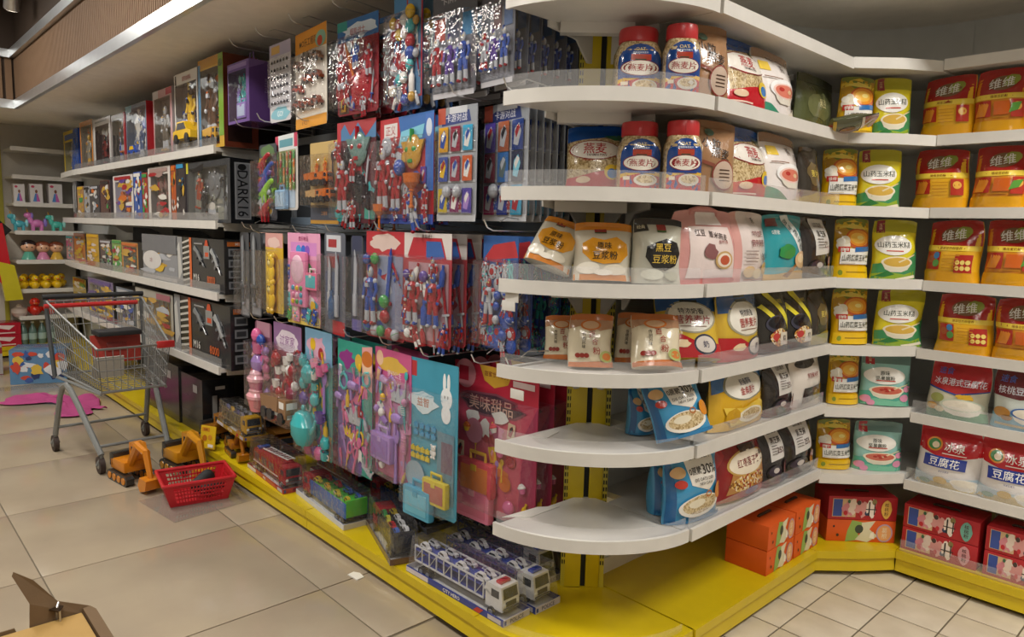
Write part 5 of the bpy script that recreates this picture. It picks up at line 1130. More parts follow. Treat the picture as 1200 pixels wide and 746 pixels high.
SB = [('#4a3a90', SILV, RED), ('#a55a3a', SILV, BLK), ('#1f3a80', SILV, RED), ('#7a1f3a', SILV, BLK), ('#2a6ab0', '#5a6a6a', SILV), ('#1f2a4a', '#7ac8e0', WHT), ('#8a2a5a', SILV, BLU), ('#2a3a8a', SILV, RED), ('#3a9ac0', RED, WHT)]
for k, (a, b, ss, l) in enumerate(((509, 557, SA, 'with one yellow sachet'), (559, 621, SB, 'with blue and purple sachets, beside the end post'))):
    pack('sachet_display_card', 'silver sachet card %s' % l, 'toy', a, b, 124 - 4 * k, 259, '#9fa3aa',
         [('r', 0, .82, 1, 1, '#8f949c'), ('p', [(.1, .84), (.85, .86), (.8, .96), (.3, .95), (.1, .9)], '#2a3a78'), ('t', '卡游对战', .48, .905, .07, '#d9dbe6', .6), ('r', 0, .86, .2, 1, '#b5503a'), ('r', .3, .94, .75, 1, '#c9ccd2'), ('r', 0, 0, 1, .06, '#bfc2c8')] + [('r', .02, v, .98, v + .02, '#c2c6cc') for v in (.34, .60)],
         [('sachet', .18 + .31 * (i % 3), .72 - .26 * (i // 3) - (.02 if i > 5 else 0), .40, ss[i]) for i in range(9)] + [('ball', .34 + .26 * i, .26, .2, (SILV, WHT)) for i in range(2)] + [('figure', .34 + .3 * i, .13, .2, (HB, HR)[i]) for i in range(2)], .025, [(.03, .06, .97, .81, .03)], behind=(0, 6)[k], gap=.045)
# third row
for k, (a, b) in enumerate(((276, 288), (289, 301))):
    pack('toy_sword_pack', 'clear pack with a long grey sword, ' + ('beside the toy gun boxes' if k == 0 else 'beside the yellow bear pack'), 'toy', a, b, 272, 371, '#4a4c50', [('r', .1, .02, .9, .22, '#8f8f92')], [('sword', .5, .55, 3.2 if k else 3.0, ('#8f9398', '#5a5c60')), ('gun', .5, .3, .9, (BLK, SILV), 90)], .05, behind=1, front_y=1.62)
pack('bear_toy_card', 'yellow hanging card with a yellow bear toy', 'toy', 303, 330, 273, 366, '#dcb526', [('r', 0, .82, 1, 1, '#d8a09a'), ('p', rough_blob(.5, .88, .35, .07, 3), '#e8c8c0'), ('o', .5, .55, .34, .2, .05, '#c08a1a')], [('bear', .5, .56, .7, ('#e8c22a', '#f0dc8a')), ('bear', .5, .22, .75, ('#e0b61e', '#f0dc8a'))], .05, [(.08, .03, .92, .8, .07)])
pack('phone_toy_card', 'pink hanging card with a big round toy phone', 'toy', 331, 369, 273, 381, '#e58fb4', [('r', 0, .72, 1, 1, '#e6a3c4'), ('r', .1, .76, .9, .9, '#d88fd0'), ('e', .35, .82, .08, .05, '#4aa0d8'), ('e', .5, .82, .07, .05, '#3a6ad0'), ('e', .62, .82, .07, .05, '#8f5ac0'), ('t', '音乐电话', .5, .94, .05, '#a3326a', .7), ('p', wavy(.1, .03), '#e8d06a')],
     [('phone', .45, .5, .95, ('#e88ab4', '#efc4d8', '#3fa0c0', YEL, GRN)), ('case', .84, .5, .4, ('#e8789a', '#5fb8c0', WHT)), ('phone', .3, .16, .42, ('#f0a0c0', '#e8e0d0', YEL, TEAL)), ('bear', .58, .18, .3, (BLU, YEL))], .06, [(.04, .06, .96, .72, .07)])
pack('tool_toy_pack', 'tall grey pack of toy blades with red tags', 'toy', 372, 402, 273, 392, '#5f6470', [('r', .1, .82, .8, .98, '#c8ccd4'), ('r', .2, .86, .6, .94, '#a5343a'), ('r', .15, .66, .7, .80, '#8a2a34'), ('r', .05, .3, .5, .62, '#4a5a7a'), ('r', .4, .0, .98, .14, '#b51f28')],
     [('knife', .3, .5, 1.2, (SILV, BLK)), ('knife', .66, .5, 1.4, (SILV, '#4a5a3a')), ('bottle', .5, .3, .6, ('#2f5a8a', GRN))], .05)
pack('tool_toy_pack', 'narrow clear pack with one silver blade beside the hero figures', 'toy', 404, 421, 276, 388, '#4a4d58', [('r', .1, .84, .9, 1, '#3a3f5a'), ('r', .1, 0, .9, .12, '#6a62a0')], [('knife', .5, .5, 2.6, (SILV, SILV))], .05, behind=1)
pack('hero_figure_pack', 'clear pack with a blue and silver hero and red sword', 'toy', 421, 469, 271, 398, '#a83a44', [('r', 0, .8, 1, 1, '#b8333c'), ('p', rough_blob(.5, .9, .4, .08, 9, 18, .3), '#d8c0b8'), ('r', .3, .1, .95, .78, '#8a94b0')],
     [('figure', .24, .4, .85, HB), ('sword', .62, .5, 1.1, (BLU, RED), 8), ('ball', .58, .36, .2, (GRN, BLU)), ('ball', .6, .22, .2, (RED, WHT)), ('gun', .8, .6, .4, (RED, BLU), 60)], .06)
pack('hero_figure_pack', 'clear pack with two red heroes under a red and blue header', 'toy', 466, 522, 273, 406, '#b0424a', [('r', 0, .78, 1, 1, '#d8d0cc'), ('p', [(.05, .76), (.9, .78), (.8, .96), (.2, .96)], '#b5303a'), ('p', [(.48, .79), (.86, .80), (.78, .93), (.48, .93)], '#3a62a8'), ('t', '英雄战士', .5, .97, .035, '#4a2a2a', .6), ('r', .1, .05, .95, .74, '#b89098')],
     [('figure', .28, .42, .72, (RED, SILV, BLU)), ('figure', .72, .42, .72, (RED, BLU, SILV)), ('bottle', .5, .3, .34, (BLU, WHT)), ('sword', .9, .4, .7, (RED, SILV), -10), ('ball', .5, .62, .16, (PUR, WHT))], .06, behind=3, gap=.06)
pack('hero_figure_pack', 'clear pack with a silver and red hero beside the end post', 'toy', 555, 602, 276, 411, '#3a4a80', [('r', 0, .8, 1, 1, '#2f5a9a'), ('p', [(0, .78), (1, .82), (.9, .96), (.3, .92)], '#b5343a'), ('r', .05, .05, .95, .76, '#4a5f98')],
     [('figure', .3, .42, .85, (SILV, RED, RED)), ('mask', .72, .55, .4, (SILV, BLU)), ('shield', .72, .3, .42, (BLU, TEAL)), ('ball', .7, .14, .2, (BLU, RED))], .06, behind=1)
pack('robot_toy_pack', 'dark blue pack with a teal robot behind the lily powder shelf', 'toy', 606, 652, 292, 408, '#1f3f78', [('r', .1, .8, 1, 1, '#5a2038'), ('r', .1, .78, 1, .82, '#2a4a8a'), ('e', .3, .7, .15, .06, '#d8d8e0')], [('figure', .55, .4, .75, ('#2f8f8a', BLU, TEAL)), ('sword', .25, .4, .7, (RED, BLK), 5)], .05, behind=3, front_y=1.70, film=BLIS)
# fourth row
pack('cake_toy_set', 'clear strip of pink toy cupcakes hanging at the row end', 'toy', 291, 311, 378, 480, '#7a4a60', [('r', .1, .84, .9, 1, '#b58a9a')], [('cupcake', .5, .14, .85, ('#e08a90', '#eba8b0', RED)), ('cupcake', .5, .34, .8, ('#d8809a', '#f0b8c4', YEL)), ('pot', .5, .55, .6, (LILAC, YEL)), ('cup', .5, .72, .6, (PINKC, BLU)), ('ball', .4, .85, .4, (PINKC, RED)), ('ball', .62, .80, .35, (BLU, RED))], .08, front_y=1.62)
pack('tea_toy_set', 'red and white toy kitchen set with wavy title', 'toy', 312, 346, 381, 500, '#8a3a50', [('r', 0, .78, 1, 1, '#8f6a98'), ('p', rough_blob(.5, .84, .44, .1, 8, 18, .2), '#e0d4e0'), ('t', '过家家', .5, .84, .1, '#8a4a90', .7), ('p', wavy(.2, .04), '#d8a88a')],
     [('pot', .25, .66, .28, (RED, WHT)), ('cup', .6, .66, .25, (WHT, RED)), ('pot', .82, .58, .25, (RED, WHT)), ('cup', .3, .54, .24, (WHT, RED)), ('plate', .6, .5, .3, (RED, WHT)), ('cup', .2, .4, .25, (WHT, RED)), ('ring', .5, .36, .36, (RED, PINKC)), ('pot', .8, .36, .3, ('#8f2440', WHT)), ('cup', .3, .24, .22, (RED, WHT)), ('pot', .6, .22, .25, ('#8f2440', WHT)), ('truck', .5, .08, .9, ('#8f6a4a', WHT))], .08)
pack('cleaning_toy_set', 'teal and pink toy tea set with yellow foot card', 'toy', 347, 383, 388, 536, '#3f9a8a', [('r', 0, .74, 1, 1, '#7aa8c8'), ('p', rough_blob(.45, .86, .34, .09, 4, 18, .3), '#d8a8c0'), ('e', .3, .88, .1, .05, YEL), ('e', .6, .82, .1, .05, RED), ('p', [(.1, .0), (.9, .0), (.98, .2), (.2, .22)], '#e0b03a')],
     [('pot', .34, .66, .4, (TEAL, PINKC)), ('cup', .72, .70, .3, (PINKC, TEAL)), ('spoon', .78, .5, .9, (LILAC, TEAL)), ('ring', .28, .48, .45, (PINKC, '#e88ab0')), ('scissors', .34, .5, .5, (PINKC, WHT), 10), ('pot', .35, .24, .75, (TEAL, YEL)), ('cup', .74, .34, .35, (PUR, WHT)), ('bottle', .85, .24, .35, (YEL, WHT))], .08, behind=1)
pack('hair_toy_set', 'pink and teal princess hair toy set with crown and scissors', 'toy', 387, 432, 402, 554, '#6a4a90', [('r', 0, .76, 1, 1, '#2f9a88'), ('p', rough_blob(.28, .86, .2, .07, 2, 16, .3), '#8a2a80'), ('e', .62, .86, .1, .06, '#d8b03a'), ('r', .72, .0, 1, 1, '#2fa08c'), ('p', [(.72, .7), (1, .66), (1, 1), (.72, .98)], '#e2a0a0'), ('e', .86, .86, .13, .1, '#eec8a8'), ('e', .86, .9, .15, .06, '#c8702a'), ('t', 'PRINCESS', .87, .28, .1, '#b5347a', .5, -90)],
     [('ring', .2, .68, .28, (TEAL, YEL)), ('crown', .5, .42, .42, (SILV, LILAC)), ('comb', .2, .44, .35, (PINKC, WHT)), ('dryer', .52, .64, .34, (LILAC, PINKC)), ('scissors', .52, .24, .5, (PINKC, WHT), 15), ('comb', .22, .22, .45, (LILAC, PINKC), -20), ('bottle', .36, .56, .25, (YEL, PINKC)), ('spoon', .6, .14, .6, (PINKC, RED), 20)], .06, behind=1)
pack('vanity_toy_set', 'pink hanging pack with lilac vanity case and combs', 'toy', 428, 477, 412, 562, '#c85a90', [('r', 0, .82, 1, 1, '#c8588a'), ('p', rough_blob(.5, .88, .36, .06, 6, 16, .3), '#d8b04a'), ('e', .14, .92, .1, .06, '#e8c0a0'), ('r', .1, .3, .95, .78, '#b87aa0'), ('t', '梦幻公主', .55, .82, .05, '#f0d0e0', .6)],
     [('comb', .2, .64, .34, (TEAL, WHT)), ('crown', .62, .66, .4, (SILV, PINKC)), ('ring', .5, .74, .25, (LILAC, SILV)), ('case', .34, .24, .62, (LILAC, '#8f6ab8', '#b89ad8')), ('dryer', .7, .46, .36, (LILAC, TEAL)), ('spoon', .66, .2, .8, (LILAC, LILAC)), ('comb', .86, .24, .55, ('#d888b8', PINKC)), ('ball', .28, .5, .14, (WHT, YEL)), ('bottle', .5, .5, .2, (YEL, WHT))], .07, behind=1)
pack('doctor_toy_set', 'sky blue hanging pack with white rabbit print and yellow tray', 'toy', 471, 529, 424, 604, '#4f9fb8', [('r', 0, .80, 1, 1, '#3f98b4'), ('r', .04, .88, .18, .98, '#b5343a'), ('e', .78, .78, .11, .07, '#eef2f4'), ('e', .74, .88, .03, .06, '#eef2f4'), ('e', .82, .88, .03, .06, '#eef2f4'), ('e', .75, .79, .012, .01, BLK), ('e', .81, .79, .012, .01, BLK), ('e', .78, .68, .09, .06, '#eef2f4'), ('p', rough_blob(.32, .72, .28, .07, 2, 16, .2), '#d8e8ee'), ('t', '益智', .32, .72, .06, '#b5643a', .4), ('r', .62, .1, .95, .56, '#6a8fa0'), ('r', .70, .3, .92, .5, '#7a6a78')],
     [('block', .2 + .12 * i, .56 - .05 * j, .12, ('#3f9ac8', '#5fb0d8')) for i in range(4) for j in range(2)] + [('block', .14 + .1 * i, .40 - .05 * j, .12, ('#d8c02a', '#e8d86a')) for i in range(4) for j in range(2)] + [('case', .66, .17, .52, ('#d9c43a', '#b5685a', '#d9c43a')), ('case', .32, .06, .62, ('#4fa8c8', '#6fc0d8', '#4fa8c8')), ('bear', .56, .42, .2, (WHT, '#e8e0d8')), ('plate', .2, .22, .4, ('#9fb8c8', WHT))], .06)
pack('sweet_shop_toy_set', 'red and pink hanging sweet shop set with red suitcase', 'toy', 523, 622, 432, 606, '#c84a64', [('r', 0, .80, 1, 1, '#c02a42'), ('e', .14, .92, .13, .1, '#d88a94'), ('r', .06, .87, .18, .97, '#b3243a'), ('p', [(.32, 1), (.72, 1), (.66, .90), (.5, .86), (.38, .90)], '#d8a83a'), ('t', '甜蜜世界系列', .52, .95, .035, '#7a2a24', .28), ('p', rough_blob(.46, .74, .38, .085, 2, 18, .12), '#8a4a5a'), ('p', rough_blob(.46, .74, .35, .07, 2, 18, .12), '#4a2a3a'), ('t', '美味甜品', .46, .74, .10, '#d8b0a0', .56), ('r', .72, .9, .96, .94, '#e8d0d0'), ('p', [(.8, .0), (1, .0), (1, .8), (.86, .6)], '#a83a5a')],
     [('case', .36, .24, .46, ('#e4525e', '#e8843e', '#e0b030')), ('case', .34, .06, .46, ('#ec86a0', '#e2748e', '#f0a8b0')), ('plate', .28, .54, .22, ('#d88aa0', WHT)), ('cupcake', .2, .56, .1, (YEL, ORA, RED)), ('sachet', .1, .38, .16, ('#d8c0a0', RED, BLK)), ('bottle', .1, .2, .16, (YEL, ORA)), ('cupcake', .62, .46, .12, (PINKC, WHT, RED)), ('ring', .72, .4, .12, (RED, GRN)), ('plate', .66, .24, .14, (ORA, WHT)), ('ball', .74, .1, .12, (PINKC, WHT)), ('spoon', .56, .3, .2, (LILAC, WHT)), ('spoon', .62, .32, .2, (YEL, WHT)), ('case', .12, .06, .22, (YEL, ORA, YEL))], .07, behind=3, gap=.06)
# purple gift bag-box hanging above the shelf end
def carton(name, label, cat, W, H, D, loc, rz, front, side, ops, sops=None, items=(), win=None, top=None, group=None, wincol='#5a5c62', tops=None):
    """toy carton; win=(u0,v0,u1,v1) cuts a recessed clear window with the toy inside"""
    t = tag(empty(name, loc, rz), label, cat, group)
    fm, sm_ = mat(front, 'gloss'), mat(side, 'gloss')
    m = MB()
    if win:
        x0, x1 = (win[0] - .5) * W, (win[2] - .5) * W; z0, z1 = win[1] * H, win[3] * H; y = -D / 2; k = min(.3 * D, .045)
        m.add([(-W / 2, y, 0), (W / 2, y, 0), (W / 2, y, H), (-W / 2, y, H), (x0, y, z0), (x1, y, z0), (x1, y, z1), (x0, y, z1)], [(0, 1, 5, 4), (1, 2, 6, 5), (2, 3, 7, 6), (3, 0, 4, 7)], fm)
        m.add([(x0, y, z0), (x1, y, z0), (x1, y, z1), (x0, y, z1), (x0, y + k, z0), (x1, y + k, z0), (x1, y + k, z1), (x0, y + k, z1)], [(0, 1, 5, 4), (1, 2, 6, 5), (2, 3, 7, 6), (3, 0, 4, 7), (4, 5, 6, 7)], mat(wincol, 'paper'))
        m.add([(-W / 2, y, 0), (W / 2, y, 0), (W / 2, y, H), (-W / 2, y, H), (-W / 2, D / 2, 0), (W / 2, D / 2, 0), (W / 2, D / 2, H), (-W / 2, D / 2, H)], [(0, 4, 5, 1), (1, 5, 6, 2), (2, 6, 7, 3), (3, 7, 4, 0), (4, 7, 6, 5)], sm_)
    else:
        m.rbox(-W / 2, W / 2, -D / 2, D / 2, 0, H, sm_, .002); m.box(-W / 2 + .001, W / 2 - .001, -D / 2 - .0006, -D / 2, .001, H - .001, fm)
    m.build('carton', t, 0.5)
    if ops: draw(ops, W, H, flatS(-D / 2 - .0006), 'gloss', .0003).build('front_print', t, 0)
    if sops: draw(sops, D, H, sideS(W / 2, 0), 'gloss', .0008).build('side_print', t, 0)
    yb = -D / 2 + (min(.3 * D, .045) if win else 0)
    if win and items:
        rb = random.Random(int(W * 9999)); pal = [c for i in items for c in i[4] if isinstance(c, str)] + [SILV, '#d8d4cc']
        w_, h_ = (win[2] - win[0]) * W, (win[3] - win[1]) * H
        draw([('p', rough_blob(rb.uniform(.14, .86), rb.uniform(.1, .9), rb.uniform(.07, .16), rb.uniform(.04, .09), q, 9, .45), rb.choice(pal)) for q in range(14)], w_, h_, flatS(yb, (win[0] + win[2] - 1) / 2 * W, win[1] * H), 'gloss', .0004).build('window_print', t, 0)
    if win and items and W > .05:
        rr = random.Random(int(H * 9999)); items = list(items); cs_ = [i[4] for i in items]; n0 = len(items)
        for q in range(9):
            u, v = rr.uniform(win[0] + .12, win[2] - .12), rr.uniform(win[1] + .1, win[3] - .1)
            if all(abs(u - i[1]) > .13 or abs(v - i[2]) > .12 for i in items[n0:]): items.append((rr.choice(['sachet', 'shield', 'sword', 'gun', 'block', 'figure']), u, v, rr.uniform(.22, .34), rr.choice(cs_), rr.uniform(-40, 40)))
    for it in items:
        wn = win or (.02, .03, .98, .97); it = list(it)
        rv = .54 if it[0] in ('figure', 'sword', 'spoon', 'gun', 'bottle', 'knife', 'crown') else .46
        it[3] = min(it[3], min(it[2] - wn[1], wn[3] - it[2]) * H / (rv * W), (.9 if it[0] in ('car', 'truck') else 2.2) * max(.04, min(it[1] - wn[0], wn[2] - it[1])) / (.46 if it[0] in ('car', 'truck') else .5)) if it[0] not in ('car', 'truck') else min(it[3], 1.9 * min(it[1] - wn[0], wn[2] - it[1]))
        if it[3] < .03: continue
        if it[0] in ('car', 'truck') and not win: continue
        toy(it[0], it[3] * W, it[4], t, (it[1] - .5) * W, it[2] * H, it[5] if len(it) > 5 else 0, yb)
    if win: MB().add([((win[0] - .5) * W, -D / 2 - .0008, win[1] * H), ((win[2] - .5) * W, -D / 2 - .0008, win[1] * H), ((win[2] - .5) * W, -D / 2 - .0008, win[3] * H), ((win[0] - .5) * W, -D / 2 - .0008, win[3] * H)], [(0, 1, 2, 3)], FILM).build('clear_window', t, 0)
    return t
def shelfbox(name, label, x0, x1, ytop, lv, D, front, side, ops, sops=None, items=(), win=None, wincol='#2a2c32', inset=.03, cat='toy', zs=None):
    z = (LV_A[lv] - .0105) if zs is None else zs
    if x0 < 90: inset = .16
    P = (Vector((0, A_F + inset, 0)), Vector((0, -1, 0)), 0.0)
    c, W, H, n, rz = fit(P, x0, x1, ytop, z)
    return carton(name, label, cat, W, H, D, Vector((c.x, A_F + inset + D / 2, z)), 0, front, side, ops, sops, items, win, wincol=wincol)
P = (Vector((0, 1.56, 0)), Vector((0, -1, 0)))
a, b = on_plane(267, 110, *P), on_plane(292, 110, *P)
zt, zb_ = on_plane(280, 72, *P).z, on_plane(280, 144, *P).z
pb = carton('purple_toy_box', 'purple hanging gift box with lilac glitter purse in its window', 'toy', b.x - a.x, zt - zb_, .15, Vector(((a.x + b.x) / 2, 1.56 + .075, zb_)), 0, '#6a4f92', '#5f4380', [('r', .05, .9, .9, .97, '#8f78b5')], [('t', 'DREAM', .6, .6, .05, '#9a86c0', .6, 90), ('p', [(.0, .85), (.5, .95), (.6, 1), (0, 1)], '#7a5f9c')], [('case', .42, .24, .62, ('#8f78c8', '#b9c8e8', LILAC)), ('crown', .5, .7, .5, (TEAL, MINT)), ('ring', .45, .52, .3, (TEAL, LILAC))], (.04, .05, .86, .86), wincol='#4a3a66')
MB().tube([(-.03, 0, zt - zb_), (-.02, 0, zt - zb_ + .06), (.02, 0, zt - zb_ + .06), (.03, 0, zt - zb_)], .004, mat('#7a5f9c', 'plastic')).build('handle', pb)
# ---- shelf boxes, top toy shelf
R1 = ('#b5402a', SILV, BLK); RY = (YEL, BLK, BLU); RB = (BLU, SILV, RED); RK = ('#3a3a40', SILV, ORA)
RBX = 1
shelfbox('robot_toy_box', 'tall orange and green box of brown robots beside the purple gift box', 233, 262, 66, 0, .19, '#c9a03a', '#6b3424', [('r', 0, .9, 1, 1, '#b9862a'), ('r', 0, 0, .1, .95, '#3f78a0'), ('r', .82, .12, 1, 1, '#6f9a2a'), ('e', .9, .9, .08, .04, '#3a5a2a')], [('r', .1, .06, .8, .55, '#2a1a16'), ('e', .45, .8, .3, .12, '#24402e')], [('figure', .45, .45, .95, ('#5a4030', SILV, ORA)), ('figure', .65, .22, .55, ('#b5762a', BLK, ORA)), ('truck', .45, .07, .5, (GOLD, BLK))], (.1, .04, .82, .88), '#4a4238')
shelfbox('robot_toy_box', 'white headed box with a yellow robot', 205, 232, 83, 0, .16, '#cfcdc8', '#8f8f90', [('t', '变形金刚队', .55, .92, .06, '#a3343a', .7), ('r', .04, .87, .1, .98, '#3a3a3a')], None, [('figure', .6, .5, .95, RY), ('car', .55, .1, .8, (YEL, BLK)), ('figure', .25, .3, .6, (BLU, SILV, BLK))], (.04, .06, .95, .86), '#5a5a5c')
shelfbox('robot_toy_box', 'pink edged box with a pale robot in a dark window', 180, 202, 104, 0, .15, '#b98f92', '#a59a9c', [('r', .7, .9, 1, 1, '#b5344a'), ('r', 0, .88, .3, 1, '#c2bcbc'), ('r', .1, .02, .6, .06, '#a3303a')], None, [('figure', .5, .42, .9, ('#6a625a', SILV, GOLD)), ('sword', .75, .5, .9, (SILV, GOLD), 8)], (.06, .05, .9, .88), '#5a5450')
shelfbox('robot_toy_box', 'grey blue box with a white winged toy and red side', 148, 172, 121, 0, .15, '#5a6a80', '#a3232a', [('r', 0, .88, .3, 1, '#4a8a9a')], None, [('crown', .42, .5, .55, (WHT, BLU), 60), ('figure', .6, .35, .8, ('#4a5f88', SILV, WHT)), ('car', .3, .08, .4, (BLU, YEL))], (.05, .04, .95, .93), '#4f5d74')
shelfbox('robot_toy_box', 'silver grey box of blue and yellow robots with red edge', 131, 147, 133, 0, .15, '#8f8a8a', '#9a2a34', [('r', .9, 0, 1, 1, '#a3303a')], None, [('figure', .4, .3, .8, RB), ('figure', .6, .55, .7, RK)], (.06, .05, .88, .9), '#55504e')
shelfbox('robot_toy_box', 'white framed box with a dark red robot', 110, 130, 138, 0, .15, '#c2c0be', '#b0aeac', [('r', .1, .92, .8, .96, '#8a8a8a')], None, [('figure', .5, .36, .95, ('#7a2a24', BLK, RED))], (.1, .05, .9, .86), '#4a3632')
shelfbox('robot_toy_box', 'orange framed box with a tan robot', 94, 109, 141, 0, .15, '#b9773a', '#c0bdb8', [], None, [('figure', .5, .4, .9, ('#8f8a80', GOLD, ORA))], (.1, .05, .9, .9), '#7a7268')
shelfbox('robot_toy_box', 'yellow and blue box at the far end of the top toy shelf', 75, 92, 152, 0, .15, '#c9b02a', '#2a4a9a', [('p', [(.5, 0), (1, 0), (1, 1), (.7, 1)], '#2a55a8'), ('r', .1, .8, .9, .92, '#3a5a9a')], None, [('figure', .45, .45, .8, ('#c8b48a', BLU, YEL))], (.1, .1, .6, .75), '#8a8450')
# second toy shelf
g2 = shelfbox('toy_gun_box', 'large clear fronted box with a grey toy gun and printed spine', 219, 270, 188, 1, .13, '#3a3d42', '#17181b', [('p', [(.1, .86), (.42, .97), (.4, .86), (.18, .82)], '#1f2024'), ('r', 0, .82, .05, 1, '#c8c03a')], [('r', .18, .06, .86, .94, '#8f9298'), ('r', .25, .08, .8, .92, '#6f7278'), ('t', 'DARK16', .52, .46, .17, '#1c1d20', 1.9, -90), ('e', .5, .87, .18, .05, '#1c1d20')], [('gun', .5, .5, .8, ('#8f9288', '#6a6c64'), 75), ('gun', .28, .4, .5, ('#a34a34', '#8a8a80'), 80), ('bottle', .8, .2, .3, ('#6f7276', SILV)), ('sword', .75, .55, .7, (BLK, '#4a4c50'))], (.04, .05, .94, .9), '#6a6e6e')
def busy(cs, n=18, seed=1, extra=('#e0dcd4', '#c8a03a')):
    r = random.Random(seed); pal = [c for c in cs if isinstance(c, str)] + list(extra)
    return [('p', rough_blob(r.uniform(.15, .85), r.uniform(.1, .88), r.uniform(.08, .22), r.uniform(.03, .08), q + seed, 8, .45), r.choice(pal)) for q in range(n)]
IB = [(207, 217, 190, '#3a3438', ('#3a3438', '#2f8fc0', BLK), 'dark narrow box with a blue disc'), (201, 206.5, 193, '#b5562a', ('#6a3a2a', ORA, BLK), 'narrow orange and black box'), (174, 200, 195, '#d8d2cc', ('#7a5f5a', '#a58a84', RED), 'white die-cut box with a brown figure'), (167, 173.5, 202, '#a33a34', (RED, GRN, WHT), 'narrow red and green box'), (157, 166.5, 201, '#2f58a8', (BLU, WHT, RED), 'narrow bright blue box'), (133, 156.5, 205, '#d8d4d2', (PUR, RED, ORA), 'white card box with coloured rings and purple figures'), (118, 129, 211, '#5a2f2c', ('#5a2f2c', BLK, GRN), 'dark red box beside the ring card'), (106, 116.5, 217, '#3a3a40', (RK), 'dark grey robot box'), (99, 105.5, 218, '#a8a8ac', (SILV, BLK, ORA), 'pale grey narrow box'), (91, 98.5, 218, '#b58a5a', (RED, YEL, GRN), 'tan and green narrow box at the far end')]
for x0, x1, yt, c, cs, lab in IB:
    wide = x1 - x0 > 20
    its = [('figure', .5, .36, .75, cs)] if not lab.startswith('white card') else [('ring', .2 + .2 * i, .78, .2, ((BLU, ORA, ORA, ORA)[i], RED)) for i in range(4)] + figs(3, .25, .8, .3, .4, [HP, HR, HP])
    shelfbox('toy_figure_box', lab + ' on the second toy shelf', x0, x1, yt, 1, .13, c, '#4a4448', busy(cs, 16, int(x0)) + [('r', .1, .9, .9, .97, cs[1])], None, its if wide else [], (.12, .06, .9, .86) if wide else None, '#6a6668' if not lab.startswith('white card') else '#a9a9c0')
# third toy shelf
def gunbox(x0, x1, yt, lv, lab):
    hz = [('r', .12, 0, .30, 1, '#23241f')] + [('p', [(.12, v), (.30, v + .07), (.30, v + .11), (.12, v + .04)], '#c9c6bc') for v in [k * .108 for k in range(9)]] + [('p', [(.28, 0), (.33, 0), (.33, 1), (.28, 1)], '#d8652a')]
    so = [('r', .1, .88, .9, .96, '#b5622a'), ('t', 'M16', .5, .92, .05, '#e8e0d8', .6)] + [('r', .14, .1 + .2 * k, .6, .24 + .2 * k, '#7f8288') for k in range(4)] + [('r', .2, .13 + .2 * k, .54, .21 + .2 * k, '#3a3c40') for k in range(4)]
    t = shelfbox('toy_gun_box', lab, x0, x1, yt, lv, .16, '#2e2f31', '#1e1f21', hz + [('r', 0, 0, .12, 1, '#8f9092'), ('p', [(.02, .1), (.1, .3), (.05, .9), (0, .8)], '#c8c8c4'), ('t', 'M16', .43, .24, .13, '#e6e4de', .2), ('t', '8000', .74, .23, .14, '#d8652a', .36), ('r', .6, .62, .72, .86, '#8a8c8c'), ('p', [(.62, .86), (.7, .86), (.68, .97), (.64, .97)], '#c84a24'), ('r', .63, .66, .70, .74, '#c8502a'), ('r', .4, .88, .58, .91, '#8f8f8f')], so,
                 [('gun', .50, .62, .26, ('#7f8284', '#4a4c50'), 40), ('gun', .84, .56, .26, ('#a3a6a8', '#6a6c70'), 50)], None)
    return t
gunbox(209, 263, 279, 2, 'black toy gun box with orange stripe on the third toy shelf'); gunbox(206, 270, 352, 3, 'black toy gun box with orange stripe on the lowest toy shelf')
IC = [(168, 208, 275, '#8f9298', ('#4a5aa0', SILV, YEL), 'grey and white box with blue robots and round badge'), (143, 162, 284, '#b5803a', ('#4a6a5a', ORA, RED), 'amber box of small figures'), (132, 142.5, 281, '#7fae5a', ('#a34a54', GRN, RED), 'light green framed box'), (118, 131, 281, '#4a4a48', ('#5a7a70', SILV, GRN), 'dark box with a green robot'), (102, 116, 274, '#c8a83a', ('#7a6a5a', YEL, GRN), 'yellow and green framed box'), (87, 100, 273, '#c87a34', ('#5a7a8a', ORA, YEL), 'orange framed box of figures'), (78, 86, 276, '#c89a98', (PINKC, TEAL, WHT), 'pink box next to the round dolls')]
for x0, x1, yt, c, cs, lab in IC:
    big_ = x1 - x0 > 30
    ops = [('r', .05, .9, .95, .97, cs[1])] if not big_ else [('r', 0, .62, 1, 1, '#6f7278'), ('e', .3, .45, .28, .2, '#dcdad8'), ('t', '2合1', .28, .45, .1, '#8a3a4a', .3), ('r', 0, .05, 1, .12, '#d0cecc')]
    its = figs(3, .22, .8, .34, .36, [cs, (cs[1], cs[0], cs[2])]) if not big_ else figs(3, .3, .85, .8, .2, [RK]) + [('figure', .66, .3, .35, cs), ('figure', .86, .3, .35, (SILV, BLU, YEL))]
    shelfbox('toy_figure_box', lab + ' on the third toy shelf', x0, x1, yt, 2, .13, c, '#5a5650', busy(cs, 22, int(x0)) + ops, None, its if x1 - x0 > 17 and not big_ else [], (.1, .08, .92, .86) if x1 - x0 > 17 and not big_ else None, '#7f7a70')
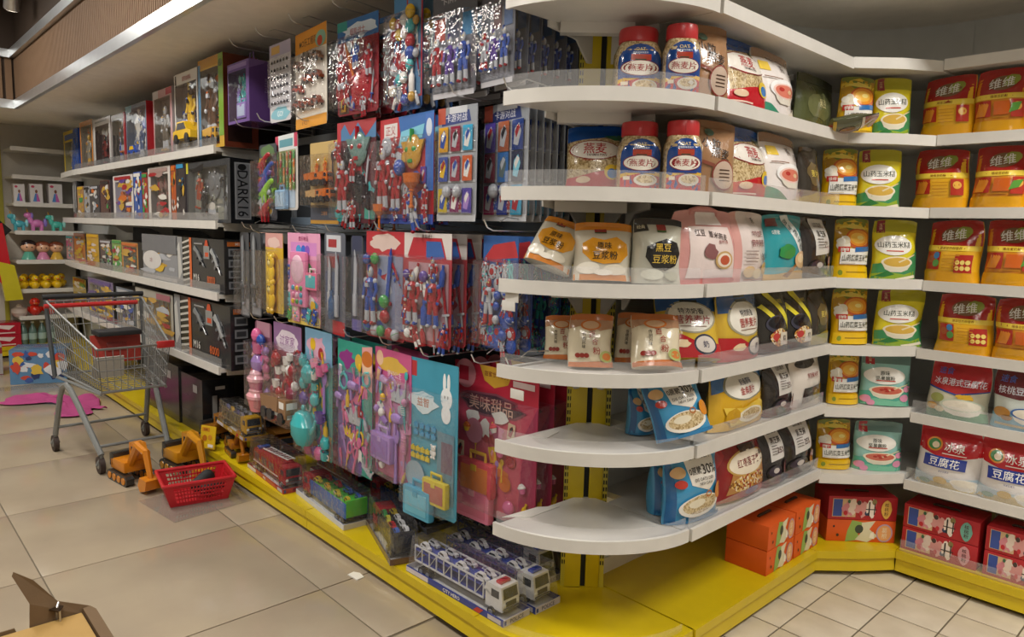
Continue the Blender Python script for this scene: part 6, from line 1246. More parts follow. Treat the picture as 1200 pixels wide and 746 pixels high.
# lowest toy shelf
ID = [(160, 203, 341, '#a8a49a', (GOLD, SILV, RED), 'beige box of golden toy swords with red blade'), (137, 157, 338, '#6f7a8a', (BLU, SILV, WHT), 'blue grey robot box'), (104, 133, 328, '#6a5a8a', (YEL, PUR, SILV), 'purple and yellow figure box'), (86, 101, 326, '#b59a3a', (GRN, RED, YEL), 'yellow box nearest the far corner')]
for k, (x0, x1, yt, c, cs, lab) in enumerate(ID):
    its = [('sword', .25 + .13 * i, .5, .55, ((RED, GOLD, SILV)[i % 3], GOLD), 20 - 9 * i) for i in range(5)] if k == 0 else figs(3, .22, .8, .4, .4, [cs, (cs[1], cs[0], cs[2])])
    shelfbox('toy_figure_box', lab + ' on the lowest toy shelf', x0, x1, yt, 3, .14, c, '#3a3836', busy(cs, 16, int(x0)) + ([('r', .6, .86, .95, .97, '#a35a6a')] if k == 0 else [('r', .1, .88, .9, .96, cs[1])]), None, its if x1 - x0 > 17 else [], (.06, .08, .94, .84) if x1 - x0 > 17 else None, '#9a9488')
# black cartons on the plinth
BKC = [(171, 209, 421, .19, 'plain black toy carton, the long one under the lowest toy shelf'), (211, 237, 440, .2, 'black toy carton with small white print beside the yellow dumper')]
for k, (x0, x1, yt, D, lab) in enumerate(BKC):
    shelfbox('toy_carton', lab, x0, x1, yt, 0, D, '#222326', '#1b1c1f', [('r', .1, .3, .5, .33, '#3f4146'), ('r', .3, .2, .7, .22, '#3a3c40'), ('r', .2, .6, .4, .62, '#45474c'), ('r', .62, .72, .8, .86, '#9a9a98')], [('r', .3, .25, .45, .7, '#8a8a88'), ('t', 'CLASSIC', .62, .5, .06, '#6a6a68', .7, 90), ('r', .4, .8, .7, .86, '#b0aeaa')], [], None, cat='carton', zs=BASE_Z + .001, inset=.06 if k else .05)
c_, W_, H_, *_ = fit((Vector((0, A_F + .06, 0)), Vector((0, -1, 0)), 0.0), 184, 209, 412, BASE_Z + .2)
# ================================================================== VEHICLES, FLOOR THINGS
def wheelset(parent, xs, w, r, c=BLK, hub='#8f9296', wd=.022):
    for x in xs:
        for s in (-1, 1):
            m = MB(); m.cyl((x, s * w - wd / 2 * s, r), (x, s * w + wd / 2 * s, r), r, pl(c), 14); m.cyl((x, s * (w + wd / 2) , r), (x, s * (w + wd / 2 + .002), r), r * .55, pl(hub), 10)
            m.build('wheel', parent)
def minicar(parent, x, y, z, s, c, rz=0):
    o = toy('car', s, (c, BLK), parent, 0, 0); o.name = 'toy_car'; o.location = (x, y, z); o.rotation_euler = (0, 0, rz); return o
def tray(parent, L, W, H, side, front, stxt, ftxt, tc='#e6e6ee'):
    """printed card tray with clear cover: length along x, cab end +x"""
    m = MB(); m.box(-L / 2, L / 2, -W / 2, W / 2, 0, .003, mat('#d8d6d2', 'paper'))
    for s in (-1, 1): m.box(-L / 2, L / 2, s * W / 2 - .0015, s * W / 2 + .0015, 0, .024, mat(side, 'gloss'))
    for s in (-1, 1): m.box(s * L / 2 - .0015, s * L / 2 + .0015, -W / 2, W / 2, 0, .024, mat(front, 'gloss'))
    t = m.build('card_tray', parent, 0)
    draw([('r', 0, .1, .25, .9, '#c8c2cc'), ('t', stxt, .5, .5, .55, tc, .3), ('p', [(.72, .1), (.78, .1), (.82, .9), (.76, .9)], '#b5343a'), ('r', .86, .15, .98, .85, '#b9b4c0')], L, .024, lambda a, b, e: (a, -W / 2 - .0016 - e, b), 'gloss', .0003).build('tray_lettering', t, 0)
    draw([('t', ftxt, .5, .5, .6, '#2a2f5a', .7), ('r', .02, .2, .1, .8, '#3a4a90')], W, .024, lambda a, b, e: (L / 2 + .0016 + e, a, b), 'gloss', .0003).build('tray_lettering', t, 0)
    i = .006; x0, x1, y0, y1 = -L / 2 + .003, L / 2 - .003, -W / 2 + .003, W / 2 - .003
    vs = [(x0, y0, .004), (x1, y0, .004), (x1, y1, .004), (x0, y1, .004), (x0 + .02, y0 + i, H), (x1 - .02, y0 + i, H), (x1 - .02, y1 - i, H), (x0 + .02, y1 - i, H)]
    MB().add(vs, [(0, 1, 5, 4), (1, 2, 6, 5), (2, 3, 7, 6), (3, 0, 4, 7), (4, 5, 6, 7)], BLIS).build('clear_cover', parent, 0)
def cab(parent, x, w, h, c, glass='#2a3036', beacon=None, z0=.03, l=.085):
    m = MB(); m.prism([(x, z0), (x + l, z0), (x + l, z0 + h * .45), (x + l * .9, z0 + h), (x + l * .1, z0 + h), (x, z0 + h * .9)], -w, w, pl(c))
    o = m.build('cab', parent, .5)
    m = MB(); m.add([(x + l + .001, -w * .85, z0 + h * .5), (x + l + .001, w * .85, z0 + h * .5), (x + l * .92 + .001, w * .8, z0 + h * .92), (x + l * .92 + .001, -w * .8, z0 + h * .92)], [(0, 1, 2, 3)], pl(glass))
    for s in (-1, 1): m.box(x + l * .35, x + l * .8, s * w - .0008, s * w + .0008, z0 + h * .5, z0 + h * .82, pl(glass))
    m.build('cab_glass', o, 0)
    m = MB(); m.rbox(x + l, x + l + .006, -w * .9, w * .9, z0 + .003, z0 + h * .14, pl('#5a5c60'), .002); m.box(x + l, x + l + .003, -w * .6, w * .6, z0 + h * .18, z0 + h * .38, pl('#3a3c40'))
    for s in (-1, 1): m.ball((x + l, s * w * .75, z0 + h * .26), (.005, .008, .008), pl('#d8d8d0'), 8, 6)
    m.build('grille', o)
    if beacon: MB().rbox(x + l * .4, x + l * .7, -w * .6, w * .6, z0 + h, z0 + h + .01, pl(beacon), .003).build('beacon', o)
    return o
def carrier(label, loc, rz, L, W, cabc, railc, deckc, cars, side, front, stxt, ftxt, beacon=None, cab_z=.1, group=None, H=.15, solid=None):
    t = tag(empty('car_carrier_toy', loc, rz), label, 'toy truck', group)
    tray(t, L, W, H, side, front, stxt, ftxt)
    w = W / 2 - .022; x0 = -L / 2 + .025; x1 = L / 2 - .125
    MB().box(x0, L / 2 - .04, -w * .6, w * .6, .03, .042, pl(BLK)).build('chassis', t)
    d = MB().box(x0, x1, -w, w, .088, .093, pl(deckc)).box(x0, x1, -w, w, .044, .049, pl(deckc)); d.build('deck', t, 0)
    for s in (-1, 1):
        m = MB(); y = s * w
        if solid: m.rbox(x0, x1, y - .002, y + .002, .035, .105, pl(solid), .001); m.build('side_panel', t); continue
        for z in (.045, .105): m.box(x0, x1, y - .002, y + .002, z, z + .006, pl(railc))
        n = 9
        for k in range(n + 1):
            x = x0 + (x1 - x0) * k / n; m.box(x - .002, x + .002, y - .002, y + .002, .045, .108, pl(railc))
            if k < n and k % 2 == 0: m.tube([(x, y, .05), (x + (x1 - x0) / n, y, .106)], .0018, pl(railc), 4)
        m.build('side_rail', t, 0)
    MB().prism([(x1, .093), (x1 + .05, .075), (x1 + .05, .07), (x1, .085)], -w, w, pl(railc)).build('ramp', t, 0)
    n = len(cars)
    for k, c in enumerate(cars): minicar(t, x0 + .04 + (x1 - x0 - .07) * (k // 2) / max((n - 1) // 2, 1), (-1) ** k * w * .5, .094, .062, c, RND.uniform(-.2, .2))
    wheelset(t, [x0 + .045, x0 + .085, L / 2 - .08], w - .004, .018)
    cab(t, L / 2 - .115, w, .085, cabc, beacon=beacon)
    return t
PC = ['#d8d8da'] * 8
ZB = BASE_Z + .0005
PG = 'police car carriers'
carrier('white and blue police car carrier toy along the plinth edge', (-1.912, 1.602, ZB), math.radians(1.5), .54, .125, '#dcdcda', '#d4d6da', '#2c3f9a', PC, '#2f3f90', '#c9c4d0', 'CITY HERO', 'POLICE', '#b5343a')
carrier('white and blue police car carrier toy in the middle of three', (-1.900, 1.745, ZB), math.radians(1), .54, .125, '#dcdcda', '#6a6f90', '#2c3f9a', PC, '#2f3f90', '#c9c4d0', 'CITY HERO', 'POLICE', '#2f4aa8')
carrier('white and blue police car carrier toy against the back panel', (-2.02, 1.895, ZB), 0, .54, .125, '#dcdcda', '#5a6080', '#2c3f9a', PC, '#2f3f90', '#c9c4d0', 'CITY HERO', 'POLICE', '#2f4aa8')
RC = ['#c8b02a', '#2f55b0', '#c8b02a', '#3a62b8', '#d8a82a', '#b5252e', '#d8b82a', '#b5252e']
gc = carrier('bright green and blue car transporter toy with red cab', (-2.925, 1.635, ZB), math.radians(180 - 5), .54, .15, '#a3222a', '#2f66b0', '#4fb83a', RC, '#c2c6d8', '#b8b4ae', 'TRUCK TOY', 'TRANSPORT', None, solid='#2f66b0')
MB().rbox(-.247, -.232, -.052, .052, .04, .118, pl('#4fb83a'), .004).build('tailgate', gc)
carrier('blue and green car transporter toy behind the bright green one', (-2.66, 1.86, ZB), math.radians(180), .52, .14, '#a3222a', '#24508f', '#2f7a3a', RC, '#8f93a8', '#7a7672', 'TRUCK TOY', 'TRANSPORT', None, solid='#1f4580')
dk = carrier('black car transporter toy turned askew over the plinth edge', (-2.43, 1.632, ZB + .002), math.radians(180 - 19), .42, .125, '#b5282e', '#3a3a3e', '#26272a', ['#3a62b8', '#d8d8d8', '#b5252e', '#e0e0e0', '#c8c03a', '#e2e2e2', '#3f8f4a', '#c8b02a'], '#6a5a50', '#6a4f3f', 'TRUCK', 'TRUCK', None, H=.15, solid='#2a2b2e')
MB().rbox(-.19, -.176, -.044, .044, .03, .118, pl('#2a2b2e'), .004).build('tailgate', dk)
def firetruck(label, loc, rz, L=.5, W=.135):
    t = tag(empty('fire_engine_toy', loc, rz), label, 'toy truck'); tray(t, L, W, .17, '#a3343a', '#a03a3c', 'FIRE', 'FIRE')
    w = W / 2 - .022; x0 = -L / 2 + .03; x1 = L / 2 - .125
    MB().rbox(x0, x1, -w, w, .035, .115, pl('#a3202a'), .006).build('body', t)
    m = MB()
    for s in (-1, 1):
        for k in range(3): m.box(x0 + .02 + .1 * k, x0 + .09 + .1 * k, s * w - .001, s * w + .001, .06, .1, pl('#6a5a5c'))
        m.box(x0, x1, s * w - .0015, s * w + .0015, .045, .052, pl('#d8cfc8'))
    m.build('locker_doors', t, 0)
    m = MB()
    for s in (-1, 1): m.tube([(x0 + .08, s * .02, .125), (L / 2 - .06, s * .018, .15)], .004, pl('#dcdcd8'), 6)
    for k in range(9): x = x0 + .1 + .036 * k; m.tube([(x, -.02, .126 + .0025 * k), (x, .02, .126 + .0025 * k)], .003, pl('#dcdcd8'), 5)
    m.build('ladder', t); MB().rbox(x0 + .01, x0 + .05, -.03, .03, .115, .126, pl('#2f55a8'), .003).build('beacon', t)
    wheelset(t, [x0 + .06, x0 + .1, L / 2 - .075], w - .004, .02); cab(t, L / 2 - .118, w, .085, '#a3202a')
    return t
firetruck('red fire engine toy with white ladder at the plinth edge', (-3.47, 1.612, ZB), math.radians(-4))
firetruck('red fire engine toy standing behind another fire engine', (-3.20, 1.85, ZB), math.radians(-2))
def loader(label, loc, rz, s=1.0, c='#b5761e', flip=0):
    """excavator toy: tracks, house, boom and bucket"""
    t = tag(empty('digger_toy', loc, rz), label, 'toy digger')
    cm = pl(c); bk = pl('#2c2a28')
    for q in (-1, 1):
        m = MB(); m.prism([(-.1 * s, .012 * s), (-.085 * s, 0), (.085 * s, 0), (.1 * s, .012 * s), (.1 * s, .035 * s), (.085 * s, .046 * s), (-.085 * s, .046 * s), (-.1 * s, .035 * s)], q * .05 * s - .017 * s, q * .05 * s + .017 * s, bk)
        for k in range(4): m.cyl(((-.07 + .046 * k) * s, q * .05 * s - .02 * s, .023 * s), ((-.07 + .046 * k) * s, q * .05 * s + .02 * s, .023 * s), .016 * s, cm, 10)
        m.build('track', t)
    h = MB().rbox(-.09 * s, .05 * s, -.055 * s, .055 * s, .05 * s, .1 * s, cm, .006 * s); h.rbox(-.1 * s, -.06 * s, -.055 * s, .055 * s, .06 * s, .12 * s, bk, .006 * s); h.build('house', t)
    cb = MB().prism([(-.02 * s, .1 * s), (.05 * s, .1 * s), (.05 * s, .13 * s), (.03 * s, .17 * s), (-.02 * s, .17 * s)], .0, .052 * s, cm).build('cab', t, .4)
    MB().box(.0, .032 * s, -.001 * s, .053 * s, .115 * s, .155 * s, bk).build('cab_glass', cb, 0)
    MB().tube([(.04 * s, -.02 * s, .09 * s), (.12 * s, -.02 * s, .19 * s), (.2 * s, -.02 * s, .17 * s)], [.018 * s, .02 * s, .016 * s], cm, 8).build('boom', t)
    MB().tube([(.19 * s, -.02 * s, .18 * s), (.23 * s, -.02 * s, .06 * s)], [.016 * s, .012 * s], cm, 8).build('stick', t)
    MB().prism([(.2 * s, .07 * s), (.26 * s, .065 * s), (.25 * s, .02 * s), (.2 * s, .005 * s), (.18 * s, .03 * s)], -.055 * s, .015 * s, cm).build('bucket', t, .4)
    return t
def dumper(label, loc, rz, s=1.0, c='#a8701f'):
    t = tag(empty('dump_truck_toy', loc, rz), label, 'toy truck'); cm = pl(c)
    MB().box(-.13 * s, .12 * s, -.045 * s, .045 * s, .035 * s, .05 * s, pl(BLK)).build('chassis', t)
    MB().prism([(-.15 * s, .06 * s), (.04 * s, .055 * s), (.07 * s, .13 * s), (.12 * s, .15 * s), (.03 * s, .15 * s), (-.17 * s, .12 * s)], -.07 * s, .07 * s, cm).build('tipper', t, .4)
    cab(t, .05 * s, .055 * s, .075 * s, c, z0=.05 * s, l=.08 * s)
    for x in (-.09, .08):
        for q in (-1, 1): MB().cyl((x * s, q * .045 * s, .04 * s), (x * s, q * .08 * s, .04 * s), .04 * s, pl(BLK), 16).cyl((x * s, q * .08 * s, .04 * s), (x * s, q * .083 * s, .04 * s), .02 * s, cm, 10).build('wheel', t)
    return t
dumper('large brown dump truck toy next to the black cartons', (-4.33, 1.83, ZB), math.radians(-12), 1.2, '#8f5f22')
loader('brown digger toy lying low on the plinth beside a dump truck', (-4.33, 1.62, ZB), math.radians(10), .95, '#9a6420'); loader('amber digger toy on the plinth under the yellow bus carrier', (-3.98, 1.61, ZB), math.radians(-8), .8, '#a5661c')
yb_ = carrier('yellow cab car carrier toy lying on top of the diggers', (-3.95, 1.625, ZB + .145), math.radians(-4), .46, .13, '#c99a1e', '#8a7a50', '#6a5a34', ['#8f8f98', '#4a5a90', '#b5b5b8', '#c8a03a', '#8f8f98', '#4a4a80', '#9a9a9c', '#7a7a90'], '#a8832a', '#a8832a', 'CITY BUS', 'BUS', None)
dumper('brown dump truck toy under the yellow cab carrier', (-3.86, 1.83, ZB), math.radians(-10), .95, '#8a5a24')
# floor: diggers in torn packaging with yellow card
loader('orange digger toy with black base on the floor', (-4.235, 1.12, 0.0), math.radians(8), 1.22, '#d0801a')
loader('big amber digger toy with raised arm on the floor beside the plinth', (-4.22, 1.395, 0.0), math.radians(6), 1.3, '#c98a1c')
m = MB().box(-.055, .055, -.003, .003, 0, .13, mat('#d8b41e', 'paper'))
yc = m.build('yellow_header_card', None, 0, loc=(-4.15, 1.502, .125)); yc.rotation_euler = (math.radians(-8), 0, math.radians(25)); tag(yc, 'small yellow printed packaging card leaning on the plinth edge', 'card')
draw([('r', .08, .75, .6, .93, '#c8881a'), ('e', .3, .45, .16, .14, '#b06a1a'), ('e', .66, .5, .14, .12, '#c88a2a'), ('r', .55, .06, .9, .2, '#e8e6e0'), ('t', '玩具', .34, .84, .1, '#7a2a1a', .4)], .11, .13, flatS(-.003), 'paper').build('card_print', yc, 0)
vs = []; fs = []; n = 12
for j in range(n + 1):
    for i in range(n + 1):
        u, v = i / n, j / n; vs.append(((u - .5) * .2, (v - .5) * .1, .08 * math.sin(PI * u) * math.sin(PI * v) + .07 * abs(noise.noise(Vector((u * 4, v * 4, 2)))) + .004))
for j in range(n):
    for i in range(n): a = j * (n + 1) + i; fs.append((a, a + 1, a + n + 2, a + n + 1))
cw = MB().add(vs, fs, FILM).build('clear_wrapping', None, .9, loc=(-4.02, 1.262, 0.0)); cw.rotation_euler.z = .05
tag(cw, 'crumpled clear plastic wrapping on the floor behind the orange diggers', 'wrapping')
# red basket on a clear tray
bk_ = tag(empty('shopping_basket', (-3.755, 1.295, .004), math.radians(80)), 'red plastic shopping basket with slotted sides on the floor', 'basket')
RB_ = mat('#c01f2a', 'plastic')
bw, bl, bh = .135, .17, .12     # half width (y), half length (x)
def side_grid(p0, p1, q0, q1, nx, rows, name):
    """slotted wall between bottom edge p0-p1 and top edge q0-q1: bars and posts"""
    p0, p1, q0, q1 = map(Vector, (p0, p1, q0, q1)); m = MB()
    nrm = (p1 - p0).cross(q0 - p0).normalized() * .0025
    def pt(u, v): return (p0.lerp(p1, u)).lerp(q0.lerp(q1, u), v)
    def slab(u0, u1, v0, v1):
        a = [pt(u0, v0), pt(u1, v0), pt(u1, v1), pt(u0, v1)]; vs = [p - nrm for p in a] + [p + nrm for p in a]
        m.add(vs, [(0, 3, 2, 1), (4, 5, 6, 7), (0, 1, 5, 4), (1, 2, 6, 5), (2, 3, 7, 6), (3, 0, 4, 7)], RB_)
    slab(0, 1, 0, .16); slab(0, 1, .84, 1); slab(0, .12, .16, .84); slab(.88, 1, .16, .84)
    for k in range(1, rows): v = .16 + .68 * k / rows; slab(.12, .88, v - .035, v + .035)
    for k in range(1, nx): u = .12 + .76 * k / nx; slab(u - .008, u + .008, .16, .84)
    return m.build(name, bk_, 0)
b0 = [(-bl * .8, -bw * .8, 0), (bl * .8, -bw * .8, 0), (bl * .8, bw * .8, 0), (-bl * .8, bw * .8, 0)]; b1 = [(-bl, -bw, bh), (bl, -bw, bh), (bl, bw, bh), (-bl, bw, bh)]
for k in range(4): side_grid(b0[k], b0[(k + 1) % 4], b1[k], b1[(k + 1) % 4], 16 if k % 2 == 0 else 12, 4, 'slotted_wall')
MB().box(-bl * .8, bl * .8, -bw * .8, bw * .8, 0, .005, RB_).build('bottom', bk_, 0)
rim = MB()
for k in range(4):
    p, q = Vector(b1[k]), Vector(b1[(k + 1) % 4]); rim.tube([p, q], .009, RB_, 8); rim.ball(p, .009, RB_, 8, 6)
rim.build('rim', bk_)
tr_ = MB().box(-.2, .2, -.23, .23, 0, .0035, clear('clear_tray', .05, (.96, .95, .93), .12, 0, 1, .1)).build('plastic_sheet', None, 0, loc=(-3.70, 1.30, 0), rz=.12)
tag(tr_, 'flat clear plastic lid on the floor under the red basket', 'lid')
bo = tag(empty('black_bottle', (-3.74, 1.34, .010), .3), 'black rubber torch-like toy lying in the red basket', 'toy')
MB().lathe([(.03, 0), (.042, .01), (.044, .12), (.036, .14), (.03, .145)], (0, 0, 0), mat('#1d1e20', 'rubber'), 16).xform(Matrix.Translation((.0, -.075, .05)) @ Matrix.Scale(.85, 4) @ Matrix.Rotation(math.radians(-65), 4, 'X')).build('barrel', bo)
MB().lathe([(.03, 0), (.038, .01), (.04, .16), (.03, .17)], (0, 0, 0), mat('#232426', 'rubber'), 16).xform(Matrix.Translation((.05, -.06, .046)) @ Matrix.Scale(.72, 4) @ Matrix.Rotation(math.radians(-88), 4, 'X')).build('grip', bo)

# ---- shopping cart
CART = tag(empty('shopping_cart', (-4.74, 1.185, 0), math.radians(2)), 'wire shopping cart with black handle and red child seat flap', 'cart')
ST = mat('#7d7f7e', 'plastic'); STD = mat('#4a4d50', 'plastic')
RT = [(-.33, -.27, .93), (-.33, .27, .93), (.36, .19, .72), (.36, -.19, .72)]   # top rim: rear left(near -y), rear right, front right, front left
RBt = [(-.22, -.23, .50), (-.22, .23, .50), (.33, .17, .47), (.33, -.17, .47)]
m = MB()
for L_ in (RT, RBt): m.tube([L_[0], L_[1], L_[2], L_[3]], .007, ST, 8, True)
m.build('basket_rims', CART)
def wires(a0, a1, b0_, b1_, n, nh, name):
    a0, a1, b0_, b1_ = map(Vector, (a0, a1, b0_, b1_)); m = MB()
    for k in range(n + 1): u = k / n; m.tube([a0.lerp(a1, u), b0_.lerp(b1_, u)], .0024, ST, 5)
    for k in range(1, nh): v = k / nh; m.tube([a0.lerp(b0_, v), a1.lerp(b1_, v)], .003, ST, 5)
    return m.build(name, CART)
wires(RBt[0], RBt[3], RT[0], RT[3], 18, 4, 'wire_side'); wires(RBt[1], RBt[2], RT[1], RT[2], 18, 4, 'wire_side'); wires(RBt[3], RBt[2], RT[3], RT[2], 10, 4, 'wire_front'); wires(RBt[0], RBt[1], RT[0], RT[1], 12, 3, 'wire_back_gate'); wires(RBt[0], RBt[3], RBt[1], RBt[2], 16, 6, 'wire_bottom')
MB().tube([(-.36, -.285, .955), (-.36, .285, .955)], .016, mat('#1f2124', 'rubber'), 10).build('handle', CART)
MB().tube([(-.30, -.29, .905), (-.30, .23, .905)], .014, mat('#b52a2a', 'plastic'), 10).build('red_rail', CART)
MB().rbox(.345, .375, .12, .215, .70, .74, mat('#b52a2a', 'plastic'), .006).build('corner_bumper', CART)
fl = MB().prism([(-.13, .0), (.13, .0), (.14, .17), (-.14, .17)], -.006, .006, mat('#a53a30', 'plastic')).xform(Matrix.Translation((-.02, .02, .575)) @ Matrix.Rotation(PI / 2, 4, 'Z') @ Matrix.Rotation(math.radians(-10), 4, 'X')).build('seat_flap', CART, .4)
MB().rbox(-.055, .055, -.016, -.006, .07, .12, mat('#8f2f28', 'plastic'), .004).xform(Matrix.Translation((-.02, .02, .575)) @ Matrix.Rotation(PI / 2, 4, 'Z') @ Matrix.Rotation(math.radians(-10), 4, 'X')).build('label_plate', fl)
MB().prism([(-.09, 0), (.09, 0), (.08, .14), (-.08, .14)], -.003, .003, mat('#bdbcb6', 'plastic')).xform(Matrix.Translation((.05, -.06, .5)) @ Matrix.Rotation(PI / 2, 4, 'Z') @ Matrix.Rotation(math.radians(20), 4, 'X')).build('leg_flap', CART, .4)
MB().rbox(-.10, .06, -.10, .14, .745, .775, mat('#1e1f22', 'rubber'), .008).build('seat_pad', CART)
for s in (-1, 1):
    m = MB(); top = (-.06, s * .235, .45)
    m.tube([(-.35, s * .27, .94), (-.32, s * .265, .72), (-.27, s * .258, .47)], .013, STD, 8); m.tube([(-.31, s * .262, .11), (-.215, s * .25, .36), (-.16, s * .246, .43), (-.10, s * .24, .455), (-.04, s * .233, .43), (.04, s * .22, .36), (.31, s * .18, .11)], .0165, ST, 8); m.tube([(-.29, s * .25, .475), (.33, s * .172, .462)], .009, ST, 6)
    m.build('side_frame', CART)
    for x, y in ((-.31, .262), (.31, .18)):
        c = empty('castor', (x, s * y, 0)); c.parent = CART
        MB().cyl((-.02, -.013, .05), (-.02, .013, .05), .05, mat('#3a2c28', 'rubber'), 18).cyl((-.02, -.015, .05), (-.02, .015, .05), .022, ST, 12).build('wheel', c)
        MB().tube([(0, 0, .12), (0, 0, .10), (-.02, .02, .05)], .008, ST, 6).tube([(0, 0, .10), (-.02, -.02, .05)], .008, ST, 6).build('fork', c)
MB().tube([(-.28, -.25, .16), (-.28, .25, .16)], .009, ST, 8).build('cross_bar', CART); MB().tube([(.27, -.18, .15), (.27, .18, .15)], .009, ST, 8).build('cross_bar', CART)
bg = MB().rbox(-.05, .05, -.06, .06, 0, .2, mat('#2a2b2e', 'cloth'), .03); o = bg.build('black_bag', None, loc=(-4.86, 1.20, .52)); tag(o, 'small black pouch lying inside the shopping cart', 'bag')
# ---- cardboard box at the lower left corner
BH = .25
q1, q2 = on_z(10, 744, BH), on_z(97, 718, BH); ed = (q2 - q1); ang = math.atan2(ed.y, ed.x)
cbx = tag(empty('cardboard_box', (q2.x, q2.y, 0), ang), 'brown cardboard box with torn raised flap on the floor', 'box')
CB1, CB2 = mat('#9a7a48', 'matte'), mat('#6a5338', 'matte')
MB().rbox(-.42, 0, -.5, 0, 0, BH, CB1, .004).build('carton', cbx, .4)
MB().box(-.42, -.004, -.24, -.002, BH, BH + .004, mat('#ad8a4e', 'matte')).build('top_flap', cbx, 0)
MB().box(-.42, -.004, -.498, -.246, BH, BH + .004, mat('#ad8a4e', 'matte')).build('top_flap', cbx, 0)
def leaf(pts, name, th=.004):
    n = len(pts); o2 = [(p[0], p[1] + th, p[2]) for p in pts]
    MB().add(list(pts) + o2, [tuple(range(n)), tuple(reversed(range(n, 2 * n)))] + [(i, n + i, n + (i + 1) % n, (i + 1) % n) for i in range(n)], CB2).build(name, cbx, 0)
leaf([(-.135, .002, BH - .01), (0.01, .002, BH - .01), (.02, .01, BH + .012), (-.015, .012, BH + .03), (-.06, .016, BH + .052), (-.115, .03, BH + .13), (-.16, .04, BH + .165), (-.165, .036, BH + .155), (-.13, .01, BH + .07)], 'torn_flap')
MB().prism([(.002, -.45), (.03, -.44), (.032, -.02), (.022, .012), (.002, .01)], BH - .09, BH + .012, CB2, 'z').build('side_flap', cbx, .4)
leaf([(-.42, .003, BH - .02), (-.16, .003, BH - .02), (-.17, .006, BH + .012), (-.42, .006, BH + .010)], 'far_rim')
hp = on_z(50, 716, BH + .04)
hk = tag(empty('metal_hook', (hp.x, hp.y + .004, BH + .006)), 'small metal display hook standing on the cardboard box edge', 'hook')
MB().tube([(0, .03, -.1), (0, .03, .03), (.006, .035, .05), (.016, .03, .04)], .003, mat('#c8c8c8', 'metal'), 6).tube([(.02, .035, -.1), (.02, .035, .03)], .003, mat('#c8c8c8', 'metal'), 6).build('wire', hk)
MB().prism([(-.03, .03), (0, .012), (.03, .03), (0, .048)], .03, .034, mat('#5a4a3a', 'metal'), 'z').build('plate', hk)
# ---- scraps on the floor
pp = MB().prism([(-.03, -.02), (.035, -.015), (.03, .02), (-.01, .025), (-.035, .01)], 0, .004, mat('#e8e6e0', 'paper'), 'z').build('paper_scrap', None, 0, loc=on_z(417, 675, .0005)); tag(pp, 'scrap of white paper on the floor against the yellow plinth', 'paper')
ws = MB().prism([(-.16, -.1), (.12, -.14), (.17, .06), (-.02, .13)], 0, .002, mat('#cfcdd0', 'paper'), 'z').build('paper_sheet', None, 0, loc=on_z(38, 466, .0005)); tag(ws, 'white paper sheet on the floor next to the pink cloth', 'paper')
vs = []; fs = []; n = 22
for j in range(n + 1):
    for i in range(n + 1):
        u, v = i / n, j / n; w = .3 + .16 * math.sin(9 * u + 2 * v); vs.append(((u - .5) * .85 + .05 * math.sin(8 * v), (v - .5) * w + .1 * math.sin(5 * u), .012 + .05 * abs(noise.noise(Vector((u * 6, v * 5, 7)))) * (1 if 0 < v < 1 else .2)))
for j in range(n):
    for i in range(n): a = j * (n + 1) + i; fs.append((a, a + 1, a + n + 2, a + n + 1))
pcl = MB().add(vs, fs, mat('#b0457e', 'cloth')).build('pink_cloth', None, .9, loc=(-6.35, 1.17, 0)); pcl.rotation_euler.z = math.radians(35); tag(pcl, 'crumpled pink cloth lying on the floor behind the shopping cart', 'cloth')
# ---- peg hooks on the hook wall
hm = MB(); hm.tube([(0, 0, 0), (0, -.40, 0), (0, -.425, .01), (0, -.44, .035)], .0026, mat('#d8d8d8', 'metal'), 6); hm.tube([(0, 0, .02), (0, -.34, .045), (0, -.37, .03)], .002, mat('#d8d8d8', 'metal'), 6); hm.box(-.012, .012, -.006, .004, -.02, .035, mat('#9a9a9a', 'metal'))
HM = hm.mesh('hook')
for x, y in ((276, 55), (306, 42), (345, 27), (395, 8), (460, -6), (530, -20), (575, -26), (282, 148), (308, 142), (352, 140), (412, 128), (470, 122), (535, 112), (598, 106), (290, 268), (300, 272), (350, 273), (388, 272), (446, 270), (494, 270), (575, 270), (300, 374), (328, 378), (365, 382), (410, 395), (452, 404), (500, 418), (560, 426), (600, 430)):
    p = on_plane(x, y, Vector((0, 1.56, 0)), (0, -1, 0)); o = inst(HM, 'hook', pegwall, Vector((p.x, A_B - .02, p.z)) - pegwall.location)
# price tag plates at hook tips
for x, y in ((598, 112), (600, 348), (596, 358), (606, 462), (600, 524)):
    p = on_plane(x, y, Vector((0, 1.545, 0)), (0, -1, 0)); t = MB().rbox(-.03, .03, -.002, .002, -.016, .016, WHITE, .003).build('price_tag', pegwall, loc=p - pegwall.location)

# ================================================================== FAR END OF THE AISLE
def far_at(x, y, back=.06): p = on_plane(x, y, Vector((W_F - back, 0, 0)), (1, 0, 0)); return p
def snap(z): return min((l - .0105 for l in LV_W), key=lambda q: abs(q - z))
# white doll boxes
for k, (x0, x1) in enumerate(((16, 29), (35, 50), (57, 73))):
    p0, p1 = far_at(x0, 225), far_at(x1, 225); z = snap(far_at(x0, 236).z); W = p1.y - p0.y; H = far_at(x0, 215).z - z
    bx_ = carton('doll_box', 'small white doll box with a blue dress picture, ' + ('at the upright', 'in the middle of three', 'beside the black hanging toy')[k], 'toy', W, H, .12, Vector((W_F - .12, (p0.y + p1.y) / 2, z)), PI / 2, '#e0dcdc', '#c8c0c0', [('e', .5, .62, .1, .09, '#8a5a4a'), ('p', [(.4, .52), (.6, .52), (.78, .12), (.22, .12)], '#5a8fd0'), ('p', [(.5, .5), (.6, .52), (.78, .12), (.5, .12)], '#c86ab0'), ('e', .24, .86, .14, .06, '#c84a6a')], None, [], None)
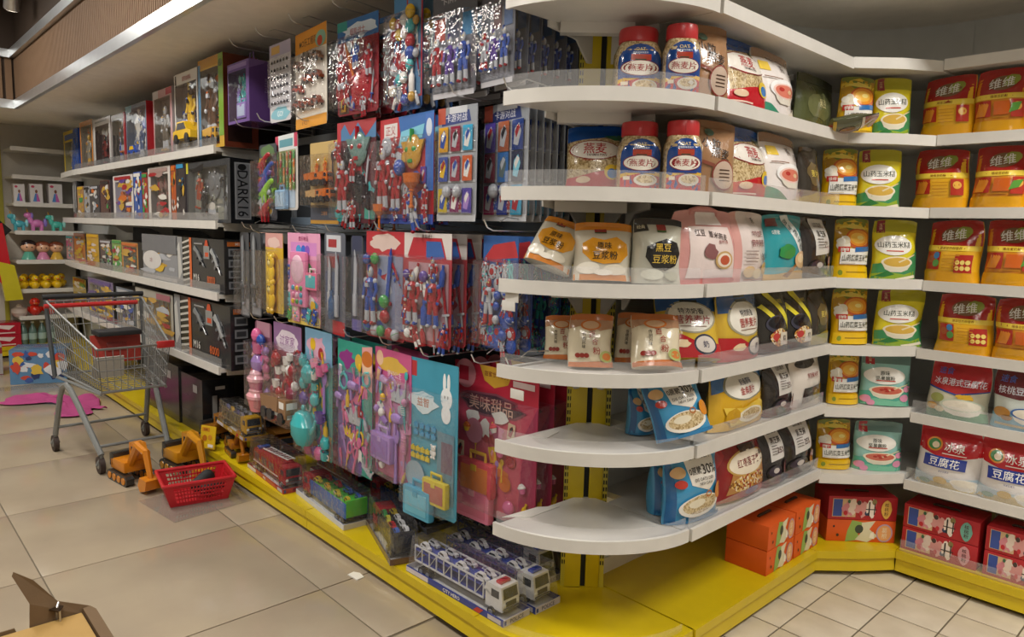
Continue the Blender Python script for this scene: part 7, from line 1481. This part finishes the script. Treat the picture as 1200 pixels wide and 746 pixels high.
# unicorn toys
def pony(x, y, c, mane, label, s=.165):
    p = far_at(x, y); z = snap(p.z); t = tag(empty('unicorn_toy', (W_F - .11, p.y, z), PI / 2), label, 'toy'); cm = pl(c)
    b = MB(); b.ball((0, 0, .45 * s), (.34 * s, .2 * s, .22 * s), cm, 12, 8); b.tube([(-.25 * s, 0, .5 * s), (-.36 * s, 0, .8 * s)], [.15 * s, .12 * s], cm, 8); b.ball((-.42 * s, 0, .9 * s), (.2 * s, .15 * s, .17 * s), cm, 10, 7)
    for a in (-.2, .2):
        for q in (-.1, .1): b.tube([(a * s, q * s, .4 * s), (a * s, q * s, .0)], [.09 * s, .08 * s], cm, 7)
    b.build('body', t); MB().cyl((-.42 * s, 0, 1.02 * s), (-.46 * s, 0, 1.25 * s), .04 * s, pl(GOLD), 8, .005).build('horn', t)
    MB().ball((-.25 * s, 0, .86 * s), (.1 * s, .13 * s, .2 * s), pl(mane), 8, 6).build('mane', t); MB().ball((.4 * s, 0, .5 * s), (.1 * s, .08 * s, .25 * s), pl(mane), 8, 6).build('tail', t)
pony(24, 269, '#4fb0c0', '#8fd8e0', 'turquoise unicorn toy on the far shelves'); pony(45, 269, '#d880c0', '#8f7ad0', 'pink unicorn toy with violet mane on the far shelves', .185); pony(68, 266, '#4fc0b0', '#a0e0d8', 'mint unicorn toy on the far shelves')
# round-headed dolls
def doll(x, y, hair, dress, label, s=.215):
    p = far_at(x, y); z = snap(p.z); t = tag(empty('round_head_doll', (W_F - .11, p.y, z), PI / 2), label, 'doll')
    MB().lathe([(.24 * s, 0), (.3 * s, .05 * s), (.16 * s, .38 * s), (.1 * s, .42 * s)], (0, 0, 0), pl(dress), 14).build('dress', t)
    h = MB().ball((0, 0, .62 * s), (.3 * s, .27 * s, .26 * s), pl('#e2b08f'), 14, 9)
    for q in (-1, 1): h.ball((q * .1 * s, -.25 * s, .6 * s), .03 * s, pl(BLK), 6, 5)
    h.build('head', t); MB().ball((0, .04 * s, .72 * s), (.33 * s, .28 * s, .22 * s), pl(hair), 14, 9).build('hair', t)
doll(35, 303, '#2a2024', '#5fb09a', 'round headed doll with black hair and green dress', .23); doll(52, 303, '#8a4a34', '#d88ab0', 'round headed doll with brown hair and pink dress'); doll(68, 303, '#7a3f2a', '#d8b04a', 'round headed doll with brown hair and yellow dress')
def duck(x, y, s, label, c='#e6bd1a', group=None, back=.1):
    p = far_at(x, y); z = snap(p.z); t = tag(empty('toy_duck', (W_F - back, p.y, z), PI / 2 + RND.uniform(-.4, .4)), label, 'toy', group); cm = pl(c)
    MB().ball((0, 0, .3 * s), (.3 * s, .38 * s, .3 * s), cm, 12, 8).ball((0, .36 * s, .42 * s), (.1 * s, .14 * s, .1 * s), cm, 8, 6).build('body', t)
    h = MB().ball((0, -.12 * s, .72 * s), .24 * s, cm, 12, 8)
    for q in (-1, 1): h.ball((q * .1 * s, -.31 * s, .78 * s), .035 * s, pl(BLK), 6, 5)
    h.build('head', t); MB().ball((0, -.37 * s, .68 * s), (.12 * s, .1 * s, .045 * s), pl('#d8602a'), 8, 6).build('beak', t)
    for q in (-1, 1): MB().ball((q * .28 * s, .02 * s, .34 * s), (.07 * s, .22 * s, .15 * s), cm, 8, 6).build('wing', t)
for k, x in enumerate((28, 42, 55, 68)): duck(x, 337, .15, 'yellow toy duck in the front row of the far shelves', group='front row yellow ducks')
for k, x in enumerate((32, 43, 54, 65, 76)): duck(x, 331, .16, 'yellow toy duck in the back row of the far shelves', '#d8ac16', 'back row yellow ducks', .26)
for k, x in enumerate((42, 60)): duck(x, 369, .2, 'red toy bird with big beak, ' + ('beside the white ball' if k == 0 else 'behind the cart handle'), '#c82a1c')
p = far_at(24, 369); o = MB().lathe([(.05, 0), (.075, .04), (.07, .08), (.03, .1)], (0, 0, 0), pl('#d8c8c0'), 14).ball((0, 0, .10), .03, pl('#e0d4cc'), 8, 6).build('white_toy', None, loc=(W_F - .1, p.y, snap(p.z))); tag(o, 'small white round toy beside the red birds', 'toy')
# drink packs on the far plinth
for k, x in enumerate((29, 40, 51, 62)):
    p = far_at(x, 402); t = tag(empty('water_bottle', (W_F - .1, p.y, ZB)), 'clear water bottle in the row on the far plinth', 'bottle', 'water bottles on the far plinth')
    MB().lathe([(.034, 0), (.038, .01), (.038, .13), (.03, .17), (.014, .2), (.014, .22)], (0, 0, 0), mat('#5f7a74', 'gloss'), 14).build('bottle_body', t); MB().cyl((0, 0, .22), (0, 0, .24), .017, pl('#d8e0e0'), 10).build('cap', t); MB().lathe([(.0386, .05), (.0388, .06), (.0388, .11), (.0386, .115)], (0, 0, 0), mat('#9fb8b4', 'paper'), 14).build('label', t)
for k in range(2):
    p = far_at(10, 395); carton('drink_case', 'red case of drinks with white script, ' + ('lower', 'upper')[k] + ' of two on the far plinth', 'case', .5, .12, .25, Vector((W_F - .16, 1.09, ZB + .1215 * k)), PI / 2, '#b02034', '#98202e', [('p', [(.2, .3), (.5, .7), (.8, .4), (.9, .75), (.5, .88), (.3, .6)], '#e8d4d4'), ('r', .1, .1, .9, .2, '#e0c8c8')])
# blue illustrated carton and grey carton on the floor
cr = random.Random(4); bops = [('p', rough_blob(cr.uniform(.08, .92), cr.uniform(.1, .9), cr.uniform(.05, .13), cr.uniform(.06, .16), i, 10, .35), cr.choice(['#c84a3a', '#d8dce4', '#3a5aa0', '#8fb8d8', '#d8b84a', '#2a3a6a', '#e0e4ea'])) for i in range(26)]
carton('toy_storage_box', 'blue printed toy storage box on the floor by the shopping cart', 'box', .42, .3, .34, (-7.42, 1.27, 0), math.radians(70), '#5a86b0', '#4a739c', bops, bops)
carton('grey_carton', 'grey carton with red lid band on the floor at the far end', 'box', .5, .28, .3, (-8.0, .80, 0), math.radians(85), '#a8a4a2', '#8f8b89', [('r', 0, .72, 1, .92, '#8f2f3a'), ('r', 0, .02, 1, .05, '#7a3a4a')])
# black spare pack and pink box by the corner
carton('hanging_toy_pack', 'tall black and silver toy pack at the far corner of the second toy shelf', 'toy', .14, .33, .06, (-7.36, 1.60, LV_A[1] - .011), 0, '#4a4c50', '#1f2022', [('r', .1, .2, .3, .9, '#b8babc'), ('r', .45, .1, .6, .95, '#8f9294'), ('r', .75, .3, .85, .9, '#c8cacc'), ('r', .1, .04, .9, .14, '#7a3a40')])
# bottom-left hanging things of the far wall
ht = tag(empty('hanging_toy', (W_F + .04, 1.16, .75)), 'red and yellow toy hanging on the far wall', 'toy')
MB().prism([(-.12, .6), (.06, .62), (.12, .1), (.05, -.02), (-.1, .2)], -.03, .03, pl('#c0202c'), 'y').xform(Matrix.Rotation(PI / 2, 4, 'Z')).build('red_body', ht, .4)
MB().prism([(.0, .24), (.14, .2), (.2, -.15), (.05, -.16)], -.034, .034, pl('#c8bc2a'), 'y').xform(Matrix.Rotation(PI / 2, 4, 'Z')).build('yellow_tail', ht, .4)
sg = tag(empty('hanging_sign', (W_F + .03, 1.13, 1.30)), 'small black diamond sign with red and white disc on the far wall', 'sign')
MB().prism([(-.17, 0), (0, -.17), (.17, 0), (0, .17)], -.004, .004, pl('#1f2024'), 'x').build('diamond', sg, 0)
draw([('e', .5, .5, .34, .34, '#c02a34'), ('e', .5, .5, .24, .24, '#e8e4e0'), ('e', .5, .5, .12, .12, '#3a4a6a')], .3, .3, lambda a, b, e: (.004 + e, a, b - .15), 'gloss').build('disc', sg, 0)
bgp = MB().rbox(-.02, .02, -.13, .13, 0, .5, mat('#17181b', 'cloth'), .015).build('black_bag', None, loc=(W_F + .03, .95, 1.85)); tag(bgp, 'black fabric bag hanging at the far wall', 'bag')
# track spotlight under the black ceiling
p = on_z(17, 5, 3.08); sp = tag(empty('track_spotlight', (p.x, p.y, 3.36)), 'small white track spotlight under the black ceiling', 'lamp')
MB().cyl((0, 0, 0), (0, 0, -.2), .012, mat('#c8c8c8', 'metal'), 8).build('stem', sp)
MB().lathe([(.05, -.06), (.055, -.05), (.055, .06), (.03, .08)], (0, 0, 0), mat('#d0d0ce', 'metal'), 16).xform(Matrix.Translation((.02, -.02, -.27)) @ Matrix.Rotation(.5, 4, 'Y')).build('head', sp)
MB().cyl((0, 0, -.062), (0, 0, -.060), .046, LEDM, 16).xform(Matrix.Translation((.02, -.02, -.27)) @ Matrix.Rotation(.5, 4, 'Y')).build('lens', sp)
